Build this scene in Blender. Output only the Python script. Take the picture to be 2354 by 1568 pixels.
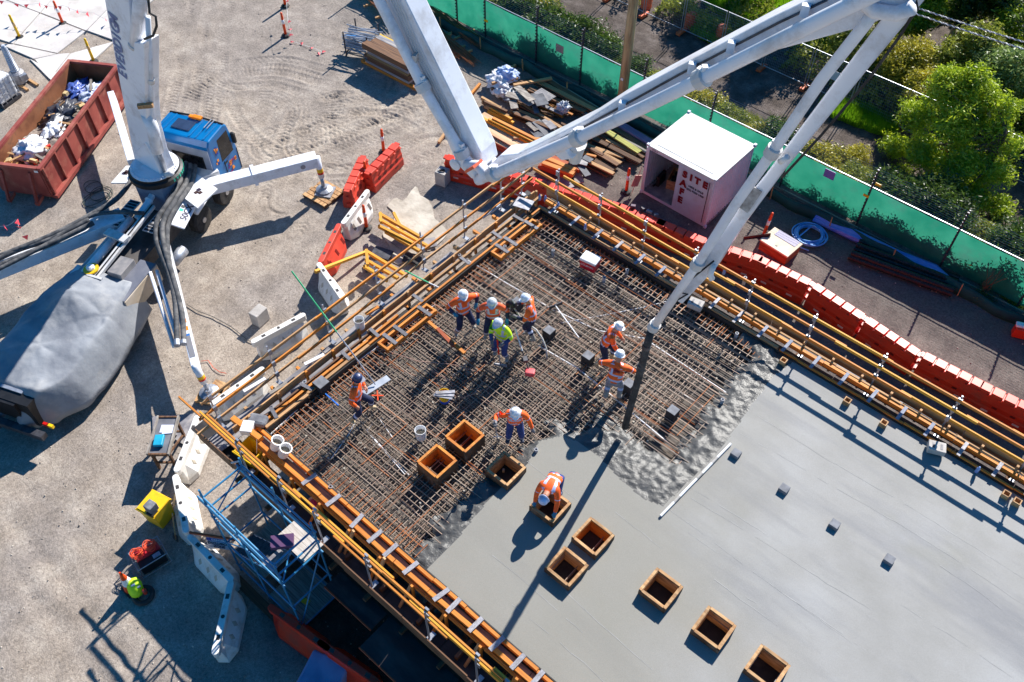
import bpy, math, random
import numpy as np
from mathutils import Vector, Matrix, Quaternion, noise as mnoise
random.seed(7); RNG = np.random.default_rng(11)
SC = bpy.context.scene
for o in list(bpy.data.objects): bpy.data.objects.remove(o)

# ------------------------------------------------------------------ camera
CAM = Vector((0.0, 0.0, 22.5)); YAW, PITCH, ROLL = math.radians(130.968), math.radians(51.097), 0.0054
FOC = 3609.1 / 4096 * 2353            # focal length in units of a picture 2353 wide
_f = Vector((math.cos(YAW)*math.cos(PITCH), math.sin(YAW)*math.cos(PITCH), -math.sin(PITCH)))
_r = Vector((math.sin(YAW), -math.cos(YAW), 0)); _u = _r.cross(_f)
_r, _u = math.cos(ROLL)*_r + math.sin(ROLL)*_u, -math.sin(ROLL)*_r + math.cos(ROLL)*_u
cd = bpy.data.cameras.new('camera'); cam = bpy.data.objects.new('camera', cd); SC.collection.objects.link(cam)
cam.matrix_world = Matrix((( _r.x,_u.x,-_f.x,CAM.x),(_r.y,_u.y,-_f.y,CAM.y),(_r.z,_u.z,-_f.z,CAM.z),(0,0,0,1)))
cd.sensor_width = 36; cd.lens = 36*FOC/2353; cd.clip_start = 0.2; cd.clip_end = 2000
SC.camera = cam
def at(x, y, z=0.0):
    """the point at height z seen at (x, y) of a 2353 x 1568 picture"""
    d = _f + _r*((x-1176.5)/FOC) - _u*((y-783.8)/FOC)
    return CAM + d*((z-CAM.z)/d.z)
def on_y(x, y, Y):
    d = _f + _r*((x-1176.5)/FOC) - _u*((y-783.8)/FOC)
    return CAM + d*((Y-CAM.y)/d.y)

# ------------------------------------------------------------------ light
SUN_AZ, SUN_EL = math.radians(99.0), math.radians(36.5)
sdir = Vector((math.cos(SUN_AZ)*math.cos(SUN_EL), math.sin(SUN_AZ)*math.cos(SUN_EL), math.sin(SUN_EL)))
w = bpy.data.worlds.new('World'); SC.world = w; w.use_nodes = True
nt = w.node_tree; bg = nt.nodes['Background']
sky = nt.nodes.new('ShaderNodeTexSky'); sky.sky_type = 'NISHITA'; sky.sun_disc = False
sky.sun_elevation = SUN_EL; sky.sun_rotation = math.atan2(sdir.x, sdir.y); sky.dust_density = 0.3; sky.ozone_density = 2.0
hs = nt.nodes.new('ShaderNodeHueSaturation'); hs.inputs['Saturation'].default_value = 1.6; nt.links.new(sky.outputs[0], hs.inputs['Color']); nt.links.new(hs.outputs[0], bg.inputs[0]); bg.inputs[1].default_value = 0.075
ld = bpy.data.lights.new('sun', 'SUN'); ld.energy = 5.0; ld.angle = math.radians(0.5); ld.color = (1.0, 0.955, 0.885)
sun = bpy.data.objects.new('sun', ld); SC.collection.objects.link(sun); sun.rotation_euler = (-sdir).to_track_quat('-Z','Y').to_euler()
sun.location = (0, 0, 60)
vs = SC.view_settings; vs.view_transform = 'Standard'; vs.look = 'None'; vs.exposure = 0.8; vs.gamma = 1.0; vs.use_curve_mapping = False

# ------------------------------------------------------------------ materials
def rgb(r, g, b):                     # sRGB 0..255 -> linear
    f = lambda c: (c/255/12.92) if c/255 <= 0.04045 else ((c/255+0.055)/1.055)**2.4
    return (f(r), f(g), f(b), 1)
def N(nt, typ, **kw):
    n = nt.nodes.new(typ)
    for k, v in kw.items():
        if k[0] == 'i' and k[1:].isdigit(): n.inputs[int(k[1:])].default_value = v
        else: setattr(n, k, v)
    return n
def ramp(nt, fac, stops):
    n = nt.nodes.new('ShaderNodeValToRGB'); e = n.color_ramp.elements
    while len(e) < len(stops): e.new(0.5)
    for el, (p, c) in zip(e, stops): el.position = p; el.color = c if len(c) == 4 else (*c, 1)
    nt.links.new(fac, n.inputs[0]); return n.outputs[0]
def mixc(nt, fac, a, b, mode='MIX'):
    n = nt.nodes.new('ShaderNodeMix'); n.data_type = 'RGBA'; n.blend_type = mode
    for s, v in ((0, fac), (6, a), (7, b)):
        if hasattr(v, 'links'): nt.links.new(v, n.inputs[s])
        else: n.inputs[s].default_value = v
    return n.outputs[2]
MATS = {}
def mat(name, c, c2=None, scale=4.0, rough=0.7, metal=0.0, bump=0.0, bscale=40.0, rnd=0.0, spec=0.5, detail=4.0, lo=0.35, hi=0.65, world=False, dirt=None, dscale=1.5, stretch=None, coat=0.0):
    if name in MATS: return MATS[name]
    m = bpy.data.materials.new(name); m.use_nodes = True; nt = m.node_tree; p = nt.nodes['Principled BSDF']
    p.inputs['Roughness'].default_value = rough; p.inputs['Metallic'].default_value = metal; p.inputs['Specular IOR Level'].default_value = spec
    if coat: p.inputs['Coat Weight'].default_value = coat; p.inputs['Coat Roughness'].default_value = 0.15
    if world: src = N(nt, 'ShaderNodeNewGeometry').outputs['Position']
    else: src = N(nt, 'ShaderNodeTexCoord').outputs['Object']
    if stretch:
        mp = N(nt, 'ShaderNodeMapping'); mp.inputs['Scale'].default_value = stretch; nt.links.new(src, mp.inputs[0]); src = mp.outputs[0]
    oi = N(nt, 'ShaderNodeObjectInfo')
    ad = N(nt, 'ShaderNodeVectorMath', operation='MULTIPLY_ADD'); nt.links.new(oi.outputs['Random'], ad.inputs[0]); ad.inputs[1].default_value = (37, 17, 53); nt.links.new(src, ad.inputs[2])
    vec = src if world else ad.outputs[0]
    col = None
    if c2 is not None:
        n = N(nt, 'ShaderNodeTexNoise'); n.inputs['Scale'].default_value = scale; n.inputs['Detail'].default_value = detail; nt.links.new(vec, n.inputs['Vector'])
        col = ramp(nt, n.outputs['Fac'], [(lo, c), (hi, c2)])
    else:
        r = N(nt, 'ShaderNodeRGB'); r.outputs[0].default_value = c; col = r.outputs[0]
    if dirt is not None:
        n = N(nt, 'ShaderNodeTexNoise'); n.inputs['Scale'].default_value = dscale; n.inputs['Detail'].default_value = 8; n.inputs['Roughness'].default_value = 0.7; nt.links.new(vec, n.inputs['Vector'])
        f = ramp(nt, n.outputs['Fac'], [(0.5, (0, 0, 0)), (0.68, (0.75,)*3)])
        col = mixc(nt, f, col, dirt)
    if rnd:
        mr = N(nt, 'ShaderNodeMapRange'); mr.inputs[3].default_value = 1-rnd; mr.inputs[4].default_value = 1+rnd; nt.links.new(oi.outputs['Random'], mr.inputs[0])
        hs = N(nt, 'ShaderNodeHueSaturation'); nt.links.new(mr.outputs[0], hs.inputs['Value']); nt.links.new(col, hs.inputs['Color']); col = hs.outputs[0]
    nt.links.new(col, p.inputs['Base Color'])
    if bump:
        n = N(nt, 'ShaderNodeTexNoise'); n.inputs['Scale'].default_value = bscale; n.inputs['Detail'].default_value = 5; nt.links.new(vec, n.inputs['Vector'])
        b = N(nt, 'ShaderNodeBump'); b.inputs['Strength'].default_value = bump; b.inputs['Distance'].default_value = 0.03; nt.links.new(n.outputs['Fac'], b.inputs['Height']); nt.links.new(b.outputs[0], p.inputs['Normal'])
    MATS[name] = m; return m

ST = (1.2, 9, 9)
WOOD_O = mat('orange_timber', rgb(190,108,28), rgb(220,144,52), 1.4, 0.65, rnd=0.13, stretch=(1.5,6,6), dirt=rgb(150,100,60), dscale=1.2)
WOOD_Y = mat('yellow_timber', rgb(208,138,24), rgb(232,170,52), 1.4, 0.65, rnd=0.12, stretch=(1.5,6,6), dirt=rgb(176,122,60), dscale=1.2)
WOOD_T = mat('tan_timber', rgb(168,122,78), rgb(205,164,116), 2.0, 0.75, rnd=0.15, stretch=(1.5,6,6), dirt=rgb(110,84,62), dscale=1.4)
WOOD_D = mat('dark_timber', rgb(82,56,40), rgb(128,92,64), 2.0, 0.8, rnd=0.25, stretch=(1.5,6,6), dirt=rgb(60,46,40))
WOOD_G = mat('grey_timber', rgb(120,112,106), rgb(168,160,150), 2.0, 0.85, rnd=0.2, stretch=(1.5,6,6), dirt=rgb(90,84,78))
WOOD_R = mat('red_timber', rgb(130,58,32), rgb(176,88,50), 2.0, 0.75, rnd=0.15, stretch=(1.5,6,6))
PLY = mat('plywood', rgb(120,96,74), rgb(160,132,104), 3.0, 0.75, rnd=0.12, dirt=rgb(84,70,60), dscale=1.0)
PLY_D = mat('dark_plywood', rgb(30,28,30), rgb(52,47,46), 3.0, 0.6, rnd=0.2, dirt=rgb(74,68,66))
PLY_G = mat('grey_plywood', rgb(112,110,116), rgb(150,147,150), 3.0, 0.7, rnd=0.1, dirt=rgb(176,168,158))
GALV = mat('galvanised_steel', rgb(150,154,164), rgb(182,186,194), 6.0, 0.45, metal=0.6, rnd=0.1)
STEEL_D = mat('dark_steel', rgb(60,60,66), rgb(90,90,96), 6.0, 0.5, metal=0.5)
CLIP = mat('clip_steel', rgb(138,138,146), rgb(176,176,182), 8.0, 0.55, metal=0.3, rnd=0.1, dirt=rgb(120,112,106), dscale=3)
REBAR = mat('rusty_rebar', rgb(112,94,80), rgb(184,168,152), 3.0, 0.6, metal=0.2, rnd=0.25, dirt=rgb(150,92,56), dscale=1.2, stretch=(0.7,1,1))
RUSTY = mat('rust', rgb(112,66,40), rgb(166,104,64), 3.0, 0.85, rnd=0.2)
PVC = mat('white_plastic', rgb(226,226,228), rgb(240,240,240), 4.0, 0.4, rnd=0.03)
WHITE = mat('white_paint', rgb(222,224,230), rgb(236,238,242), 2.0, 0.35, dirt=rgb(186,180,174), dscale=2.0)
BLACKR = mat('black_rubber', rgb(26,26,28), rgb(44,44,46), 6.0, 0.75, dirt=rgb(90,86,82), dscale=2.5)
BLACK = mat('black_plastic', rgb(18,18,20), rgb(30,30,32), 6.0, 0.5)
ORANGE_P = mat('orange_plastic', rgb(232,72,20), rgb(240,84,28), 3.0, 0.45, rnd=0.06)
RED_P = mat('red_plastic', rgb(226,44,14), rgb(236,60,24), 2.0, 0.38, rnd=0.07, dirt=rgb(176,70,52), dscale=1.2)
RED_F = mat('faded_red_plastic', rgb(208,58,38), rgb(222,76,54), 2.0, 0.5, rnd=0.07, dirt=rgb(176,80,62), dscale=1.5)
WHITE_P = mat('white_barrier_plastic', rgb(226,222,216), rgb(240,238,234), 2.0, 0.5, dirt=rgb(186,172,154), dscale=2.2)
REFL = mat('reflective_band', rgb(236,236,238), None, rough=0.4)
YELLOW_P = mat('yellow_plastic', rgb(232,182,14), rgb(244,198,28), 2.0, 0.45, dirt=rgb(188,150,40), dscale=2.5)
BLUE_P = mat('blue_paint', rgb(0,98,158), rgb(4,108,168), 2.0, 0.3, coat=0.4)
BLUE_S = mat('blue_scaffold_paint', rgb(12,112,158), rgb(26,130,176), 4.0, 0.45, dirt=rgb(140,150,160), dscale=4)
CONC_B = mat('concrete_block', rgb(176,170,164), rgb(204,198,192), 3.0, 0.9, bump=0.3, dirt=rgb(130,124,118))
FOAM = mat('grey_foam', rgb(96,98,104), rgb(128,130,136), 6.0, 0.85, dirt=rgb(160,160,160), dscale=3)
GLASS_D = mat('dark_glass', rgb(20,22,26), rgb(34,34,38), 2.0, 0.1)
CLOTH_R = mat('rubbish_white', rgb(214,214,220), rgb(238,238,240), 3.0, 0.7)
PLAST_B = mat('rubbish_dark_plastic', rgb(40,42,50), rgb(82,84,94), 4.0, 0.4)
PINK = mat('pink_print', rgb(226,30,100)); 
def flat(name, *c, rough=0.5): return mat(name, rgb(*c), None, rough=rough)

# ------------------------------------------------------------------ mesh building
COL = SC.collection
def basis(d, up=(0,0,1)):
    d = Vector(d).normalized(); up = Vector(up)
    if abs(d.dot(up)) > 0.98: up = Vector((1,0,0)) if abs(d.x) < 0.9 else Vector((0,1,0))
    s = up.cross(d).normalized(); return d, s, d.cross(s)
class MB:
    def __init__(s): s.v = []; s.f = []; s.m = []
    def add(s, vs, fs, mi=0):
        b = len(s.v); s.v += [tuple(v) for v in vs]; s.f += [tuple(i+b for i in f) for f in fs]; s.m += [mi]*len(fs); return s
    def box(s, c, d, rz=0.0, mi=0, R=None, taper=None):
        x, y, z = d[0]/2, d[1]/2, d[2]/2; t = taper or (1, 1)
        R = R or Matrix.Rotation(rz, 3, 'Z'); c = Vector(c)
        P = [(-x,-y,-z),(x,-y,-z),(x,y,-z),(-x,y,-z),(-x*t[0],-y*t[1],z),(x*t[0],-y*t[1],z),(x*t[0],y*t[1],z),(-x*t[0],y*t[1],z)]
        return s.add([c + R @ Vector(p) for p in P], [(3,2,1,0),(4,5,6,7),(0,1,5,4),(1,2,6,5),(2,3,7,6),(3,0,4,7)], mi)
    def beam(s, a, b, w, h, up=(0,0,1), mi=0, w2=None, h2=None):
        a, b = Vector(a), Vector(b); d, sd, u = basis(b-a, up); w2 = w if w2 is None else w2; h2 = h if h2 is None else h2
        P = [a-sd*w/2-u*h/2, a+sd*w/2-u*h/2, a+sd*w/2+u*h/2, a-sd*w/2+u*h/2, b-sd*w2/2-u*h2/2, b+sd*w2/2-u*h2/2, b+sd*w2/2+u*h2/2, b-sd*w2/2+u*h2/2]
        return s.add(P, [(0,1,2,3)[::-1][::-1],(7,6,5,4),(0,4,5,1),(1,5,6,2),(2,6,7,3),(3,7,4,0)], mi)
    def tube(s, pts, r, n=8, mi=0, caps=True, closed=False):
        pts = [Vector(p) for p in pts]; k = len(pts); rs = r if isinstance(r, (list, tuple)) else [r]*k
        vs = []; prev = None
        for i, p in enumerate(pts):
            if closed: t = pts[(i+1) % k]-pts[i-1]
            else: t = pts[min(i+1, k-1)]-pts[max(i-1, 0)]
            t.normalize()
            if prev is None: _, a, _ = basis(t)
            else:
                a = prev - t*prev.dot(t)
                a = a.normalized() if a.length > 1e-6 else basis(t)[1]
            prev = a; b = t.cross(a)
            vs += [p + (a*math.cos(2*math.pi*j/n) + b*math.sin(2*math.pi*j/n))*rs[i] for j in range(n)]
        fs = [(i*n+j, i*n+(j+1) % n, ((i+1) % k)*n+(j+1) % n, ((i+1) % k)*n+j) for i in range(k if closed else k-1) for j in range(n)]
        if caps and not closed: fs += [tuple(range(n))[::-1], tuple((k-1)*n+j for j in range(n))]
        return s.add(vs, fs, mi)
    def lathe(s, c, prof, n=16, mi=0, axis=None):
        c = Vector(c); Q = Matrix.Identity(3) if axis is None else Vector((0,0,1)).rotation_difference(Vector(axis)).to_matrix()
        k = len(prof); vs = [c + Q @ Vector((r*math.cos(2*math.pi*j/n), r*math.sin(2*math.pi*j/n), z)) for r, z in prof for j in range(n)]
        fs = [(i*n+j, i*n+(j+1) % n, (i+1)*n+(j+1) % n, (i+1)*n+j) for i in range(k-1) for j in range(n)]
        if prof[0][0] > 1e-6: fs.append(tuple(range(n))[::-1])
        if prof[-1][0] > 1e-6: fs.append(tuple((k-1)*n+j for j in range(n)))
        return s.add(vs, fs, mi)
    def prism(s, poly, z0, z1, mi=0, M=None):       # poly in xy, extruded in z, then M
        n = len(poly); M = M or Matrix.Identity(4)
        vs = [M @ Vector((x, y, z0)) for x, y in poly] + [M @ Vector((x, y, z1)) for x, y in poly]
        return s.add(vs, [tuple(range(n))[::-1], tuple(range(n, 2*n))] + [(i, (i+1) % n, n+(i+1) % n, n+i) for i in range(n)], mi)
    def frame(s, M):
        s.v = [tuple(M @ Vector(v)) for v in s.v]; return s
    def mesh(s, name, mats, smooth=False, auto=None):
        me = bpy.data.meshes.new(name); me.from_pydata(s.v, [], s.f)
        for m in (mats if isinstance(mats, (list, tuple)) else [mats]): me.materials.append(m)
        if any(s.m): me.polygons.foreach_set('material_index', s.m)
        if smooth: me.polygons.foreach_set('use_smooth', [True]*len(s.f))
        me.update()
        return me
    def build(s, name, mats, parent=None, smooth=False, world=False, bevel=0.0, angle=None):
        if world and parent is not None:
            s.frame(parent.matrix_basis.inverted() if parent.parent is None else (parent.parent.matrix_basis @ parent.matrix_basis).inverted())
        o = bpy.data.objects.new(name, s.mesh(name, mats, smooth)); COL.objects.link(o)
        if parent is not None: o.parent = parent
        if bevel:
            b = o.modifiers.new('bevel', 'BEVEL'); b.width = bevel; b.segments = 2; b.limit_method = 'ANGLE'; b.angle_limit = math.radians(40)
        return o
def tag(o, label, cat, group=None):
    o['label'] = label; o['category'] = cat
    if group: o['group'] = group
    return o
def thing(name, label, cat, loc=(0,0,0), rz=0.0, group=None):
    o = bpy.data.objects.new(name, None); COL.objects.link(o); o.empty_display_size = 0.2
    o.matrix_basis = Matrix.Translation(Vector(loc)) @ Matrix.Rotation(rz, 4, 'Z')
    return tag(o, label, cat, group)
def structure(o): o['kind'] = 'structure'; return o
def stuff(o): o['kind'] = 'stuff'; return o
def copy_thing(src, loc, rz=0.0, label=None, group=None):
    r = src.copy(); COL.objects.link(r); r.matrix_basis = Matrix.Translation(Vector(loc)) @ Matrix.Rotation(rz, 4, 'Z')
    if label: r['label'] = label
    if group: r['group'] = group
    for ch in list(KIDS(src)):
        c = ch.copy(); COL.objects.link(c); c.parent = r
        for g in list(KIDS(ch)):
            d = g.copy(); COL.objects.link(d); d.parent = c
    return r
def KIDS(o): return [c for c in bpy.data.objects if c.parent == o]
_unit = {}
def unit_box(m):
    if m.name not in _unit:
        _unit[m.name] = MB().box((0,0,0), (1,1,1)).mesh('piece_' + m.name, m)
    return _unit[m.name]
_ucyl = {}
def unit_rod(m, n=6):
    k = (m.name, n)
    if k not in _ucyl:
        mb = MB().tube([(-0.5,0,0),(0.5,0,0)], 1.0, n); _ucyl[k] = mb.mesh('rod_' + m.name, m, smooth=False)
    return _ucyl[k]
def _place(o, M, parent):
    if parent is not None:
        o.parent = parent
        P = parent.matrix_basis if parent.parent is None else parent.parent.matrix_basis @ parent.matrix_basis
        M = P.inverted() @ M
    o.matrix_basis = M
def piece(name, a, b, w, h, m, parent=None, up=(0,0,1)):
    """a straight board from a to b (world), w across, h along up"""
    a, b = Vector(a), Vector(b); d, s, u = basis(b-a, up)
    o = bpy.data.objects.new(name, unit_box(m)); COL.objects.link(o)
    R = Matrix((d, s, u)).transposed().to_4x4(); S = Matrix.Diagonal(((b-a).length, w, h, 1))
    _place(o, Matrix.Translation((a+b)/2) @ R @ S, parent); return o
def rod(name, a, b, r, m, parent=None, n=6):
    a, b = Vector(a), Vector(b); d, s, u = basis(b-a)
    o = bpy.data.objects.new(name, unit_rod(m, n)); COL.objects.link(o)
    R = Matrix((d, s, u)).transposed().to_4x4(); S = Matrix.Diagonal(((b-a).length, r, r, 1))
    _place(o, Matrix.Translation((a+b)/2) @ R @ S, parent); return o
def text(body, size, m, parent, M, name='lettering', ext=0.002, bold=0.0, align='CENTER'):
    cu = bpy.data.curves.new(name, 'FONT'); cu.body = body; cu.size = size; cu.extrude = ext; cu.offset = bold; cu.align_x = align; cu.align_y = 'CENTER'; cu.resolution_u = 3
    to = bpy.data.objects.new(name, cu); COL.objects.link(to)
    dg = bpy.context.evaluated_depsgraph_get(); dg.update(); me = bpy.data.meshes.new_from_object(to.evaluated_get(dg))
    bpy.data.objects.remove(to); me.materials.clear(); me.materials.append(m)
    o = bpy.data.objects.new(name, me); COL.objects.link(o); o.parent = parent; o.matrix_basis = M; return o
def axes(o, x, y):                     # matrix with origin o, text direction x, up y (local)
    x = Vector(x).normalized(); y = Vector(y); y = (y - x*y.dot(x)).normalized(); z = x.cross(y)
    return Matrix(((x.x,y.x,z.x,o[0]),(x.y,y.y,z.y,o[1]),(x.z,y.z,z.z,o[2]),(0,0,0,1)))
CLIPD = mat('dull_clip_steel', rgb(92,92,100), rgb(128,128,134), 8.0, 0.6, metal=0.3, rnd=0.15, dirt=rgb(112,100,90), dscale=3)
# numpy noise -------------------------------------------------------
_tab = RNG.random((256, 256))
def vnoise(x, y):
    xi = np.floor(x).astype(int); yi = np.floor(y).astype(int); fx = x-xi; fy = y-yi
    fx = fx*fx*(3-2*fx); fy = fy*fy*(3-2*fy)
    g = lambda a, b: _tab[a % 256, b % 256]
    return (g(xi,yi)*(1-fx)+g(xi+1,yi)*fx)*(1-fy)+(g(xi,yi+1)*(1-fx)+g(xi+1,yi+1)*fx)*fy
def fbm(x, y, o=4):
    r = 0; a = 0.5
    for k in range(o): r = r + a*vnoise(x*2**k+17*k, y*2**k+31*k); a *= 0.5
    return r
def in_poly(px, py, poly):
    r = np.zeros(px.shape, bool); n = len(poly)
    for i in range(n):
        x1, y1 = poly[i]; x2, y2 = poly[(i+1) % n]
        if y1 == y2: continue
        c = ((y1 > py) != (y2 > py)) & (px < (x2-x1)*(py-y1)/(y2-y1)+x1); r ^= c
    return r
def seg_dist(px, py, line):
    d = np.full(px.shape, 1e9)
    for (x1,y1),(x2,y2) in zip(line[:-1], line[1:]):
        vx, vy = x2-x1, y2-y1; L = vx*vx+vy*vy+1e-12
        t = np.clip(((px-x1)*vx+(py-y1)*vy)/L, 0, 1); d = np.minimum(d, np.hypot(px-x1-t*vx, py-y1-t*vy))
    return d
def grid_mesh(name, xs, ys, Z, mats, keep=None, smooth=True):
    nx, ny = len(xs), len(ys); X, Y = np.meshgrid(xs, ys)
    v = np.stack([X, Y, Z], -1).reshape(-1, 3)
    i = (np.arange(ny-1)[:, None]*nx+np.arange(nx-1)).ravel(); f = np.stack([i, i+1, i+nx+1, i+nx], 1)
    if keep is not None: f = f[keep.ravel()]
    us, inv = np.unique(f, return_inverse=True); v = v[us]; f = inv.reshape(-1, 4)
    me = bpy.data.meshes.new(name); me.vertices.add(len(v)); me.vertices.foreach_set('co', v.ravel())
    me.loops.add(f.size); me.loops.foreach_set('vertex_index', f.ravel().astype(np.int32)); me.polygons.add(len(f))
    me.polygons.foreach_set('loop_start', np.arange(0, f.size, 4, dtype=np.int32))
    me.polygons.foreach_set('use_smooth', np.full(len(f), smooth)); me.update(calc_edges=True); me.validate()
    for m in mats: me.materials.append(m)
    o = bpy.data.objects.new(name, me); COL.objects.link(o); return o
# ------------------------------------------------------------------ ground
D = 3.05                                # top of the new slab
def tracks(X, Y):
    H = np.zeros_like(X)
    c = at(588, 262); r = np.hypot(X-c.x, Y-c.y); a = np.arctan2(Y-c.y, X-c.x)
    m = np.clip((2.3-r)/0.3, 0, 1)*np.clip((r-0.25)/0.2, 0, 1)*(np.cos(a-0.5) > -0.35)
    H += m*0.022*np.sin(2*np.pi*(r+0.16*fbm(X*1.1, Y*1.1))/0.2)*np.clip(2.6*fbm(X*1.3+7, Y*1.3)-0.7,0,1)
    m = ((r > 2.7) & (r < 3.5) & (np.cos(a-2.1) > 0.1))
    H += m*0.040*np.sin(2*np.pi*a*3.1/0.17)*np.clip(np.minimum(r-2.7, 3.5-r)/0.1, 0, 1) - 0.02*m
    L = [[(560,170),(640,165),(720,185),(800,200),(850,190)],[(520,215),(560,290),(640,345),(760,330)],[(640,330),(760,290),(860,240),(905,205)],[(700,300),(760,260),(880,262),(960,300)],
         [(720,330),(790,300),(900,270)],[(560,420),(640,330),(690,240),(800,215)],[(660,460),(700,380),(830,300),(960,250)],[(470,300),(480,180),(500,60),(540,-60)],[(430,300),(455,180),(470,60),(500,-60)],
         [(600,640),(680,540),(740,470)],[(0,1180),(150,1330),(330,1568)],[(0,1280),(120,1420),(240,1568)],[(700,420),(820,420),(1000,350)],[(840,330),(700,360),(560,390)]]
    for k, q in enumerate(L):
        P = [(at(*p).x, at(*p).y) for p in q]
        P2 = []                          # smooth the line
        for i in range(len(P)-1):
            p0, p1, p2, p3 = P[max(i-1,0)], P[i], P[i+1], P[min(i+2,len(P)-1)]
            for t in np.linspace(0, 1, 8, endpoint=False):
                P2.append(tuple(0.5*((2*p1[j])+(-p0[j]+p2[j])*t+(2*p0[j]-5*p1[j]+4*p2[j]-p3[j])*t*t+(-p0[j]+3*p1[j]-3*p2[j]+p3[j])*t**3) for j in (0,1)))
        P2.append(P[-1]); s0 = 0
        best = np.full(X.shape, 1e9); S = np.zeros_like(X)
        for (x1,y1),(x2,y2) in zip(P2[:-1], P2[1:]):
            vx, vy = x2-x1, y2-y1; l = math.hypot(vx, vy)+1e-9
            t = np.clip(((X-x1)*vx+(Y-y1)*vy)/(l*l), 0, 1); d = np.hypot(X-x1-t*vx, Y-y1-t*vy)
            n = d < best; best = np.where(n, d, best); S = np.where(n, s0+t*l, S); s0 += l
        for off in ((0.0,) if k % 2 else (0.0, 0.9)):
            d = np.abs(best-off); wv = np.clip((0.24-d)/0.06, 0, 1)
            H += wv*(-0.022+0.026*np.sin(2*np.pi*(S+d*0.7)/0.2))*(0.35+0.9*vnoise(X*1.3+k*9, Y*1.3))
            H += 0.02*np.exp(-((d-0.3)/0.07)**2)
    return H
def axis_pts(lo, hi, fine0, fine1, step, fstep):
    a = np.arange(lo, fine0, step); b = np.arange(fine0, fine1, fstep); c = np.arange(fine1, hi, step)
    far = np.cumsum(0.4*1.35**np.arange(20))
    return np.concatenate([(lo-far)[::-1], a, b, c, hi+far])
gx = axis_pts(-46, 8, -31.5, -17.5, 0.16, 0.055); gy = axis_pts(-5, 42, 12.5, 24, 0.16, 0.055)
GX, GY = np.meshgrid(gx, gy)
def ground_h(X, Y):
    yard = np.clip((26.5-Y)/1.0, 0, 1)
    return 0.05*(fbm(X*0.35, Y*0.35, 4)-0.5) + 0.035*(fbm(X*1.7+5, Y*1.7, 4)-0.5) + (1-yard)*0.12*(fbm(X*0.8, Y*0.8)-0.5) - 0.02
GZ = ground_h(GX, GY) + 0.95*tracks(GX, GY)*np.clip(2.4*fbm(GX*0.9+3, GY*0.9, 3)-0.4, 0.15, 1) + 0.03*(fbm(GX*3.1, GY*3.1, 3)-0.45)*((GX < -17) & (GX > -32) & (GY > 14) & (GY < 25))
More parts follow.
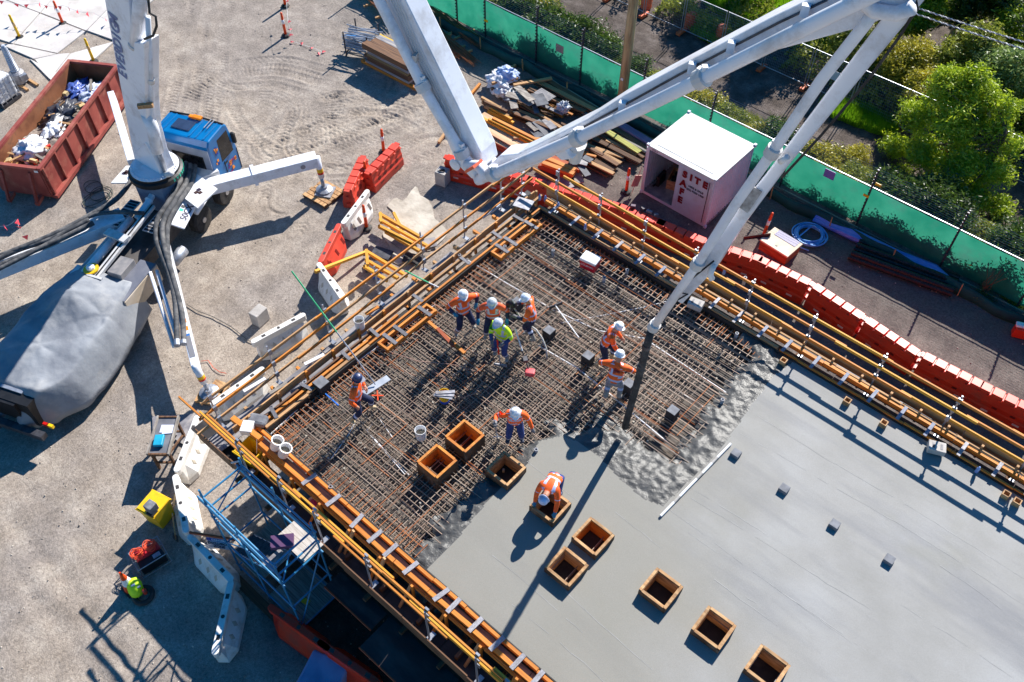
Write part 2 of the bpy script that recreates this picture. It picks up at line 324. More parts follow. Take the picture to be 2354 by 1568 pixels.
def ground_material():
    m = bpy.data.materials.new('gravel_ground'); m.use_nodes = True; nt = m.node_tree; p = nt.nodes['Principled BSDF']; p.inputs['Roughness'].default_value = 0.95; p.inputs['Specular IOR Level'].default_value = 0.2
    pos = N(nt, 'ShaderNodeNewGeometry').outputs['Position']; sep = N(nt, 'ShaderNodeSeparateXYZ'); nt.links.new(pos, sep.inputs[0])
    def noise(sc, det=4, rough=0.6):
        n = N(nt, 'ShaderNodeTexNoise'); n.inputs['Scale'].default_value = sc; n.inputs['Detail'].default_value = det; n.inputs['Roughness'].default_value = rough; nt.links.new(pos, n.inputs['Vector']); return n.outputs['Fac']
    def math_(op, a, b=None, c=None):
        n = N(nt, 'ShaderNodeMath', operation=op)
        for i, v in enumerate((a, b, c)):
            if v is None: continue
            if hasattr(v, 'links'): nt.links.new(v, n.inputs[i])
            else: n.inputs[i].default_value = v
        return n.outputs[0]
    big = noise(0.22, 5); mid = noise(1.1, 6, 0.65); fine = noise(14, 4, 0.75); grit = noise(42, 2, 0.8)
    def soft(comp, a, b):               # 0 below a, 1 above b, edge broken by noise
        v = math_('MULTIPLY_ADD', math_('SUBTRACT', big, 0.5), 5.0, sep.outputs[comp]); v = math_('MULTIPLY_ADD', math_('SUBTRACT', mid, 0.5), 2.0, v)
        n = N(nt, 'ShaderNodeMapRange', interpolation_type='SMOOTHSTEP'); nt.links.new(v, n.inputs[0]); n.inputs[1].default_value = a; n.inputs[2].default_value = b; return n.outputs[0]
    sand = ramp(nt, mid, [(0.3, rgb(138,126,114)), (0.5, rgb(164,151,138)), (0.74, rgb(192,180,165))])
    grey = ramp(nt, mid, [(0.3, rgb(130,121,114)), (0.55, rgb(152,142,134)), (0.75, rgb(174,164,155))])
    brown = ramp(nt, mid, [(0.3, rgb(92,83,80)), (0.55, rgb(116,106,100)), (0.75, rgb(138,126,118))])
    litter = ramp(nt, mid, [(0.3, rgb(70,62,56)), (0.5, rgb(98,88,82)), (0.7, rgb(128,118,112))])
    col = mixc(nt, ramp(nt, big, [(0.42, (0,0,0)), (0.6, (1,1,1))]), sand, grey)
    far_left = math_('MULTIPLY', soft(1, 14.0, 19.0), math_('SUBTRACT', 1.0, soft(0, -29.0, -24.0)))
    col = mixc(nt, math_('MULTIPLY', far_left, 0.8), col, grey)
    east = math_('MULTIPLY', soft(0, -18.5, -16.5), soft(1, 17.0, 18.5)); col = mixc(nt, east, col, brown)
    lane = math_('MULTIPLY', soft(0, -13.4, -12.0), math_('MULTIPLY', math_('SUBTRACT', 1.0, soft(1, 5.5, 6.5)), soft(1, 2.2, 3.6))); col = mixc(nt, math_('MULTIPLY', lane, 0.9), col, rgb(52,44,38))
    strip = math_('MULTIPLY', soft(0, -26.5, -23.0), soft(1, 23.2, 24.4)); col = mixc(nt, math_('MULTIPLY', strip, 0.8), col, rgb(104,98,94))
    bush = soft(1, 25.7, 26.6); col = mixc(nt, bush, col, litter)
    g = ramp(nt, fine, [(0.3, (0.62,)*3), (0.5, (1.0,)*3), (0.7, (1.28,)*3)]); col = mixc(nt, 1.0, col, g, 'MULTIPLY')
    g = ramp(nt, grit, [(0.34, (0.6,)*3), (0.5, (1.0,)*3), (0.66, (1.25,)*3)]); col = mixc(nt, 0.75, col, g, 'MULTIPLY')
    nt.links.new(col, p.inputs['Base Color'])
    h = math_('ADD', math_('MULTIPLY', fine, 0.6), math_('MULTIPLY', grit, 0.4))
    b = N(nt, 'ShaderNodeBump'); b.inputs['Strength'].default_value = 0.75; b.inputs['Distance'].default_value = 0.045; nt.links.new(h, b.inputs['Height']); nt.links.new(b.outputs[0], p.inputs['Normal'])
    return m
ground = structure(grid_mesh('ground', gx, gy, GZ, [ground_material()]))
# loose stones lying on the yard
def stone_mesh(k):
    mb = MB(); r = random.Random(k)
    vs = [Vector((math.cos(a)*math.cos(e), math.sin(a)*math.cos(e), math.sin(e)))*r.uniform(0.7,1.2) for e in (-0.6,0.5) for a in np.linspace(0, 6.283, 6)[:-1]]
    vs += [Vector((0,0,1)), Vector((0,0,-1))]
    mb.add(vs, [(i,(i+1)%5,5+(i+1)%5,5+i) for i in range(5)]+[(5+i,5+(i+1)%5,10) for i in range(5)]+[((i+1)%5,i,11) for i in range(5)]); return mb
st = MB()
for k in range(3000):
    if k % 3 == 0: p = at(RNG.uniform(1150,2353), RNG.uniform(230,900))
    else: p = at(RNG.uniform(-60,900), RNG.uniform(-40,1600))
    if p.y > 5 and p.y < 17.6 and p.x > -14.4: continue
    if p.y > 25: continue
    s = 0.008+0.024*RNG.random()**3; z = float(ground_h(np.array(p.x), np.array(p.y)))
    q = stone_mesh(k % 40); R = Matrix.Rotation(RNG.uniform(0,6.3), 3, 'Z')
    st.add([R @ (Vector(v)*s) + Vector((p.x, p.y, z+0.3*s)) for v in q.v], q.f, k % 2)
stuff(st.build('gravel_stones', [mat('pale_stone', rgb(176,164,150), rgb(208,198,184), 9, 0.9), mat('dark_stone', rgb(124,114,106), rgb(160,150,140), 9, 0.9)]))

# footpath of concrete panels (far corner)
PATH = mat('footpath_concrete', rgb(196,190,186), rgb(216,211,206), 0.9, 0.9, bump=0.2, dirt=rgb(176,168,160), dscale=0.8)
fp = structure(thing('footpath', '', '', tuple(at(120,60)))); del fp['label']; del fp['category']
def slab_piece(name, px, z=0.05, th=0.06, m=PATH, parent=fp, zs=0.0):
    pts = [at(x, y, z) for x, y in px]; c = sum((Vector((p.x,p.y)) for p in pts), Vector((0,0)))/len(pts)
    poly = [tuple(Vector((p.x,p.y))*0.994+c*0.006) for p in pts]
    return MB().prism(poly, z-th, z).build(name, m, parent, world=True)
for px in ([(-120,52),(30,100),(90,30),(-40,-20)],[(32,100),(132,122),(196,72),(92,31)],[(-40,-22),(92,29),(160,-50),(20,-90)],[(94,29),(198,70),(268,0),(160,-52)],[(270,-2),(200,70),(262,92),(330,20)],
           [(0,101),(78,135),(130,124),(30,102)],[(80,136),(116,180),(160,122),(132,124)],[(118,180),(205,146),(262,95),(162,123)],[(68,135),(113,180),(205,248),(146,176)],[(400,-40),(330,18),(262,-2),(330,-60)]): 
    slab_piece('paving_slab', px, z=0.05+0.004*random.random())

# ------------------------------------------------------------------ the deck: soffit form, supporting walls
X0, X1, Y0, Y1 = -13.05, 8.0, 5.45, 16.38
deck = thing('formwork_deck', 'plywood formwork deck under the steel mesh with dark side walls', 'formwork', (X0, Y0, 0))
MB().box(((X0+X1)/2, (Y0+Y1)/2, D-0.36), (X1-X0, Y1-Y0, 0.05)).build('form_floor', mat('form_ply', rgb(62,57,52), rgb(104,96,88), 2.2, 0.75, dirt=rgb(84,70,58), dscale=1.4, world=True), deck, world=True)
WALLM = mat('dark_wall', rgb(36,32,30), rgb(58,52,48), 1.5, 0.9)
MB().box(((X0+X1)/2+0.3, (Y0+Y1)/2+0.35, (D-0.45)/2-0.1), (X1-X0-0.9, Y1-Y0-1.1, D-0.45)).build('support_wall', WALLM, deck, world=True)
# edge boards (the four sides of the mould)
for a, b in (((X0,Y0,D-0.16),(X1,Y0,D-0.16)), ((X0,Y1,D-0.16),(X1,Y1,D-0.16))): piece('edge_board', a, b, 0.03, 0.44, PLY_D, deck)
piece('edge_board', (X0,Y0+0.02,D-0.16), (X0,Y1-0.02,D-0.16), 0.03, 0.44, PLY_D, deck)
# joists, walers and props under the overhang
for x in np.arange(X0+0.3, X1, 1.2):
    piece('joist', (x, Y0-0.9, D-0.52), (x, Y1+0.6, D-0.52), 0.08, 0.16, WOOD_D, deck)

# ------------------------------------------------------------------ concrete
def W2(px, z=D): return [(at(x, y, z).x, at(x, y, z).y) for x, y in px]
smooth_front = [(1785,858),(1737,915),(1690,985),(1640,1052),(1524,1162),(1478,1146),(1425,1100),(1372,1044),(1330,1015),(1290,1001),(1238,1013),(1214,1062),(1196,1088),(1142,1128),(1092,1185),(1040,1252),(1000,1288),(975,1318)]
rough_front = [(1690,782),(1735,818),(1690,846),(1655,880),(1600,940),(1575,995),(1540,1036),(1490,1030),(1430,990),(1380,955),(1330,962),(1280,968),(1212,1000),(1188,1050),(1162,1080),(1100,1105),(1035,1165),(985,1222),(950,1252),(925,1280)]
SF, RF = W2(smooth_front), W2(rough_front)
poly_s = [(-4.2,17.5)]+[SF[0]]+SF+[(-8.2,4.5),(20,4.5),(20,17.5)]; poly_s[0] = (SF[0][0]+0.25, 17.5)
poly_r = [(RF[0][0],17.5)]+RF+[(RF[-1][0]-0.2,4.5),(20,4.5),(20,17.5)]
BOX = [(x*0.992, y*0.992) for x, y in ((-9.09,8.66),(-9.10,7.66),(-7.70,8.66),(-6.23,8.62),(-4.94,8.64),(-4.93,7.64),(-2.99,8.64),(-1.59,8.66),(-0.25,8.68))]
cs = 0.045; xs = np.arange(-10.6, X1, cs); ys = np.linspace(Y0+0.016, Y1-0.016, int((Y1-Y0)/cs))
X, Y = np.meshgrid(xs, ys); ins = in_poly(X, Y, poly_s); ds = seg_dist(X, Y, SF)*np.where(ins, 1, -1)
jag = 1.15*(fbm(X*1.7, Y*1.7, 4)-0.44)
inr = in_poly(X, Y, poly_r); dr = seg_dist(X, Y, RF)*np.where(inr, 1, -1)+jag*0.9
low = np.clip(-ds/0.12, 0, 1)
lump = 0.11*(fbm(X*2.3+9, Y*2.3, 3)-0.46) + 0.10*(fbm(X*7, Y*7, 3)-0.45) + 0.075*(np.abs(fbm(X*11+4, Y*11, 3)-0.45)-0.1) + 0.035*(fbm(X*24, Y*24, 2)-0.4)
Zc = D + 0.004*(fbm(X*0.9, Y*0.9)-0.5) + low*(lump+0.015) - np.clip((0.5-dr)/0.6, 0, 1)**1.2*0.17*low
hole = np.zeros(X.shape, bool)
for bx, by in BOX: hole |= (np.abs(X-bx) < 0.30) & (np.abs(Y-by) < 0.30)
cm = lambda A: A[:-1,:-1] & A[1:,1:] & A[1:,:-1] & A[:-1,1:]
keep_s = cm(ds > -0.02) & ~cm(hole); keep_r = ~cm(ds > -0.02) & (dr[:-1,:-1] > 0) & ~cm(hole)
def concrete_material(name, wet):
    m = bpy.data.materials.new(name); m.use_nodes = True; nt = m.node_tree; p = nt.nodes['Principled BSDF']
    pos = N(nt, 'ShaderNodeNewGeometry').outputs['Position']
    def noise(sc, det=5, st=None, r=0.6):
        v = pos
        if st:
            mp = N(nt, 'ShaderNodeMapping'); mp.inputs['Scale'].default_value = st; nt.links.new(pos, mp.inputs[0]); v = mp.outputs[0]
        n = N(nt, 'ShaderNodeTexNoise'); n.inputs['Scale'].default_value = sc; n.inputs['Detail'].default_value = det; n.inputs['Roughness'].default_value = r; nt.links.new(v, n.inputs['Vector']); return n.outputs['Fac']
    if wet:
        col = ramp(nt, noise(3.0), [(0.3, rgb(64,64,63)), (0.7, rgb(98,97,94))]); p.inputs['Roughness'].default_value = 0.42
    else:
        col = ramp(nt, noise(0.35, 5), [(0.35, rgb(136,135,131)), (0.5, rgb(147,146,143)), (0.68, rgb(157,157,156))])
        col = mixc(nt, ramp(nt, noise(0.5, 6, (0.25,1.4,1)), [(0.5,(0,0,0)),(0.66,(0.8,)*3)]), col, rgb(122,123,126))
        col = mixc(nt, ramp(nt, noise(0.27, 4, (0.9,1.3,1)), [(0.6,(0,0,0)),(0.74,(0.55,)*3)]), col, rgb(132,131,117))
        col = mixc(nt, ramp(nt, noise(6, 8, (0.25,1,1), 0.8), [(0.5,(0,0,0)),(0.8,(0.5,)*3)]), col, rgb(152,151,150))
        # freshly placed concrete nearer the pour is darker and greener
        sep = N(nt, 'ShaderNodeSeparateXYZ'); nt.links.new(pos, sep.inputs[0]); mr = N(nt, 'ShaderNodeMapRange', interpolation_type='SMOOTHSTEP'); mr.inputs[1].default_value = -1.5; mr.inputs[2].default_value = -6.5
        s1 = N(nt, 'ShaderNodeMath', operation='MULTIPLY_ADD'); nt.links.new(sep.outputs[1], s1.inputs[0]); s1.inputs[1].default_value = 0.55; ad = N(nt, 'ShaderNodeMath', operation='MULTIPLY_ADD'); nt.links.new(noise(0.5, 3), ad.inputs[0]); ad.inputs[1].default_value = 5; ad.inputs[2].default_value = -9.5; nt.links.new(ad.outputs[0], s1.inputs[2])
        s2 = N(nt, 'ShaderNodeMath', operation='ADD'); nt.links.new(s1.outputs[0], s2.inputs[0]); nt.links.new(sep.outputs[0], s2.inputs[1]); nt.links.new(s2.outputs[0], mr.inputs[0])
        fr = N(nt, 'ShaderNodeMath', operation='MULTIPLY'); nt.links.new(mr.outputs[0], fr.inputs[0]); fr.inputs[1].default_value = 0.75
        col = mixc(nt, fr.outputs[0], col, rgb(134,131,121))
        p.inputs['Roughness'].default_value = 0.72
    g = ramp(nt, noise(55, 2), [(0.3,(0.9,)*3),(0.7,(1.08,)*3)]); col = mixc(nt, 1.0, col, g, 'MULTIPLY')
    nt.links.new(col, p.inputs['Base Color'])
    b = N(nt, 'ShaderNodeBump'); b.inputs['Strength'].default_value = 0.5 if wet else 0.12; b.inputs['Distance'].default_value = 0.03 if wet else 0.01; nt.links.new(noise(22 if wet else 30, 5), b.inputs['Height']); nt.links.new(b.outputs[0], p.inputs['Normal'])
    return m
WETC = concrete_material('wet_concrete', True)
slab = structure(grid_mesh('concrete_slab', xs, ys, Zc, [concrete_material('new_concrete', False)], keep_s))
wet = stuff(grid_mesh('wet_concrete', xs, ys, Zc, [WETC], keep_r))
# screed and trowel ridges on the slab: low raised lines
rd = MB()
for pts in ([(1200,1232-0),(1245,1338-70)],):
    pass
RIDGE = [[(1130,1276),(1200,1332),(1262,1386),(1340,1455)],[(1176,1388),(1260,1456),(1340,1522),(1420,1600)],[(1528,1164),(1600,1215),(1752,1330),(1860,1404),(1990,1495)],[(1588,1145),(1680,1200),(1765,1252),(1900,1340),(2004,1402)],[(1765,1338),(1830,1385),(1960,1480)],
         [(1585,1120),(1700,1190),(1765,1232)],[(1580,1222),(1645,1268)],[(1716,1374),(1760,1400)],[(1415,1176),(1520,1260)],[(1680,985),(1765,1030),(1900,1110),(2060,1200),(2180,1275),(2353,1390)],[(1740,955),(1900,1055),(2100,1170),(2353,1330)],[(1210,1060),(1300,1130),(1340,1160)],
         [(1640,1330),(1700,1376),(1790,1440)],[(2070,1390),(2200,1470),(2330,1560)],[(1230,1180),(1330,1268)],[(2270,1225),(2340,1160)],[(1300,1360),(1420,1470),(1500,1540)],[(2160,1300),(2250,1360),(2353,1440)]]
for q in RIDGE:
    P = [at(x, y, D) for x, y in q]; pts = []
    for a, b in zip(P[:-1], P[1:]):
        k = max(2, int((b-a).length/0.25))
        for t in range(k): pts.append(a.lerp(b, t/k)+Vector((RNG.normal(0,0.006), RNG.normal(0,0.006), 0.001)))
    pts.append(P[-1])
    for a, c_ in zip(pts[:-1], pts[1:]):
        if RNG.random() < 0.9:
            d_ = (c_-a).normalized(); s_ = Vector((-d_.y, d_.x, 0))*RNG.uniform(0.002, 0.006); up_ = Vector((0,0,0.0025)); rd.add([a-s_+up_, a+s_+up_, c_+s_+up_, c_-s_+up_], [(0,1,2,3)])
o = rd.build('trowel_ridges', mat('ridge_concrete', rgb(158,157,154), rgb(178,177,174), 2.0, 0.7), slab, world=True); stuff(o)

# ------------------------------------------------------------------ reinforcement mat
mesh_t = thing('reinforcing_mat', 'rusty steel bar mat laid in two layers waiting for concrete', 'rebar', (X0, Y0, D-0.3))
def front_x(y):
    "x of the rough concrete edge for a given y"
    xs_ = []
    for (x1,y1),(x2,y2) in zip(RF[:-1], RF[1:]):
        if (y1-y)*(y2-y) <= 0 and y1 != y2: xs_.append(x1+(y-y1)/(y2-y1)*(x2-x1))
    return max(xs_) if xs_ else (RF[0][0] if y > RF[0][1] else RF[-1][0])
def front_y(x):
    ys_ = []
    for (x1,y1),(x2,y2) in zip(RF[:-1], RF[1:]):
        if (x1-x)*(x2-x) <= 0 and x1 != x2: ys_.append(y1+(x-x1)/(x2-x1)*(y2-y1))
    return min(ys_) if ys_ else None
jit = lambda s: float(RNG.normal(0, s))
nb = 0
for lay, z in ((0, D-0.055), (1, D-0.27)):
    for y in np.arange(Y0+0.12, Y1-0.08, 0.19):
        y0 = y+jit(0.012); xe = front_x(y)+0.7; z0 = z+jit(0.006); s0 = X0+0.06+abs(jit(0.05))
        for bx, by in sorted(BOX[:3]):
            if abs(y0-by) < 0.37 and s0 < bx < xe: rod('rebar', (s0, y0, z0), (bx-0.38, y0, z0), 0.0125 if lay == 0 else 0.010, REBAR, mesh_t); s0 = bx+0.38
        if xe > s0: rod('rebar', (s0, y0, z0), (xe, y0+jit(0.02), z0+jit(0.01)), 0.0125 if lay == 0 else 0.010, REBAR, mesh_t); nb += 1
    for x in np.arange(X0+0.1, -3.4, 0.19):
        fy = front_y(x); x0 = x+jit(0.012); z0 = z-0.022+jit(0.006); ya = Y0+0.08+abs(jit(0.04))
        if fy is not None and x > RF[-1][0]+0.1:
            cr = [ (y1+(x-x1)/(x2-x1)*(y2-y1)) for (x1,y1),(x2,y2) in zip(RF[:-1], RF[1:]) if (x1-x)*(x2-x) <= 0 and x1 != x2 ]
            ya = max(min(cr)-0.7, Y0+0.08) if len(cr) == 1 else max(max(cr)-0.7, Y0+0.08)
        for bx, by in sorted(BOX[:3], key=lambda q: q[1]):
            if abs(x0-bx) < 0.37 and by > ya:
                if by-0.38 > ya: rod('rebar', (x0, ya, z0), (x0, by-0.38, z0), 0.0125 if lay == 0 else 0.010, REBAR, mesh_t)
                ya = by+0.38
        rod('rebar', (x0, ya, z0), (x0+jit(0.02), Y1-0.06-abs(jit(0.05)), z0+jit(0.01)), 0.0125 if lay == 0 else 0.010, REBAR, mesh_t); nb += 1
# lap bars, chairs, ties and starter bars, the many small ones joined
mb = MB()
for k in range(230):
    x, y = RNG.uniform(X0+0.2, -5), RNG.uniform(Y0+0.2, Y1-0.2)
    if x > front_x(y)-0.1: continue
    L = RNG.uniform(0.8, 2.6); z = D-0.035+jit(0.006)
    if RNG.random() < 0.5: mb.tube([(x,y,z),(min(x+L, front_x(y)+0.2),y+jit(0.02),z)], 0.009, 5, mi=k % 3 == 0)
    else: mb.tube([(x,y,z),(x+jit(0.02),min(y+L,Y1-0.1),z)], 0.009, 5, mi=k % 3 == 0)
for k in range(240):
    x, y = RNG.uniform(X0+0.2, -4.5), RNG.uniform(Y0+0.2, Y1-0.2)
    if x > front_x(y)-0.1: continue
    mb.box((x, y, D-0.2), (0.05, 0.05, 0.12), RNG.uniform(0,3), mi=2)
for y in np.arange(Y0+0.2, Y1, 0.17): mb.tube([(X0+0.35,y,D-0.28),(X0+0.07,y,D-0.28),(X0+0.07,y,D-0.04),(X0+0.6,y+jit(0.02),D-0.04)], 0.008, 5, mi=1)
for x in np.arange(X0+0.2, -4.6, 0.17):
    mb.tube([(x,Y1-0.5,D-0.03),(x,Y1-0.07,D-0.03),(x,Y1-0.07,D-0.28)], 0.008, 5, mi=1)
    if x < -7.6: mb.tube([(x,Y0+0.5,D-0.03),(x,Y0+0.07,D-0.03),(x,Y0+0.07,D-0.28)], 0.008, 5, mi=1)
stuff(mb.build('lap_bars', [REBAR, mat('bright_rust_bar', rgb(176,96,44), rgb(204,132,80), 3, 0.7), mat('bar_chair', rgb(150,142,130), rgb(190,184,172), 5, 0.8)], mesh_t, world=True))
# plastic conduits tied under the top layer
for q in ([(1055,590),(1200,668),(1440,718),(1478,770),(1600,860),(1672,905)],):
    pass
def conduit(px, r=0.018, m=PVC, z=D-0.1, label='white plastic conduit'):
    P = [at(x, y, z) for x, y in px]; mb = MB().tube(P, r, 6); return mb.build('conduit', m, mesh_t, world=True)
conduit([(1058,588),(1180,660),(1272,712),(1375,760),(1480,778),(1674,906)])
conduit([(1238,795),(1325,845),(1400,905),(1540,1022)], 0.022)
conduit([(1290,742),(1400,722),(1480,706),(1580,680)], 0.012)
conduit([(1090,985),(1000,880),(870,832),(765,820)], 0.009, flat('brown_cable',150,92,70))
conduit([(905,1010),(870,960),(842,990),(930,1090)], 0.012)
conduit([(1560,900),(1610,930),(1640,960)], 0.012)
conduit([(760,1055),(800,1000),(822,960)], 0.012)
conduit([(620,1000),(700,925),(800,845),(885,785),(1000,700)], 0.02)
conduit([(842,988),(880,1030),(940,1092)], 0.012)
# ------------------------------------------------------------------ edge formwork, guard rails
def clip_bar(a, b, parent, w=0.11, m=CLIP): return piece('clip_bar', a, b, w, 0.018, m, parent)
# --- lower left side (y = Y0): two timber walers bridged by steel bars
fw1 = thing('edge_formwork', 'orange timber edge formwork along the scaffold side of the slab', 'formwork', (X0, Y0-0.3, D-0.3))
def run(parent, y, z, w, h, m, cuts, jz=0.006, jy=0.01, name='waler'):
    for a, b in zip(cuts[:-1], cuts[1:]):
        dy, dz = jit(jy), jit(jz); piece(name, (a+0.006, y+dy, z+dz), (b-0.006, y+dy+jit(jy), z+dz), w, h, m, parent)
run(fw1, Y0-0.055, D+0.0, 0.075, 0.14, WOOD_O, [-13.3,-11.55,-9.9,-8.35,-7.0,-6.0,-4.95,-3.9,-2.6,-1,2,5,8])
run(fw1, Y0-0.185, D-0.16, 0.13, 0.05, PLY_G, [-13.3,-10,-7,-4,-1,3,8], name='ledge_board')
run(fw1, Y0-0.33, D-0.01, 0.10, 0.14, WOOD_O, [-13.0,-12.0,-10.6,-9.35,-8.0,-6.9,-5.6,-4.3,-3.2,-1.5,2,5,8])
run(fw1, Y0-0.425, D-0.08, 0.06, 0.10, WOOD_O, [-12.9,-11.2,-9.6,-8.2,-6.4,-5.1,-3.7,-2,2,5,8])
for px in [(705,1105),(765,1150),(824,1192),(866,1228),(900,1262),(942,1305),(1012,1368),(1043,1392),(1090,1437),(1142,1482),(1187,1525),(1230,1565)]:
    p = at(px[0], px[1], D+0.09); clip_bar((p.x-0.02+jit(0.02), Y0-0.42, D+0.085), (p.x+0.02+jit(0.02), Y0+0.0, D+0.095), fw1, 0.11)
for i, x in enumerate(np.arange(-12.6, 8, 1.05)):
    piece('brace', (x, Y0-0.42, D-0.05), (x+jit(0.05), Y0-0.95, D-0.72), 0.07, 0.05, WOOD_T if i % 2 else WOOD_O, fw1)
    piece('stud', (x+0.08, Y0-0.49, D+0.06), (x+0.08, Y0-0.49, D-0.7), 0.05, 0.07, WOOD_O, fw1, up=(1,0,0))
    if i in (3, 4): piece('brace', (x+0.2, Y0-0.45, D+0.12), (x+0.15, Y0-0.85, D-0.7), 0.08, 0.05, WOOD_T, fw1)
# walkway under the rail, plywood catch panels
wk = thing('edge_walkway', 'dark plywood walkway hung outside the scaffold side formwork', 'walkway', (X0, Y0-1, D-0.8))
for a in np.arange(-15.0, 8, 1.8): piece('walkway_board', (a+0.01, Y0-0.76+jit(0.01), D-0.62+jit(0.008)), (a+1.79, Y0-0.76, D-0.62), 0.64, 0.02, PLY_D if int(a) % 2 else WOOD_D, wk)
for a in np.arange(-13.0, 8, 1.2): piece('bearer', (a, Y0-1.25, D-0.86), (a, Y0-0.3, D-0.86), 0.09, 0.12, WOOD_D, wk)
run(wk, Y0-1.09, D-0.38, 0.03, 0.46, WOOD_D, [-14.6,-13.2,-11,-9,-7,-5,-3,-1,3,8], name='toe_board')
for x0, x1, ww in ((-9.2,-7.6,0.5),(-7.5,-5.3,0.95),(-4.9,-2.2,0.5),(-2.0,2,0.8)):
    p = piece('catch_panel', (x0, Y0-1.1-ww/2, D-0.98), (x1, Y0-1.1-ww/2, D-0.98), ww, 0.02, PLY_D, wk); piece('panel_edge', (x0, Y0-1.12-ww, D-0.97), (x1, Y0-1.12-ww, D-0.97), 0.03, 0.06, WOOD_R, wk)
# --- guard rails ---
def guard_rail(name, label, a, b, side, posts, heights, cuts, mats, off=0.05, base_z=D, start_over=0.0, post_h=1.12):
    "rail along a->b at deck level; side is the inward normal"
    a, b, side = Vector(a), Vector(b), Vector(side); d = (b-a).normalized(); L = (b-a).length
    t = thing(name, label, 'guard rail', tuple(a))
    for s in posts:
        p = a+d*s
        o = rod('post', p+Vector((0,0,-0.35)), p+Vector((0,0,post_h)), 0.024, GALV, t, 8)
        for h in heights: piece('bracket', p+side*(off+0.02)+Vector((0,0,h-0.09)), p+side*(off+0.02)+Vector((0,0,h+0.09)), 0.05, 0.10, GALV, t, up=d)
        piece('post_foot', p+Vector((0,0,-0.34))-side*0.05, p+Vector((0,0,-0.34))+side*0.16, 0.12, 0.03, GALV, t)
    for k, h in enumerate(heights):
        c = cuts[k % len(cuts)]
        for i, (s0, s1) in enumerate(zip(c[:-1], c[1:])):
            sh = side*(0.045 if i % 2 else 0.0); dz = Vector((0,0,0.02*(i % 2)+jit(0.008)))
            piece('rail', a+d*(s0-0.18)+side*off+sh+dz+Vector((0,0,h)), a+d*(s1+0.12)+side*off+sh+dz+Vector((0,0,h+jit(0.01))), 0.042, 0.085, mats[(k+i) % len(mats)], t)
    return t
gr1 = guard_rail('guard_rail', 'triple yellow timber guard rail above the blue scaffold tower', (-13.0, Y0-1.0, D), (8, Y0-1.0, D), (0,1,0), [0.4,1.95,3.2,4.9,6.75,8.2,9.0,11,13,15,17,19], [0.55,0.82,1.1], [[-2.0,1.6,3.9,7.2,11,15,21],[-1.0,3.2,6.4,9.8,14,21],[-0.6,2.6,5.6,8.8,12,16,21]], [WOOD_O, WOOD_Y], post_h=1.15)
gr2 = guard_rail('guard_rail', 'yellow timber guard rail facing the red barrier row and white storage container', (-13.6, 17.0, D), (8, 17.0, D), (0,-1,0), [0.7,2.35,4.0,5.75,7.6,9.5,11.5,13.5,15.5,17.5,19.5], [0.50,0.90,1.27], [[0.0,2.3,5.2,8.9,12.4,16,21.6],[-0.1,3.5,7.0,10.4,14,21.6],[1.1,4.4,8.0,11.6,15,21.6]], [WOOD_Y, WOOD_O], post_h=1.4)
gr3 = guard_rail('guard_rail', 'weathered timber guard rail facing the pump truck', (-14.3, 4.6, D), (-14.3, 17.2, D), (1,0,0), [0.3,2.2,4.1,6.0,7.8,9.6,11.3,12.3], [0.05,0.5,1.0], [[-0.2,3.1,6.4,9.0,12.6],[0.0,4.2,7.6,10.4,12.5],[0.2,3.9,8.1,11.0,12.7]], [WOOD_T, WOOD_O], post_h=1.2)
# --- right side formwork (y = Y1)
fw2 = thing('edge_formwork', 'timber edge formwork with blue steel clips along the container side', 'formwork', (X0, Y1, D-0.2))
run(fw2, Y1+0.06, D+0.05, 0.08, 0.14, WOOD_T, [-13.2,-11.9,-10.4,-8.8,-7.1,-5.6,-4.6])
run(fw2, Y1+0.04, D+0.06, 0.05, 0.10, WOOD_O, [-4.55,-4.0,-3.0,-2.0,-0.9,0.4,2,5,8])
run(fw2, Y1+0.40, D+0.09, 0.09, 0.14, WOOD_O, [-13.2,-11.2,-9.3,-7.4,-5.4,-3.4,-1.8,0.3,2,5,8])
run(fw2, Y1+0.49, D+0.16, 0.06, 0.05, WOOD_T, [-13.2,-12.2,-10.3,-8.1,-6.7,-4.9,-3.1,-1.2,0.3,2,5,8])
run(fw2, Y1+0.22, D-0.14, 0.28, 0.03, PLY_D, [-13.2,-8,-3,2,8], name='ledge_board')
run(fw2, Y1+0.70, D+0.16, 0.035, 0.30, WOOD_T, [-13.4,-10.8,-8.0,-5.2,-2.4,0.4,3,8], name='toe_board')
run(fw2, Y1+0.60, D-0.12, 0.26, 0.03, PLY_D, [-13.2,-8,-3,2,8], name='ledge_board')
CLIPB = mat('blue_clip_steel', rgb(112,122,146), rgb(146,152,168), 4, 0.55, rnd=0.15)
for x in np.arange(-12.7, 8, 0.83):
    x += jit(0.06); clip_bar((x, Y1-0.01, D+0.14), (x+0.02, Y1+0.47, D+0.19), fw2, 0.09, CLIPB if RNG.random() < .6 else CLIP)
    piece('stud', (x+0.35, Y1+0.56, D+0.28), (x+0.35, Y1+0.56, D-0.25), 0.07, 0.06, WOOD_T, fw2, up=(1,0,0))
wk2 = thing('edge_walkway', 'plywood walkway outside the formwork on the container side', 'walkway', (X0, 17.2, D-0.9))
for a, b in ((-13.4,-11.2),(-11.1,-9.0),(-6.9,-5.8),(-3.3,-2.3),(-1.3,-0.4)): piece('walkway_board', (a, Y1+0.98, D-0.30), (b, Y1+0.98, D-0.30), 0.36, 0.02, PLY_G if a > -7 else PLY_D, wk2)
for a in np.arange(-13.2, 8, 1.5): piece('bearer', (a, Y1+0.2, D-0.42), (a, Y1+1.3, D-0.42), 0.08, 0.12, WOOD_D, wk2)
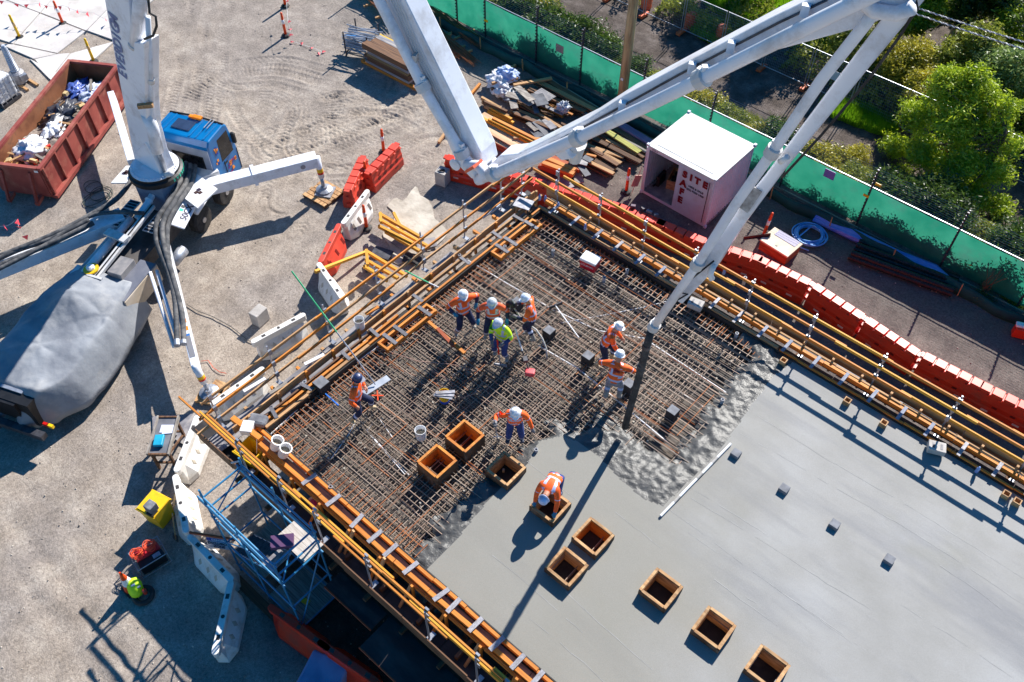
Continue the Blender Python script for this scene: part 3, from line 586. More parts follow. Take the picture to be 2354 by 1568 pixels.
# --- left side formwork (x = X0)
fw3 = thing('edge_formwork', 'timber edge formwork with grey clip bars on the pump truck side', 'formwork', (X0, Y0, D-0.2))
def runy(parent, x, z, w, h, m, cuts, name='waler'):
    for a, b in zip(cuts[:-1], cuts[1:]):
        dx = jit(0.01); piece(name, (x+dx, a+0.006, z+jit(0.006)), (x+dx+jit(0.012), b-0.006, z), w, h, m, parent)
runy(fw3, X0-0.05, D+0.05, 0.085, 0.13, WOOD_T, [5.5,6.9,8.5,9.1]); runy(fw3, X0-0.05, D+0.05, 0.06, 0.13, WOOD_O, [9.1,11.0,13.1,14.2,15.3,16.4])
runy(fw3, X0-0.24, D+0.03, 0.07, 0.10, WOOD_O, [5.2,6.4,7.8,9.2,10.4]); runy(fw3, X0-0.36, D+0.02, 0.05, 0.09, WOOD_D, [5.2,7.4,9.6])
runy(fw3, X0-0.42, D+0.05, 0.07, 0.12, WOOD_T, [9.4,11.8,13.6,15.0,16.9]); runy(fw3, X0-0.62, D+0.06, 0.04, 0.26, WOOD_T, [4.9,7.3,9.9,12.1,14.3,16.8], 'toe_board')
runy(fw3, X0-0.2, D-0.13, 0.3, 0.03, PLY_D, [5.2,8,11,14,16.4], 'ledge_board')
for y in (5.9,7.0,8.4,9.45,11.2,13.2,14.6,15.6): clip_bar((X0-0.44, y+jit(0.03), D+0.13), (X0-0.04, y+jit(0.03), D+0.12), fw3, 0.10, CLIPD)
for y in np.arange(5.4, 16.8, 0.95): piece('stud', (X0-0.55, y, D+0.24), (X0-0.55, y, D-0.4), 0.06, 0.07, WOOD_O if RNG.random() < .5 else WOOD_T, fw3, up=(1,0,0))
wk3 = thing('edge_walkway', 'grey plywood walkway between the formwork and the truck side rail', 'walkway', (X0-0.9, Y0, D-0.5))
for a, b in ((4.35,4.69),(4.7,6.5),(6.52,8.3),(8.32,10.1),(10.12,11.9)): piece('walkway_board', (X0-0.94, a, D-0.42+jit(0.01)), (X0-0.94, b-0.01, D-0.42), 0.56, 0.02, PLY_G, wk3)
for a, b in ((12.6,13.5),(13.8,14.6),(14.9,16.2),(16.25,17.2)): piece('walkway_board', (X0-0.92+jit(0.06), a, D-0.40), (X0-0.92+jit(0.06), b, D-0.40+jit(0.01)), 0.42, 0.02, PLY_G if a < 16 else PLY_D, wk3)
for a in np.arange(4.8, 17.2, 0.9): piece('bearer', (X0-1.35, a, D-0.5), (X0-0.1, a, D-0.5), 0.08, 0.12, WOOD_O if RNG.random() < .5 else WOOD_T, wk3)
# spare studs bolted upright at the corner and the timber tray standing in the mat
tray = thing('timber_tray', 'orange timber tray holding a white bucket beside the mat edge', 'tray', (X0+0.3, 9.0, D))
A = [at(648+100,800,D+0.1), at(742+140,722-20,D+0.1)]
piece('side_rail', (X0+0.45, 9.35, D+0.06), (X0+0.45, 11.15, D+0.06), 0.07, 0.14, WOOD_O, tray); piece('side_rail', (X0+0.12, 9.35, D+0.06), (X0+0.12, 11.15, D+0.06), 0.07, 0.14, WOOD_O, tray)
piece('end_rail', (X0+0.08, 11.18, D+0.06), (X0+0.5, 11.18, D+0.06), 0.06, 0.14, WOOD_O, tray); piece('end_rail', (X0+0.08, 9.32, D+0.06), (X0+0.5, 9.32, D+0.06), 0.06, 0.14, WOOD_O, tray)
piece('tray_floor', (X0+0.285, 9.36, D-0.03), (X0+0.285, 11.14, D-0.03), 0.26, 0.02, WOOD_O, tray)
for y in (9.6, 10.0, 10.95): clip_bar((X0+0.0, y, D+0.15), (X0+0.52, y, D+0.145), tray, 0.11, CLIPD)
piece_ = [o for o in KIDS(tray) if o.name.startswith('tray_floor')]; bpy.data.objects.remove(piece_[0]) if piece_ else None
tray2 = copy_thing(tray, (X0+0.3, 14.0-0.35, D), 0, 'orange timber tray at the far corner of the steel mat', None)

# ------------------------------------------------------------------ square box-outs in the slab
SIDE_B = mat('form_side', rgb(74,52,36), rgb(112,82,58), 3, .8, rnd=.2, dirt=rgb(140,128,114), dscale=2)
def box_out(name, label, x, y, m1, m2, z0=D-0.34, h=0.46, s=0.72, t=0.055):
    r = thing(name, label, 'form box', (x, y, z0), random.uniform(-0.02, 0.02), 'square timber form boxes in the slab')
    for sx, sy in ((1,0),(-1,0),(0,1),(0,-1)):
        l = s if sx else s-2*t-0.004
        MB().box((sx*(s/2-t/2), sy*(s/2-t/2), h/2), (t if sx else l, l if sx else t, h-0.004*abs(sx))).build('side_board', SIDE_B, r)
        MB().box((sx*(s/2-t-0.012), sy*(s/2-t-0.012), h/2+.03), (0.018 if sx else l-0.04, l-0.04 if sx else 0.018, h-0.09)).build('liner_board', m1, r)
        MB().box((sx*(s/2-t/2-0.004), sy*(s/2-t/2-0.004), h+0.008), (t+0.012 if sx else l-0.03, l-0.03 if sx else t+0.012, 0.02)).build('cap_strip', m2, r)
    MB().box((0, 0, 0.02), (s-2*t, s-2*t, 0.02)).build('base_board', PLY_D, r)
    return r
lab = ['orange rimmed form box in the mat, nearer the shovel worker','form box with orange rim in the mat beside the white bucket','form box half reached by wet concrete below the shovel worker','form box the bending worker is leaning over','form box on the slab with bright orange rim, upper of the close pair','mortar smeared form box, lower of the close pair on the slab','form box on the slab midway along its row','second form box from the bottom edge of the photo','form box cut by the bottom edge of the photo']
for k, (bx, by) in enumerate(BOX):
    box_out('form_box', lab[k], bx, by, WOOD_O if k in (0,1,4) else WOOD_T, WOOD_O if k in (0,1) else WOOD_T, h=0.55+(0.06 if k < 2 else 0))
# ------------------------------------------------------------------ perimeter fence with shade cloth
FY = 25.86
SHADE = mat('green_shade_cloth', rgb(34,128,104), rgb(54,146,120), 1.3, 0.75, dirt=rgb(64,122,108), dscale=0.9)
_nt = SHADE.node_tree; _p = _nt.nodes['Principled BSDF']; _t = _nt.nodes.new('ShaderNodeBsdfTranslucent'); _m = _nt.nodes.new('ShaderNodeMixShader'); _m.inputs[0].default_value = 0.55
_nt.links.new(_p.inputs['Base Color'].links[0].from_socket, _t.inputs[0]); _nt.links.new(_p.outputs[0], _m.inputs[1]); _nt.links.new(_t.outputs[0], _m.inputs[2]); _nt.links.new(_m.outputs[0], _nt.nodes['Material Output'].inputs[0])
SHADE_D = mat('dark_green_cloth', rgb(6,62,58), rgb(14,84,76), 1.3, 0.8)
fence = thing('perimeter_fence', 'tall green shade cloth fence with wire strands and grey posts', 'fence', (-16, FY, 0))
pxs = [on_y(x, y, FY).x for x, y in ((1050,20),(1115,41),(1234,62),(1338,117),(1483,167),(1638,253),(1822,330),(2012,410),(2222,497))]
pxs = [pxs[0]-5.2, pxs[0]-2.6]+pxs+[pxs[-1]+2.7, pxs[-1]+5.4]
def cloth_panel(x0, x1, z0, z1, y, m, name='cloth_panel', amp=0.03, seed=0):
    nx, nz = 14, 6; vs = []; 
    for j in range(nz+1):
        for i in range(nx+1):
            u, v = i/nx, j/nz; e = math.sin(math.pi*u)
            vs.append((x0+(x1-x0)*u, y+amp*e*(mnoise.noise(Vector((x0+u*5, v*3, seed)))*1.6+0.3*math.sin(u*19+v*3))*(1-0.6*v), z0+(z1-z0)*v-0.02*e*(v > .99)))
    mb = MB().add(vs, [(j*(nx+1)+i, j*(nx+1)+i+1, (j+1)*(nx+1)+i+1, (j+1)*(nx+1)+i) for j in range(nz) for i in range(nx)])
    o = mb.build(name, m, fence, smooth=True, world=True); return o
for i, x in enumerate(pxs):
    p = rod('post', (x, FY, 0), (x, FY, 1.78), 0.035, STEEL_D, fence, 8)
    piece('post_arm', (x, FY, 1.78), (x, FY+0.05, 2.62), 0.05, 0.05, STEEL_D, fence)
    mb = MB()
    for k in range(17): mb.box((x, FY-0.05, 0.25+k*0.145), (0.07, 0.05, 0.05))
    stuff(mb.build('wire_insulators', STEEL_D, fence, world=True))
    if i < len(pxs)-1:
        cloth_panel(x+0.02, pxs[i+1]-0.02, 0.12, 1.74, FY+0.02, SHADE, seed=i)
        rod('top_rail', (x, FY, 1.80), (pxs[i+1], FY, 1.80), 0.022, GALV, fence, 6)
        for k in range(9): rod('wire', (x, FY+0.005*k, 1.90+0.083*k), (pxs[i+1], FY+0.005*k, 1.90+0.083*k), 0.0045, GALV, fence, 4)
for i, (x, y) in enumerate(((1117,48),(1487,190),(2018,425),(1990,450))):
    p = on_y(x, y, FY-0.07); MB().box(p, (0.2, 0.02, 0.1)).build('warning_tag', YELLOW_P, fence, world=True)
for x, y, c in ((1286,112,(150,132,128)),(1906,401,(128,118,186))):
    p = on_y(x, y, FY-0.06); MB().box(p, (0.40, 0.015, 0.34)).build('sign_panel', flat('sign_%d' % c[0], *c), fence, world=True)
# low silt cloth in front of the fence, ground board and rail
silt = thing('silt_barrier', 'low dark green cloth silt strip along the foot of the fence', 'barrier', (-14, 25.1, 0))
xs_ = np.linspace(-27, 3, 90); vs = []
for x in xs_:
    w_ = 0.05*math.sin(x*1.7)+0.04*math.sin(x*4.1+1); vs += [(x, 25.05+w_, 0.0), (x, 25.12+w_, 0.22), (x, 25.2+w_, 0.36+0.05*math.sin(x*2.3))]
fs = [(3*i+j, 3*i+3+j, 3*i+4+j, 3*i+1+j) for i in range(len(xs_)-1) for j in (0,1)]
o = MB().add(vs, fs).build('cloth_strip', SHADE_D, silt, smooth=True, world=True); o.modifiers.new('t', 'SOLIDIFY').thickness = 0.008
for x in np.arange(-26, 3, 2.4): piece('stake', (x, 25.02, 0), (x-0.02, 25.0, 0.6), 0.05, 0.03, WOOD_T, silt)
fb = thing('fence_kerb_board', 'grey edging board lying along the inside of the green fence', 'board', (-14, 25.6, 0))
for a in np.arange(-27, 3, 3.0): piece('board', (a, FY-0.2, 0.06), (a+2.97, FY-0.2, 0.06), 0.04, 0.14, WOOD_G, fb)

# ------------------------------------------------------------------ temporary fence beyond
TY = 31.85
tf = thing('temporary_fence', 'steel mesh temporary fence on orange feet beyond the green fence', 'fence', (-10, TY, 0))
tpx = [on_y(x, y, TY).x for x, y in ((1481,22),(1562,60),(1655,98),(1845,202),(1951,248))]; st_ = (tpx[-1]-tpx[0])/5
tpx = [tpx[0]+st_*k for k in range(-2, 10)]
ORF = mat('orange_foot', rgb(214,92,48), rgb(232,116,70), 3, 0.6, rnd=0.1)
for i, x in enumerate(tpx):
    for dx in (-0.05, 0.05): rod('post', (x+dx, TY, 0.05), (x+dx, TY, 1.86), 0.02, GALV, tf, 6)
    MB().box((x, TY, 0.07), (0.22, 0.62, 0.12), taper=(0.9, 0.94)).build('foot', ORF, tf, world=True, bevel=0.02)
    if i < len(tpx)-1:
        x1 = tpx[i+1]
        for z in (0.2, 1.84): rod('rail', (x+0.05, TY, z), (x1-0.05, TY, z), 0.018, GALV, tf, 6)
        mb = MB()
        for k in range(1, 14): mb.tube([(x+0.05, TY, 0.2+0.12*k), (x1-0.05, TY, 0.2+0.12*k)], 0.003, 4)
        for k in range(1, 26): mb.tube([(x+(x1-x)*k/26, TY, 0.2), (x+(x1-x)*k/26, TY, 1.84)], 0.003, 4)
        stuff(mb.build('wire_mesh', GALV, tf, world=True))
for x, y, s in ((1693,112,0.55),(1922,176,0.45)):
    p = on_y(x, y, TY-0.03); MB().box(p, (s, 0.01, s*0.9)).build('notice_board', flat('notice', 196,200,212), tf, world=True)
barrel = lambda x, y, lab: (lambda p: tag(MB().lathe(p, [(0.22,0),(0.26,0.04),(0.25,0.3),(0.27,0.34),(0.24,0.62),(0.2,0.68),(0,0.69)], 14).build('drum', ORF, smooth=False), lab, 'drum', 'orange drums along the temporary fence'))(at(x, y, 0))
barrel(1585,62,'orange drum in shade just beyond the timber pole and fence'); barrel(1655,92,'sunlit orange drum half hidden by the top of the boom'); barrel(1484,18,'orange drum at the top edge next to the timber pole')

# ------------------------------------------------------------------ timber power pole and overhead cables
pp = at(1424.5, 270, 0); pt = thing('power_pole', 'tall round timber power pole standing at the green fence', 'pole', pp)
POLEM = mat('pole_timber', rgb(150,128,92), rgb(196,172,128), 1.2, 0.85, stretch=(5,5,0.5), bump=0.4, dirt=rgb(96,78,58), dscale=1.0)
MB().tube([(0,0,-0.1),(0,0,4),(0,0,11.5)], [0.2,0.185,0.15], 16).build('pole_shaft', POLEM, pt, smooth=True)
MB().box((0.02,-0.2,1.9), (0.1,0.02,0.1)).build('pole_tag', PVC, pt)
for k, (a, b, lab) in enumerate((((2000,-19),(2420,117),'upper twisted white overhead cable at the top right'),((2000,-5),(2420,134),'lower twisted white overhead cable at the top right'))):
    P, Q = at(a[0], a[1], 7.4), at(b[0], b[1], 7.4); mb = MB(); n = 240
    for ph in (0, math.pi):
        pts = [P.lerp(Q, t/n)+Vector((0,0.014*math.cos(t*0.8+ph), 0.014*math.sin(t*0.8+ph)-0.04*math.sin(math.pi*t/n))) for t in range(n+1)]; mb.tube(pts, 0.013, 5, mi=0 if ph == 0 else 1)
    tag(mb.build('overhead_cable', [PVC, flat('grey_cable', 120,120,128)]), lab, 'cable', 'overhead cables')

# ------------------------------------------------------------------ storage container
c0, c1, c2_ = at(2565.3/1.7407, 768.3/1.7407), at(2818.8/1.7407, 910.2/1.7407), at(2952.7/1.7407, 762/1.7407)
CL, CDp, CH = (c1-c0).length, (c2_-c1).length, 2.2
ct = thing('storage_container', 'small white storage container with red lettering and one door open', 'container', c0, math.atan2(c1.y-c0.y, c1.x-c0.x))
CW = mat('container_white', rgb(190,198,212), rgb(206,212,224), 1.2, 0.5, dirt=rgb(190,184,194), dscale=1.6)
CROOF = mat('container_roof', rgb(188,190,190), rgb(208,210,209), 0.9, 0.55, dirt=rgb(172,164,156), dscale=1.1)
MB().box((CL/2, CDp/2, CH-0.03), (CL+0.06, CDp+0.06, 0.06)).box((CL/2, CDp/2, CH+0.005), (CL-0.5, CDp-0.4, 0.012)).build('roof', CROOF, ct, bevel=0.01)
MB().box((CL/2, CDp/2, 0.07), (CL-0.02, CDp-0.02, 0.10)).build('container_floor', PLY_G, ct)
def corrug(x0, y0, x1, y1, name):
    a, b = Vector((x0,y0,0)), Vector((x1,y1,0)); d = (b-a).normalized(); n = Vector((d.y,-d.x,0)); L = (b-a).length; mb = MB(); k = int(L/0.14); pts = []
    for i in range(k):
        s = L*i/k; l = L/k; pts += [(s,0),(s+l*.3,0),(s+l*.5,-0.03),(s+l*.8,-0.03)]
    pts.append((L,0)); vs = [a+d*s+n*o+Vector((0,0,z)) for z in (0.1, CH-0.06) for s, o in pts]; m = len(pts)
    return mb.add(vs, [(i, i+1, m+i+1, m+i) for i in range(m-1)]).build(name, CW, ct)
corrug(CL-0.01, 0.05, CL-0.01, CDp-0.05, 'side_wall'); corrug(0.05, CDp-0.02, CL-0.05, CDp-0.02, 'back_wall'); corrug(0.02, CDp-0.05, 0.02, 0.05, 'side_wall')
for x in (0.04, CL-0.04):
    for y in (0.03, CDp-0.04): MB().box((x, y, CH/2), (0.08, 0.07, CH-0.005)).build('corner_post', CW, ct)
MB().box((CL/2, 0.03, 0.06), (CL-0.17, 0.06, 0.12)).build('sill_beam', CW, ct); MB().box((CL/2, 0.03, CH-0.12), (CL-0.17, 0.06, 0.11)).build('header_beam', CW, ct)
for x in (0, CL):
    for y in (0, CDp):
        for z in (0.05, CH): MB().box((x, y, z), (0.1, 0.1, 0.1)).build('corner_casting', CW, ct)
xm = CL*0.475
dl = MB().box(((xm+CL-0.09)/2, 0.02, CH/2-0.02), (CL-0.09-xm, 0.045, CH-0.28)).build('door', CW, ct)
MB().box((xm+0.09, -0.008, CH/2-0.02), (0.14, 0.012, CH-0.3)).build('door_edge', CW, dl); MB().tube([(CL-0.17,-0.03,0.15),(CL-0.17,-0.03,CH-0.2)], 0.012, 6).build('door_seal', BLACK, dl)
RL = flat('lettering_red', 128,8,26, rough=0.5); BL = flat('lettering_dark', 50,44,70)
f = lambda x, z: axes((x, -0.022, z), (1,0,0), (0,0,1))
for ch, x in zip('SITE', (xm+0.30, xm+0.56, xm+0.82, xm+1.14)): text(ch, 0.36, RL, dl, f(x, CH-0.42), bold=0.026)
for ch, z in zip('AFE', (CH-0.82, CH-1.2, CH-1.58)): text(ch, 0.36, RL, dl, f(xm+0.30, z), bold=0.026)
text('HIRE & SALE', 0.115, BL, dl, f(xm+0.83, CH-0.80), bold=0.003); text('(03) 9363 1900', 0.115, BL, dl, f(xm+0.83, CH-0.95), bold=0.003)
text('SIZE 3', 0.09, BL, ct, f(0.3, CH-0.12)).location.y = -0.004
od = MB().beam((-0.05,0.03,CH/2-0.02), (-0.09,1.25,CH/2-0.02), 0.045, CH-0.28).build('door', CW, ct); od['label'] = 'open door leaf folded back along the container side'
for y in (0.35,0.8): MB().tube([(-0.11, y, 0.2),(-0.11, y, CH-0.3)], 0.012, 6).build('lock_rod', GALV, od)
sb_ = thing('timber_box', 'open timber tool box inside the container doorway', 'box', ct.matrix_basis @ Vector((0.75, 1.1, 0.12)), 0.3)
for a, b in (((-0.25,-0.4),(-0.25,0.4)),((0.25,-0.4),(0.25,0.4))): piece('side_board', sb_.matrix_basis @ Vector((*a,0.2)), sb_.matrix_basis @ Vector((*b,0.2)), 0.03, 0.4, WOOD_T, sb_)
for y in (-0.38, 0.38): piece('end_board', sb_.matrix_basis @ Vector((-0.25,y,0.2)), sb_.matrix_basis @ Vector((0.25,y,0.2)), 0.03, 0.39, WOOD_T, sb_)
tl = tag(MB().lathe((0.85,1.3,0.42), [(0.1,0),(0.14,0.12),(0.05,0.2),(0,0.2)], 9).box((0.75,0.95,0.40),(0.2,0.24,0.18),0.4,1).box((0.7,1.25,0.42),(0.14,0.2,0.2),1.0,1).frame(ct.matrix_basis).build('power_tool', [RED_P, BLACK]), 'red and black power tools in the box inside the container', 'tool')
mt_ = tag(MB().box((0.3,0.75,0.35),(0.12,0.5,0.44),0.1).tube([(0.22,0.4,0.16),(0.3,1.0,0.16)],0.04,6).frame(ct.matrix_basis).build('pump_motor', BLACK), 'black motor standing against the inner container wall', 'motor')
pk = tag(MB().beam((-0.2,-0.22,0.3),(-0.14,-0.12,0.8),0.03,0.26).tube([(-0.22,-0.3,0.0),(-0.1,-0.05,1.2)],0.012,6).frame(ct.matrix_basis).build('hand_shovel', [mat('shovel_pink', rgb(196,140,128), rgb(214,168,154), 5, .7)]), 'long handled shovel leaning by the open container door', 'shovel')

# ------------------------------------------------------------------ barriers
def ribbed_barrier(m, label, name='plastic_barrier', group='red ribbed plastic barriers', L=1.86, holes=0):
    t = thing(name, label, 'barrier', (0,0,0), 0, group); h = L/2
    prof = [(-.26,0),(.26,0),(.26,.30),(.22,.36),(.22,.52),(.19,.58),(.16,.80),(-.16,.80),(-.19,.58),(-.22,.52),(-.22,.36),(-.26,.30)]
    M = Matrix(((0,0,1,-h),(1,0,0,0),(0,1,0,0),(0,0,0,1)))
    MB().prism(prof, 0, L, M=M).build('body', m, t, bevel=0.02)
    n = 5; w = L/n
    for k in range(n):
        MB().box((-h+w*(k+.5), 0, 0.845), (w-0.035, 0.36, 0.10), taper=(0.97, 0.86)).box((-h+w*(k+.5)+w*.36, -0.19, .79), (0.1,0.06,0.05)).build('top_pad', m, t, bevel=0.012)
    for x in (-h*.5, h*.5): MB().box((x, -0.262, 0.22), (0.2, 0.012, 0.07)).build('lift_slot', flat('slot_highlight', 240,196,186) if m is RED_P else flat('slot_dark', 110,28,16), t)  # pale pink on the red barriers is a highlight painted into the slots
    for x in (-h*.28, h*.3): MB().box((x, -0.222, 0.44), (0.14, 0.01, 0.08)).build('drain_recess', flat('recess_red', 120,14,6), t)
    for s in (-1, 1): [MB().box((s*(h+0.03), 0, z_), d_).build('hinge_lug', m, t) for z_, d_ in ((.55,(.09,.12,.12)),(.86,(.10,.2,.06)),(.22,(.09,.16,.12)))]
    for k in range(holes):
        x = -h+L*(k+1)/(holes+1)
        for s in (-1, 1): MB().lathe((x, s*0.219, 0.45), [(0.095,-0.004),(0.095,0.008),(0.06,0.009),(0.0,0.009)], 14, axis=(0,s,0)).build('round_hole', flat('recess_red', 120,14,6), t)
    if m is RED_P: text('coates', 0.13, flat('lettering_pale', 226,120,100), t, axes((0.0,-0.264,0.13), (1,0,0), (0,0,1)))
    return t
def sloped_barrier(m, label, group, slots=0, L=1.9, pockets=True):
    t = thing('plastic_barrier', label, 'barrier', (0,0,0), 0, group); h = L/2
    st_poly = [(h-0.09+0.09*math.cos(a), 0.09*math.sin(a)) for a in np.linspace(-1.57,1.57,7)]+[(-h+0.09+0.09*math.cos(a), 0.09*math.sin(a)) for a in np.linspace(1.57,4.71,7)]
    MB().prism(st_poly, 0.66, 0.88).build('top_rail', m, t, bevel=0.012)
    bot = [(h-.12,-.14),(h-.12,.14),(h-.42,.31),(-h+.42,.31),(-h+.12,.14),(-h+.12,-.14),(-h+.42,-.31),(h-.42,-.31)]
    mid = [(x, y) for x, y in bot]; top = [(h-.15,-.075),(h-.15,.075),(h-.36,.085),(-h+.36,.085),(-h+.15,.075),(-h+.15,-.075),(-h+.36,-.085),(h-.36,-.085)]
    vs = [(x,y,0) for x,y in bot]+[(x,y,.22) for x,y in mid]+[(x,y,.68) for x,y in top]
    MB().add(vs, [tuple(range(8))[::-1], tuple(range(16,24))]+[(b+i, b+(i+1)%8, b+8+(i+1)%8, b+8+i) for b in (0,8) for i in range(8)]).build('body', m, t, bevel=0.015)
    dk = flat('recess_dark', 70,66,64)
    MB().lathe((0,0,0.872), [(0.05,0),(0.05,0.012),(0,0.012)], 12).build('filler_hole', dk, t)
    for x in (-h*.55, h*.55): MB().box((x, 0, 0.877), (0.13, 0.09, 0.012)).build('lift_slot', dk, t)
    pm = flat('pocket_'+m.name, *((190,180,164) if m is WHITE_P else (150,30,12)))
    if pockets:
        for s in (-1, 1):
            for k in range(3):
                x = (-0.34, 0, 0.34)[k]; n = Vector((0, s*.46, .225)).normalized(); c = Vector((x, s*(0.085+.31)/2, .45)) + n*0.002
                u = Vector((1,0,0)); v = n.cross(u); P = [c+u*0.075, c+v*0.13, c-u*0.075, c-v*0.13]; Q = [c+n*0.012+(p-c)*0.55 for p in P]
                MB().add(P+Q, [(0,1,5,4),(1,2,6,5),(2,3,7,6),(3,0,4,7),(4,5,6,7)]).build('side_pocket', pm, t)
    for k in range(slots):
        for s in (-1, 1):
            x = -h*.6+h*1.2*k/(slots-1); n = Vector((0, s*.46, .225)).normalized(); c = Vector((x, s*(0.085+.31)/2, .45)); v = n.cross(Vector((1,0,0)))
            MB().beam(c-v*0.12+n*0.002, c+v*0.12+n*0.002, 0.12, 0.012, up=n).build('side_slot', flat('slot_shade', 120,110,104) if m is WHITE_P else flat('recess_red', 120,14,6), t)
    return t
def put(src, used, p, q, label, z=0.88, z0=0.0):
    P, Q = at(p[0], p[1], z), at(q[0], q[1], z); mid = (P+Q)/2; a = math.atan2(Q.y-P.y, Q.x-P.x)
    if not used.get(src.name): used[src.name] = 1; src.matrix_basis = Matrix.Translation((mid.x,mid.y,z0)) @ Matrix.Rotation(a,4,'Z'); src['label'] = label; return src
    return copy_thing(src, (mid.x, mid.y, z0), a, label)
used = {}
rb = ribbed_barrier(RED_P, 'x')
row = [((1036,362),(1122,384),'red barrier under the lower boom elbow, end of the row'),((1122,384),(1214,410),'red barrier half hidden behind the deck corner under the boom'),((1214,410),(1316,440),'red barrier behind the rails, next after the deck corner'),((1316,440),(1425,474),'red barrier behind the rails with small gear lying on its top'),((1425,474),(1522,512),'red barrier in the shade of the white container, ending beside its corner'),((1522,512),(1608,548),'red barrier at the gap, nearest the container front corner'),
  ((1643,560),(1742,592),'red barrier just right of the boom, in front of the pale crate'),((1742,592),(1864,650),'second red barrier to the right of the boom'),((1864,650),(1992,733),'red barrier beside the deep shade near the blue sheet'),((1992,733),(2112,812),'red barrier with a broken end at the gap in the row'),((2122,814),(2263,886),'red barrier just after the gap toward the bottom right'),((2263,886),(2390,948),'red barrier cut by the right edge of the photo')]
for p, q, l in row: put(rb, used, p, q, l, 0.9)
for (x_,y_),d_,a_,m_,l_ in (((1455,474),(.16,.1,.1),.5,(92,66,88),'purple fitting at the left end of the gear on the red barrier'),((1478,480),(.12,.14,.12),1.2,(60,50,66),'dark fitting in the middle of the gear on the red barrier'),((1492,486),(.2,.08,.08),.2,(140,140,150),'pale grey fitting beside the dark one on the red barrier'),((1508,494),(.14,.1,.1),.8,(110,108,120),'grey fitting at the container end of the red barrier')): tag(MB().box(at(x_,y_,.96),d_,a_).build('fitting', flat('gear_%d' % m_[0], *m_)), l_, 'fitting', 'gear on the red barrier')
rf = ribbed_barrier(RED_F, 'x', group='faded red barriers beside the pump truck', holes=4)
put(rf, used, (797,438),(834,360),'faded red barrier standing beside the timber pallet'); put(rf, used, (843,398),(912,330),'faded red barrier with round holes touching its neighbour')
ws = sloped_barrier(WHITE_P, 'x', 'white plastic barriers', slots=4, pockets=False)
put(ws, used, (782,520),(850,430),'white slotted barrier between the red ones and the orange barrier'); 
wr = sloped_barrier(RED_F, 'x', 'white plastic barriers', slots=3, pockets=False); del wr['group']
put(wr, used, (733,606),(781,510),'bright orange slotted barrier between two white barriers')
wp = sloped_barrier(WHITE_P, 'x', 'white plastic barriers')
for p, q, l in (((727,598),(792,692),'white barrier leading from the orange one under the deck rail'),((580,785),(698,722),'dirty white barrier half under the left deck rail near the pale block'),((456,950),(402,1088),'brightest white barrier between the table and the scaffold'),((402,1092),(428,1222),'white barrier beside the yellow bin'),((430,1226),(537,1338),'white barrier beside the exclusion zone sign'),((530,1338),(493,1500),'white barrier with sun stripes farthest from the table'),((490,925),(600,848),'white barrier lying behind the corner rail of the deck')):
    put(wp, used, p, q, l)
rs = sloped_barrier(RED_P, 'x', 'red barriers in the deck shadow', pockets=False, L=2.0)
put(rs, used, (632,1402),(742,1482),'red barrier in the deep deck shadow below the scaffold'); put(rs, used, (744,1482),(864,1566),'red barrier at the bottom edge behind the blue covered box')

# ------------------------------------------------------------------ bollards, cones, flags
def bollard(m, label, px, tilt=(0,0), group='orange bollards'):
    p = at(px[0], px[1], 0); t = thing('bollard', label, 'bollard', p, 0, group); sh = Matrix.Identity(4); sh[0][2] = tilt[0]; sh[1][2] = tilt[1]
    MB().lathe((0,0,0), [(0.19,0),(0.2,0.03),(0.17,0.06),(0.09,0.09),(0,0.09)], 8).build('base', BLACKR if m is not YELLOW_P else BLACKR, t)
    MB().lathe((0,0,0.08), [(0.062,0),(0.06,0.3),(0.056,0.56),(0.056,0.88),(0.042,0.9),(0.05,0.93),(0.05,1.0),(0.03,1.04),(0,1.04)], 12).frame(sh).build('post', m, t, smooth=True)
    MB().lathe((0,0,0.58), [(0.060,0),(0.060,0.2)], 12).frame(sh).build('reflective_sleeve', REFL if m is not YELLOW_P else flat('tan_band', 206,170,110), t, smooth=True)
    return t
bollard(ORANGE_P,'orange bollard on the pale footpath paving',(145,55)); bollard(YELLOW_P,'yellow bollard at the edge of the footpath paving',(46,87)); 
bollard(YELLOW_P,'faded tan bollard behind the rubbish skip end',(216,142)); bollard(ORANGE_P,'orange bollard at the top edge beside the flags',(656,14)); bollard(ORANGE_P,'orange bollard with flags in the open yard',(657,82))
bollard(ORANGE_P,'orange bollard standing by the open container door',(1439,441)); bollard(ORANGE_P,'orange bollard behind the faded red barrier with round holes',(882,350),(0.03,0)); bollard(ORANGE_P,'orange bollard at the red and white barrier joint',(845,425+0),(0,0)); bollard(ORANGE_P,'orange bollard beside the slotted white barrier',(843,525)); bollard(ORANGE_P,'orange bollard leaning over the pale crate',(1752,545),(0.05,0.1))
FLAGM = mat('flag_red', rgb(232,60,80), rgb(240,90,100), 3, 0.6)
def bunting(name, label, pts, n, lying=False, h=0.9):
    P = [at(x, y, z) for x, y, z in pts]; r = thing(name, label, 'bunting', P[0]); mb = MB(); L = []
    for a, b in zip(P[:-1], P[1:]):
        for t in range(12): L.append(a.lerp(b, t/12)-Vector((0,0,(0.12 if not lying else 0)*math.sin(math.pi*t/12))))
    L.append(P[-1]); mb.tube(L, 0.006, 4).build('cord', PVC, r, world=True)
    for k in range(n):
        c = L[int((k+0.5)*len(L)/n)]; a = RNG.uniform(0, 6.3)
        d = Vector((math.cos(a), math.sin(a), 0))*0.11; e = Vector((-d.y, d.x, 0))*1.3 if lying else Vector((jit(.05),jit(.05),-0.2))
        MB().add([c-d, c+d, c+e+Vector((0,0,0.015)), c+e*0.5+Vector((0,0,0.05))], [(0,1,3),(1,2,3),(2,0,3)]).build('flag', FLAGM, r, world=True)
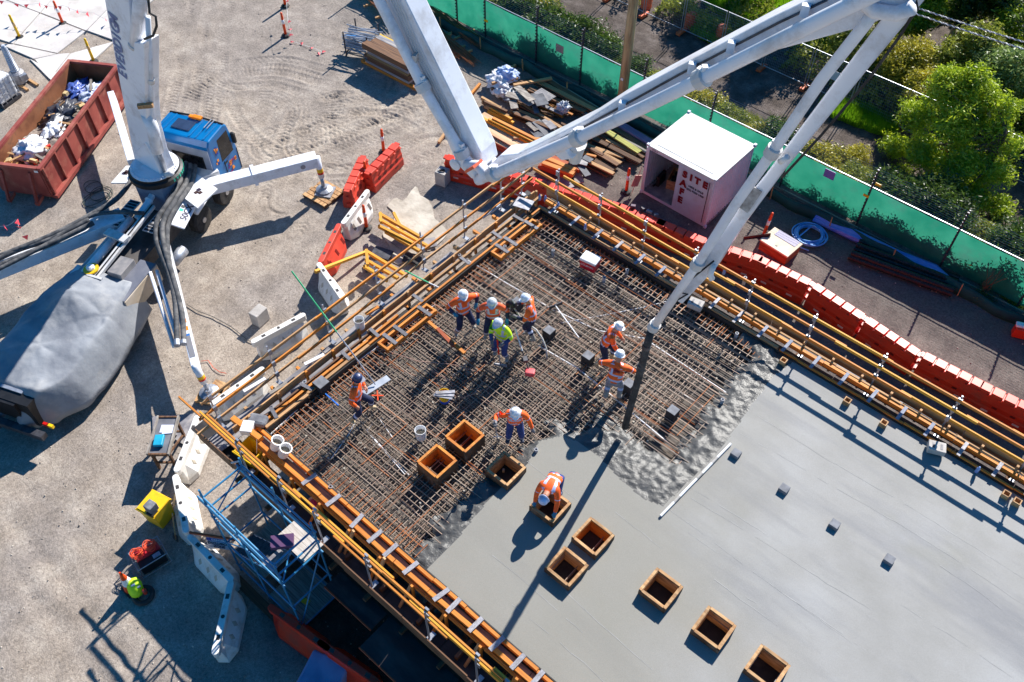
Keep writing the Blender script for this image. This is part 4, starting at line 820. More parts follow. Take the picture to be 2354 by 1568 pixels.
bunting('flag_bunting','red flag bunting strung over the footpath paving',[(-5,0,0.9),(90,8,0.9),(145,12,0.95),(215,30,0.6),(290,58,0.1)],14)
bunting('flag_bunting','red flag bunting hanging from the yard bollards to the ground',[(656,-20,1.0),(662,50,0.9),(668,75,0.5),(672,95,0.03),(700,104,0.03),(745,120,0.03),(730,125,0.03)],9,True)
bunting('flag_bunting','red and white flags hanging at the left edge by the boom support',[(-8,520,0.8),(36,505,1.0),(42,520,0.9),(60,545,0.3)],4)
bunting('flag_bunting','red flag tape lying beside the rubbish skip',[(205,160,0.1),(230,190,0.02),(262,205,0.05)],4,True)
# ------------------------------------------------------------------ concrete pump truck (frame: x forward, y left)
TRZ = math.atan2(0.93, -0.367)
trk = thing('concrete_pump_truck', 'blue cab concrete pump truck with long white folding boom reaching over the slab', 'truck', (-24.28, 9.77, 0), TRZ)
TM = trk.matrix_basis; TMI = TM.inverted()
def tl(px, py, z): return TMI @ at(px, py, z)
PW = mat('boom_white', rgb(226,230,240), rgb(238,240,246), 1.0, 0.35, dirt=rgb(186,184,186), dscale=1.4, coat=0.2)
PWD = mat('boom_white_dusty', rgb(196,196,198), rgb(216,214,212), 2.0, 0.5, dirt=rgb(168,156,142), dscale=1.6)
DECKP = mat('deck_plate', rgb(88,92,104), rgb(116,118,128), 2.0, 0.6, dirt=rgb(132,126,122))
# chassis
ch = MB().box((-2.4, 0.42, 0.85), (9.6, 0.14, 0.28)).box((-2.4, -0.42, 0.85), (9.6, 0.14, 0.28))
for x in (-6.6,-5.2,-3.6,-2.2,-0.8,0.9): ch.box((x, 0, 0.85), (0.14, 0.7, 0.2))
ch.build('chassis', STEEL_D, trk)
TYRE = mat('tyre_rubber', rgb(34,34,36), rgb(56,54,54), 5, 0.85, dirt=rgb(96,88,80), dscale=2)
for x, yo in ((1.75,1.1),(0.22,1.1),(-4.75,1.12),(-6.05,1.12)):
    for s in (-1, 1):
        wv = 0.34 if x > -2 else 0.56
        ty = MB().lathe((x, s*(yo-wv/2), 0.5), [(0.29,-wv/2),(0.44,-wv/2),(0.5,-wv/2+0.06),(0.5,wv/2-0.06),(0.44,wv/2),(0.29,wv/2)], 24, axis=(0,s,0)).build('wheel', TYRE, trk, smooth=False)
        MB().lathe((x, s*(yo-wv/2), 0.5), [(0.29,-0.1),(0.29,wv/2-0.02),(0.26,wv/2-0.03),(0.2,wv/2-0.10),(0.12,wv/2-0.10),(0.1,wv/2+0.02),(0,wv/2+0.02)], 18, axis=(0,s,0)).build('rim', mat('steel_rim', rgb(168,170,176), rgb(196,196,200), 5, 0.35, metal=0.7), ty)
        nb_ = MB()
        for k in range(8): nb_.box((x+0.16*math.cos(k*.785), s*(yo-0.07), 0.5+0.16*math.sin(k*.785)), (0.03,0.05,0.03))
        stuff(nb_.build('wheel_nuts', flat('nut_yellow', 214,178,60), ty))
# cab
cx0, cx1 = 1.45, 2.78; yc = -0.06
cab = MB()
sec = [(cx0,0.95),(cx0,2.72),(cx0+0.12,2.9),(cx1-0.25,2.93),(cx1-0.08,2.82),(cx1+0.12,1.75),(cx1+0.14,0.75),(cx0+0.9,0.75)]
Mx = Matrix(((1,0,0,0),(0,0,-1,yc+1.08),(0,1,0,0),(0,0,0,1)))
cab.prism(sec, 0, 2.16, M=Mx)
cabo = cab.build('cab', BLUE_P, trk, bevel=0.05)
SILV = mat('silver_paint', rgb(150,158,178), rgb(172,178,194), 2, 0.3, metal=0.3)
MB().box((cx0-0.012, yc, 1.78), (0.03, 2.06, 1.6)).build('rear_panel', SILV, cabo, bevel=0.01)
MB().box((cx0-0.035, yc-0.15, 1.95), (0.02, 1.15, 0.55)).build('rear_window', GLASS_D, cabo); MB().box((cx0-0.032, yc-0.15, 1.95), (0.018, 1.25, 0.65)).build('window_seal', BLACK, cabo)
for s in (-1, 1):
    Y = yc+s*1.085; mb = MB().add([(1.95,Y,1.75),(2.68,Y,1.75),(2.6,Y,2.66),(1.98,Y,2.66)], [(0,1,2,3)]); w_ = mb.build('side_window', GLASS_D, cabo); w_.modifiers.new('t','SOLIDIFY').thickness = 0.02
    MB().box((2.05, Y, 1.25), (0.02, 0.02, 0.9)).box((2.86,Y,1.25),(0.02,0.02,0.9)).build('door_seam', BLACK, cabo); MB().box((2.1, Y+s*0.02, 1.62), (0.18, 0.03, 0.05)).build('door_handle', BLACK, cabo)
    MB().box((2.8, yc+s*1.13, 2.2), (0.1, 0.16, 0.42)).build('mirror', BLACK, cabo, bevel=0.02)
GR = flat('graphic_orange', 240,142,30)
for s in (-1,):
    Y = yc+s*1.095
    gm = MB()
    for k in range(16):
        x, z = 2.3+RNG.uniform(-0.2,0.4), 1.28+RNG.uniform(-.2,.22); gm.box((x, Y, z), (RNG.uniform(.06,.2), 0.012, RNG.uniform(.03,.09)), mi=k % 2)
    stuff(gm.build('door_graphic', [GR, flat('graphic_purple', 120,40,110)], cabo)); gm = MB()
    for k in range(9): gm.box((1.72+RNG.uniform(-.12,.12), Y, 2.1+RNG.uniform(-.4,.4)), (RNG.uniform(.04,.12),0.012,RNG.uniform(.04,.1)), mi=k % 2)
    stuff(gm.build('pillar_graphic', [GR, flat('graphic_blue', 20,60,150)], cabo))
MB().add([(2.76,yc-0.95,2.78),(2.76,yc+0.95,2.78),(2.93,yc+0.98,1.8),(2.93,yc-0.98,1.8)], [(0,1,2,3)]).build('windscreen', GLASS_D, cabo)
MB().box((2.08, yc+0.2, 2.94), (0.5, 0.72, 0.03)).build('roof_hatch', mat('hatch_glass', rgb(40,52,76), rgb(52,66,92), 3, 0.25), cabo, bevel=0.02)
for y in (-0.85,-0.55,-0.3,0.75,0.95): MB().box((2.08, yc+y, 2.93), (0.95, 0.05, 0.025)).build('roof_rib', BLUE_P, cabo, bevel=0.008)
bc = MB().box((2.52, yc-0.08, 2.99), (0.17, 0.36, 0.10)).box((2.52, yc+0.16, 2.98), (0.14, 0.16, 0.07)).build('beacon', mat('amber_lens', rgb(236,120,16), rgb(246,150,36), 3, 0.25), cabo, bevel=0.02)
for y in (-0.72,-0.6): MB().tube([(2.1,yc+y,2.99),(2.6,yc+y,2.99)], 0.018, 6).build('horn', GALV, cabo)
MB().tube([(cx1-0.22,yc-1.05,2.93),(cx1-0.16,yc,2.95),(cx1-0.22,yc+1.05,2.93)], 0.035, 8).build('sun_visor', BLACK, cabo)
MB().lathe((1.42,1.0,2.35), [(0.15,-0.45),(0.2,-0.2),(0.2,0.45),(0.1,0.55),(0,0.55)], 14, axis=(0.2,0,1)).build('air_cleaner', STEEL_D, trk, smooth=True)
# sub frame, decks, turret
MB().box((0.05, 0.05, 1.7), (1.2, 1.1, 1.4)).build('turret_base', mat('shaded_steel', rgb(96,108,132), rgb(122,134,156), 2, .6), trk, bevel=0.04)  # blue-grey paints the shade below the slewing ring into the base
tb = MB().lathe((0.12,0.1,2.35), [(0.86,0),(0.9,0.05),(0.9,0.2),(0.82,0.24),(0.82,0.3),(0.7,0.32),(0,0.32)], 40).build('slewing_ring', BLACK, trk)
MB().lathe((0.12,0.1,2.63), [(0.80,0),(0.80,0.05),(0.66,0.10),(0,0.1)], 40).build('ring_plate', PW, tb)
bm = MB()
for k in range(44):
    a = k*2*math.pi/44; bm.lathe((0.12+0.74*math.cos(a),0.1+0.74*math.sin(a),2.68), [(0.03,0),(0.03,0.05),(0,0.05)], 6)
stuff(bm.build('ring_bolts', PW, tb))
TEAL = flat('lettering_teal', 20,196,160)
for i, c in enumerate('EVERDIGM'):
    a = math.radians(-139+i*9.2)+0.6; x, y = 0.12+0.905*math.cos(a), 0.1+0.905*math.sin(a); text(c, 0.16, TEAL, tb, axes((x,y,2.49), (-math.sin(a),math.cos(a),0), (0,0,1)), bold=0.004)
for s, xx in ((1,-0.9),(-1,-0.75)):
    p = MB(); 
    for k in range(3): p.box((xx-0.55*k*0.8, s*0.62+0.05, 1.62), (0.42, 0.42, 0.03))
    for k in range(3):
        for j in range(3): MB().box((xx-0.55*k*0.8-0.13+0.13*j, s*0.62+0.05, 1.64), (0.09, 0.34, 0.012)).build('grip_plate', mat('grip_black', rgb(36,38,44), rgb(56,58,66), 8, 0.9), trk)
    p.build('deck_plate', PWD, trk)
MB().tube([(-0.55,0.0,1.95),(-0.8,-0.02,1.9),(-1.5,0.02,1.75)], 0.11, 12).tube([(-0.75,0,1.9),(-0.78,0,1.9)],0.15,12).tube([(-1.3,0.01,1.8),(-1.33,0.01,1.79)],0.15,12).build('delivery_elbow', PW, trk, smooth=False)
# pump tubes running back to the hopper
MB().tube([(-1.5,0.3,1.62),(-4.3,0.30,1.55)], 0.12, 12).build('pump_cylinder', PW, trk, smooth=True); MB().tube([(-2.7,0.3,1.59),(-4.2,0.3,1.55)], 0.135, 12).build('pump_cylinder', PVC, trk, smooth=True)
MB().tube([(-1.2,0.55,1.5),(-3.8,0.62,1.4)], 0.09, 12).build('pump_cylinder', PWD, trk, smooth=True)
for x0, x1, y in ((-0.9,-4.2,-0.22),): MB().beam((x0,y,1.85),(x1,y,1.62),0.2,0.1).build('pipe_rail', PWD, trk); MB().beam((x0,y,1.91),(x1+.1,y,1.68),0.05,0.012).build('rail_slot', BLACK, trk)
MB().beam((-2.45,0.5,1.85),(-2.55,-0.35,1.85),0.3,0.08).build('cross_bracket', PWD, trk)
MB().box((-2.6,-0.1,1.0),(4.2,1.5,0.5)).build('sub_frame', mat('oily_frame', rgb(52,50,52), rgb(86,82,80), 3, 0.7), trk)
MB().box((-3.5,-0.72,1.45),(0.75,0.5,0.55)).build('valve_box', mat('dusty_grey', rgb(122,120,122), rgb(158,152,148), 3, 0.7), trk, bevel=0.02)
MB().box((-3.75,-1.25,1.1),(1.75,0.62,0.72)).build('side_tank', mat('dusty_white_tank', rgb(186,170,148), rgb(208,194,176), 2, 0.7, dirt=rgb(140,118,98)), trk, bevel=0.02)
MB().box((-3.75,-1.25,1.475),(1.72,0.58,0.03)).build('tank_lid', mat('tank_lid', rgb(92,96,110), rgb(118,120,130), 2, 0.6), trk)
MB().lathe((-3.95,0.05,1.66), [(0.1,0),(0.2,0.02),(0.24,0.06),(0.24,0.1),(0.18,0.1)], 18).build('cable_reel', YELLOW_P, trk); MB().lathe((-3.95,0.05,1.7), [(0.13,0),(0.13,0.14),(0.08,0.18),(0,0.18)], 12).build('gauge', PVC, trk)
for y in (0.35,0.6): MB().box((-4.05,y,1.55),(0.42,0.2,0.14)).build('hydraulic_block', PWD, trk, bevel=0.02)
MB().box((-4.2,-0.25,1.6),(0.08,0.55,0.3)).build('mud_plate', PWD, trk)
# sign plate, square outrigger boards
sp = MB().box((0,0,0),(1.5,0.72,0.05)).build('sign_plate', PW, trk, bevel=0.03)
sM = axes(tl(410,485,1.72), tl(432,455,1.72)-tl(385,540,1.72), tl(385,460,1.72)-tl(435,500,1.72)); sp.matrix_basis = sM @ Matrix.Rotation(math.radians(18),4,'X')
sp.data.transform(Matrix.Diagonal((0.72,1,1,1))); sp.matrix_basis = sp.matrix_basis @ Matrix.Scale(1.25,4)
text('EVERDIGM', 0.15, flat('lettering_grey', 70,74,84), sp, Matrix.Translation((0.0,0.1,0.028))); text('50CX', 0.24, BL, sp, Matrix.Translation((0.02,-0.22,0.028)), bold=0.008)
for k in range(2):
    MB().box((-0.1+0.13*k,0.27,0.028),(0.09,0.1,0.008)).build('logo_bar', TEAL if k == 0 else flat('lettering_black',30,30,34), sp)
    MB().box((0.05+0.13*k,0.0-0.06,0.028),(0.09,0.1,0.008)).build('logo_bar', flat('lettering_black',30,30,34) if k else TEAL, sp)
def board(px, z, lab):
    P = [at(x, y, z) for x, y in px]; c = sum(P, Vector())/4
    o = MB().add([TMI @ p for p in P]+[TMI @ (p-Vector((0,0,0.05))) for p in P], [(0,1,2,3),(7,6,5,4),(0,4,5,1),(1,5,6,2),(2,6,7,3),(3,7,4,0)]).build('deck_board', PVC, trk)
    u, v = TMI.to_3x3() @ (P[1]-P[0]), TMI.to_3x3() @ (P[3]-P[0]); b = TMI @ c
    for k, (i, j) in enumerate(((0.05,0.08),(0.05,-0.06),(0.17,0.0))): MB().box(b+u*i*0.9+v*j+Vector((0,0,0.004)), (0.13,0.13,0.01), rz=math.atan2(u.y,u.x)).build('decal', flat('decal_%d' % (k % 2), *((52,40,60) if k % 2 else (70,44,40))), o)
board([(449,397),(500,434),(454,478),(405,441)], 1.85, ''); board([(255,420),(290,381),(304,381),(292,420)], 1.8, '')
# outriggers
def arm(pts, w, h, m=PW, name='outrigger_arm', w2=None, h2=None):
    mb = MB()
    for a, b in zip(pts[:-1], pts[1:]): mb.beam(a, b, w, h, w2=w2, h2=h2)
    return mb.build(name, m, trk, bevel=0.02)
def leg(top, foot, name='outrigger_leg'):
    top, foot = Vector(top), Vector(foot); o = MB().tube([top, top.lerp(foot,0.62)], 0.11, 14).build(name, PW, trk, smooth=True)
    MB().tube([top.lerp(foot,0.34), top.lerp(foot,0.44)], 0.114, 14).build('yellow_band', flat('band_yellow', 246,190,20), o); MB().tube([top.lerp(foot,0.44), top.lerp(foot,0.5)], 0.114, 14).build('red_band', flat('band_red', 220,50,24), o)
    MB().tube([top.lerp(foot,0.62), foot], 0.07, 12).build('inner_ram', GALV, o, smooth=True)
    MB().lathe(foot, [(0.3,0),(0.3,0.04),(0.14,0.1),(0.1,0.16)], 16).build('foot', GALV, o); return o
fr0, fr1 = tl(470,432,1.45), tl(728,366,1.5); a1 = arm([fr0, fr1], 0.46, 0.42); a1['label'] = 'front right outrigger beam'
MB().beam(fr0.lerp(fr1,0.42), fr0.lerp(fr1,0.45), 0.56, 0.5).build('collar', PW, a1); d_ = (fr1-fr0).normalized(); sd = Vector((d_.y,-d_.x,0))
MB().lathe(fr0.lerp(fr1,0.86)+sd*0.235, [(0.09,0),(0.09,0.01),(0,0.01)], 14, axis=sd).build('pin_cover', flat('pin_grey',150,146,150), a1)
leg(fr1+Vector((0,0,0.1))+d_*0.02, tl(745,436,0.2))
rr0, rr1 = tl(378,560,1.45), tl(452,850,1.12); a2 = arm([rr0, rr1], 0.30, 0.42, w2=0.24, h2=0.3)
d_ = (rr1-rr0).normalized(); sd = Vector((d_.y,-d_.x,0)); sd = sd if sd.x > 0 else -sd
for k in range(14):
    c = rr0.lerp(rr1, 0.1+0.058*k)+sd*-0.155; 
    MB().beam(rr0.lerp(rr1,0.09+0.056*k)+Vector((0,0,0.212-0.004*k)), rr0.lerp(rr1,0.12+0.056*k)+Vector((0,0,0.212-0.004*k)), 0.16, 0.008).build('stripe_decal', GR if k % 3 else flat('stripe_blue', 40,110,190), a2)
MB().beam(rr0.lerp(rr1,0.78)+Vector((0,0,0.18)), rr0.lerp(rr1,0.93)+Vector((0,0,0.16)), 0.16, 0.01).build('grip_strip', flat('grip_grey',130,130,136), a2)
leg(rr1+Vector((0,0,0.2)), tl(481,902,0.14))
for o_ in (0.42,0.62): MB().tube([rr0.lerp(rr1,0.22)-sd*-o_*0.0+Vector((0,0,0.1))+sd*(-o_), rr0.lerp(rr1,0.80)+sd*(-o_*0.75)], 0.06, 10).build('ram', PW, a2, smooth=True)
rl0, rl1 = tl(285,500,1.5), tl(-60,638,1.45); a3 = arm([rl0, rl1], 0.62, 0.45)
fl0, fl1 = tl(305,380,1.5), tl(258,222,1.55); arm([fl0, fl1], 0.24, 0.5)
arm([tl(420,425,1.5), tl(500,395,1.5)], 0.6, 0.5, PWD, 'outrigger_root')
MB().tube([(0.35,-1.3,1.4),(-0.3,-1.35,1.35)], 0.09, 10).build('ram', PW, trk, smooth=True)
MB().lathe(tl(408,583,0.9)+Vector((0,0,-0.1)), [(0.1,-0.35),(0.2,-0.3),(0.2,0.3),(0.1,0.35),(0,0.35)], 16, axis=(1,0,0)).build('air_tank', GALV, trk, smooth=True)
# thick concrete hoses lying along the truck and the outrigger
HOSE = mat('hose_rubber', rgb(58,60,64), rgb(92,92,94), 5, 0.85, dirt=rgb(130,126,122), dscale=2.5)
def hose(pts, r=0.085):
    P = [tl(x, y, z) for x, y, z in pts]; Q = []
    for i in range(len(P)-1):
        p0, p1, p2, p3 = P[max(i-1,0)], P[i], P[i+1], P[min(i+2,len(P)-1)]
        for t in np.linspace(0,1,8,endpoint=False): Q.append(0.5*((2*p1)+(-p0+p2)*t+(2*p0-5*p1+4*p2-p3)*t*t+(-p0+3*p1-3*p2+p3)*t**3))
    Q.append(P[-1]); o = MB().tube(Q, r, 12).build('concrete_hose', HOSE, trk, smooth=True); MB().tube([Q[-2], Q[-1]+(Q[-1]-Q[-2])*0.6], r*1.12, 12).build('coupling', GALV, o); return o
hose([(428,374,2.0),(418,410,2.0),(385,468,2.0),(362,505,1.95),(360,555,1.85),(385,620,1.75),(402,690,1.65),(407,790,1.5)])
hose([(438,378,2.0),(430,415,2.0),(400,465,2.05),(375,510,2.0),(376,560,1.9),(398,640,1.75),(418,720,1.6),(422,788,1.5)]); hose([(448,380,1.95),(440,420,1.9),(408,470,1.95),(386,520,1.9),(385,570,1.8),(395,640,1.7),(410,700,1.6)])
hose([(305,410,1.75),(270,455,1.85),(215,490,1.9),(120,540,1.9),(-30,600,1.85)]); hose([(205,505,1.9),(120,548,1.85),(40,575,1.85),(-30,608,1.85)]); hose([(215,512,1.9),(125,556,1.85),(45,590,1.85),(-30,622,1.85)]); hose([(330,490,1.95),(260,488,1.9),(200,500,1.9),(110,560,1.85),(-30,632,1.85)], 0.07)
# ------------------------------------------------------------------ the boom, in one vertical plane
BT, BG = at(355,400,2.0), at(1437,985,D); bd = Vector((BG.x-BT.x, BG.y-BT.y, 0)).normalized(); bn = Vector((bd.y,-bd.x,0))   # bn points to the camera side
def bp(x, y, off=0.0):
    o = BT+bn*off; d = _f + _r*((x-1176.5)/FOC) - _u*((y-783.8)/FOC); return CAM + d*((o-CAM).dot(bn)/d.dot(bn))
def girder(px, w, name='boom_section', m=PW, off=0.0, bevel=0.03):
    """plate box whose camera side has the outline px; w = width across the boom plane"""
    P = [TMI @ bp(x, y, off+w/2) for x, y in px]; n = TMI.to_3x3() @ bn*w; k = len(P)
    return MB().add(P+[p-n for p in P], [tuple(range(k)), tuple(range(k,2*k))[::-1]]+[(i,k+i,k+(i+1)%k,(i+1)%k) for i in range(k)]).build(name, m, trk, bevel=bevel)
def boom_pipe(px, r, off, m=PW, name='delivery_pipe', joints=()):
    P = [TMI @ bp(x, y, off) for x, y in px]; o = MB().tube(P, r, 14).build(name, m, trk, smooth=True)
    for x, y, x2, y2 in joints:
        a, b = TMI @ bp(x, y, off), TMI @ bp(x2, y2, off); d = (b-a).normalized()
        MB().tube([a-d*0.1,a-d*0.09,a+d*0.09,a+d*0.1], [r*1.1,r*1.45,r*1.45,r*1.1], 14).build('pipe_clamp', PWD, o)
        for s in (-1,1):
            q = a+d*0.05*s; MB().box(q+Vector((0,0,r*1.5)), (0.1,0.12,0.08), rz=0.4*s).build('clamp_bolt', PVC, o)
    return o
s1 = girder([(226,-60),(290,-60),(300,60),(303,97),(331,100),(333,235),(340,308),(346,326),(362,388),(316,396),(306,355),(268,154),(240,0)], 0.55)
girder([(308,352),(334,328),(348,352),(362,384),(370,402),(352,412),(324,410),(312,396)], 0.6, 'turret_head', PW, 0.02)
for i, c in enumerate('EVERDIGM'):
    t = i/7; x, y = 283-0+(-24)*t+5, 162-118*t
    P0, P1 = TMI @ bp(283,170,0.28), TMI @ bp(262,45,0.28); p = P0.lerp(P1, t); dx = (P1-P0).normalized(); nn = TMI.to_3x3() @ bn
    text(c, 0.5, flat('lettering_steel', 110,124,168), s1, axes(p+nn*0.012, dx, nn.cross(dx)), bold=0.012)
boom_pipe([(329,-60),(321,20),(313,98)], 0.20, 0.1, PW, 'hydraulic_ram'); boom_pipe([(313,98),(312,104)], 0.22, 0.1, PWD, 'ram_collar')
boom_pipe([(340,40),(347,180),(352,290),(356,330)], 0.075, 0.05, joints=[(347,185,349,240)])
boom_pipe([(338,262),(352,300),(362,346)], 0.2, 0.12, PW, 'hydraulic_ram'); boom_pipe([(357,330),(372,370),(384,408)], 0.09, 0.14, GALV, 'ram_rod'); boom_pipe([(376,404),(394,398)], 0.1, 0.2, PWD, 'pin')
boom_pipe([(340,-10),(344,30),(358,38),(360,60),(352,82),(332,90)], 0.035, 0.2, BLACKR, 'hydraulic_hose')
MB().box(TMI @ bp(334,243,0.3), (0.14,0.45,0.12), rz=0.5).build('timber_chock', WOOD_T, s1)
s2 = girder([(872,-60),(915,-60),(930,0),(1104,352),(1112,384),(1084,402),(1050,378),(885,0)], 0.52)
boom_pipe([(842,-60),(873,4),(975,205),(1060,350),(1090,392),(1100,410)], 0.115, 0.42, joints=[(972,199,1000,250),(1062,352,1075,380)])
sl = MB()
for k in range(4):
    P = [TMI @ bp(x+k*5, y-k*1.5, 0.29) for x, y in ((890,-20),(945,108),(1000,220),(1040,300),(1048,350))]; sl.tube(P, 0.012, 5)
stuff(sl.build('hydraulic_lines', PWD, s2)); girder([(1000,232),(1016,226),(1046,322),(1030,332)], 0.56, 'stiffener', PW, 0.0, 0.06)
for x, y in ((955,132),(1002,245),(1030,310)): MB().box(TMI @ bp(x, y, 0.34), (0.16,0.08,0.16)).build('pipe_bracket', PWD, s2)
girder([(1044,372),(1062,362),(1110,404),(1100,418),(1082,410)], 0.62, 'elbow_plate'); 
for x, y in ((1046,378),(1090,395),(1112,384)): 
    o = MB().lathe(TMI @ bp(x, y, 0.32), [(0.14,0),(0.14,0.03),(0.08,0.05),(0,0.05)], 16, axis=TMI.to_3x3() @ bn).build('pivot_pin', PW, s2)
MB().beam(TMI @ bp(1078,388,0.56), TMI @ bp(1098,376,0.56), 0.3, 0.06).build('strap', flat('strap_orange', 232,104,70), trk)
girder([(1106,395),(1148,358),(1188,354),(1212,343),(1350,274),(1435,219),(1765,44),(1960,-50),(2060,-60),(2030,40),(1985,62),(1765,122),(1610,190),(1330,332),(1200,394),(1150,412),(1120,408)], 0.46)
boom_pipe([(1100,412),(1130,402),(1200,372),(1330,316),(1480,246),(1615,180),(1765,105),(1990,-5),(2040,-30)], 0.115, 0.5, joints=[(1328,317,1400,284),(1612,181,1700,138),(1134,400,1180,382)])
boom_pipe([(1072,380),(1098,380),(1112,398),(1106,412),(1098,414)], 0.115, 0.52, name='pipe_elbow')
for off in (0.26,): boom_pipe([(1230,352),(1430,244),(1560,172),(1790,52),(1900,0)], 0.02, off, STEEL_D, 'hydraulic_line')
for x, y in ((1430,244),(1590,156),(1680,108),(1850,24)): MB().box(TMI @ bp(x, y, 0.3), (0.1,0.12,0.18)).build('line_bracket', PW, trk)
girder([(1268,352),(1296,338),(1304,352),(1316,366),(1290,370)], 0.2, 'hook_plate', PW, 0.1)
MB().lathe(TMI @ bp(1322,352,-0.1), [(0.12,-0.2),(0.2,0.2),(0.22,0.22),(0.1,0.2)], 10).build('splash_bucket', PWD, trk)
girder([(1985,-40),(2095,-50),(2106,0),(2098,34),(2060,52),(2020,48),(1985,62),(1960,10)], 0.5, 'boom_head')
boom_pipe([(1960,-30),(1985,8),(2010,26),(2060,32),(2098,18)], 0.10, 0.36, PW, 'pipe_elbow'); boom_pipe([(2075,-20),(2104,-2),(2108,22),(2090,46),(2070,80),(1998,180),(1888,310),(1797,408)], 0.022, 0.22, BLACKR, 'hydraulic_hose')
girder([(2012,62),(2036,30),(2092,40),(1794,402),(1700,528),(1640,622),(1566,700),(1549,688),(1604,592),(1668,512),(1758,402)], 0.32)
boom_pipe([(2008,28),(1985,60),(1890,180),(1776,348),(1690,470),(1603,607),(1500,754)], 0.09, 0.30, joints=[(1776,348,1740,400),(1603,607,1560,670),(1503,750,1480,785)])
boom_pipe([(1792,372),(1810,360)], 0.05, 0.34, PVC, 'pipe_stub'); MB().beam(TMI @ bp(1702,478,0.19), TMI @ bp(1734,430,0.19), 0.02, 0.3, up=TMI.to_3x3() @ bd).build('wear_patch', mat('worn_patch', rgb(150,146,144), rgb(196,194,194), 9, 0.7), trk)
boom_pipe([(1640,600),(1590,640),(1560,672),(1580,676),(1556,690),(1530,720)], 0.018, 0.3, BLACKR, 'hydraulic_hose')
boom_pipe([(1640,610),(1632,630),(1636,642)], 0.06, 0.2, PVC, 'clamp_end'); 
RUB = mat('delivery_rubber', rgb(30,33,38), rgb(54,57,62), 4, 0.75, dirt=rgb(92,92,92), dscale=2)
H0 = bp(1496,762,0.3); P = [H0, bp(1488,790,0.3), bp(1470,860,0.25), bp(1450,930,0.15), bp(1436,982,0.1)]
MB().tube([TMI @ p for p in P], [0.085,0.088,0.088,0.088,0.084], 14).build('rubber_hose', RUB, trk, smooth=True)
MB().tube([TMI @ bp(1487,792,0.3), TMI @ bp(1484,800,0.3)], 0.1, 14).build('hose_strap', STEEL_D, trk); MB().tube([TMI @ bp(1474,838,0.27), TMI @ bp(1472,846,0.27)], 0.096, 14).build('hose_strap', HOSE, trk)

# ------------------------------------------------------------------ tarpaulin thrown over the hopper
TARP = mat('grey_tarpaulin', rgb(116,120,128), rgb(146,150,156), 0.9, 0.75, bump=0.5, bscale=5, dirt=rgb(160,160,160), dscale=0.8)
nx, ny = 110, 70; U = np.linspace(0,1,nx); Vv = np.linspace(0,1,ny); UU, VV = np.meshgrid(U, Vv)
TXn = -3.85-5.15*UU + 0.25*np.sin(VV*9+2)*np.clip(UU-0.9,0,1)*8; hw = 1.38+0.30*np.sin(UU*3.0)-0.75*np.clip((UU-0.72)/0.28,0,1)**1.5
TYn = -0.25-0.3*UU + (VV-0.5)*2*hw
peaks = [(-4.2,0.3,1.78,0.25),(-4.15,-1.25,1.6,0.25),(-5.2,-0.25,2.35,0.55),(-6.2,0.4,1.9,0.22),(-6.3,-1.3,1.65,0.2),(-7.6,0.35,2.0,0.4),(-8.4,-1.3,1.9,0.5),(-8.6,0.4,1.7,0.35),(-7.0,-0.4,1.85,0.15),(-5.4,-1.35,1.62,0.25)]
Hh = np.full_like(TXn, 0.4)
for x, y, z, k in peaks:
    d = np.sqrt((TXn-x)**2+(TYn-y)**2+0.01); h_ = z-k*d; Hh = np.log(np.exp(7*Hh)+np.exp(7*h_))/7
    a_ = np.arctan2(TYn-y, TXn-x); Hh += 0.05*(np.abs(np.sin(a_*2.5+x*3+1.5*fbm(TXn,TYn,2)))-.6)*np.exp(-d*0.8)*np.clip(d*3,0,1)
edge = np.maximum(np.abs(VV-0.5)*2, np.maximum(UU*1.0, 0)); Hh -= 1.15*np.clip((np.abs(VV-0.5)*2-0.74)/0.26,0,1)**1.5 + 0.9*np.clip((UU-0.88)/0.12,0,1)**1.6
Hh -= 0.18; Hh += 0.10*(fbm(TXn*1.8, TYn*1.8, 4)-0.45)+0.06*np.sin(TYn*7+TXn*2.2+3*fbm(TXn,TYn,2))*np.clip(np.abs(VV-.5)*3-0.5,0,1)
Hh = np.maximum(Hh, 0.35)
tp = thing('tarpaulin', 'big grey tarpaulin draped over the back of the pump truck', 'tarpaulin', trk.location, 0); tp.matrix_basis = TM.copy()
vsn = np.stack([TXn,TYn,Hh],-1).reshape(-1,3); i = (np.arange(ny-1)[:,None]*nx+np.arange(nx-1)).ravel(); fs = np.stack([i,i+1,i+nx+1,i+nx],1)
o = MB().add(vsn.tolist(), fs.tolist()).build('tarp_sheet', TARP, tp, smooth=True); o.modifiers.new('t','SOLIDIFY').thickness = 0.01
# hopper under it, grille visible at the open end, lamps
MB().box((-7.4,-0.35,1.0),(3.0,1.9,1.0)).build('hopper', BLACK, trk); hg = tl(22,895,1.45); MB().box((hg.x,hg.y,1.1),(0.9,1.0,0.75)).build('hopper_grille', BLACK, trk); MB().beam((hg.x,hg.y-.5,1.52),(hg.x,hg.y+.5,1.52),.1,.06).build('hopper_bar', GALV, trk)
gb = MB()
for k in range(7): gb.box((-9.42,-0.4+0.2*k,1.1),(0.03,0.05,0.8))
stuff(gb.build('grille_bars', STEEL_D, trk)); MB().tube([(-9.4,-0.6,1.5),(-9.4,1.0,1.5)],0.05,8).build('hopper_rail', PWD, trk)
for y, c in ((-1.75,(250,200,30)),(-1.6,(190,30,24))): MB().box((-8.9,y,0.75),(0.08,0.18,0.12)).build('tail_lamp', flat('lamp_%d' % c[1], *c, rough=0.3), trk)
MB().box((-9.2,-0.5,0.6),(0.2,2.4,0.2)).build('rear_bumper', STEEL_D, trk); MB().box((-6.75,-1.65,0.55),(0.2,0.12,0.14)).build('side_marker', flat('marker_pale',222,214,120), trk)
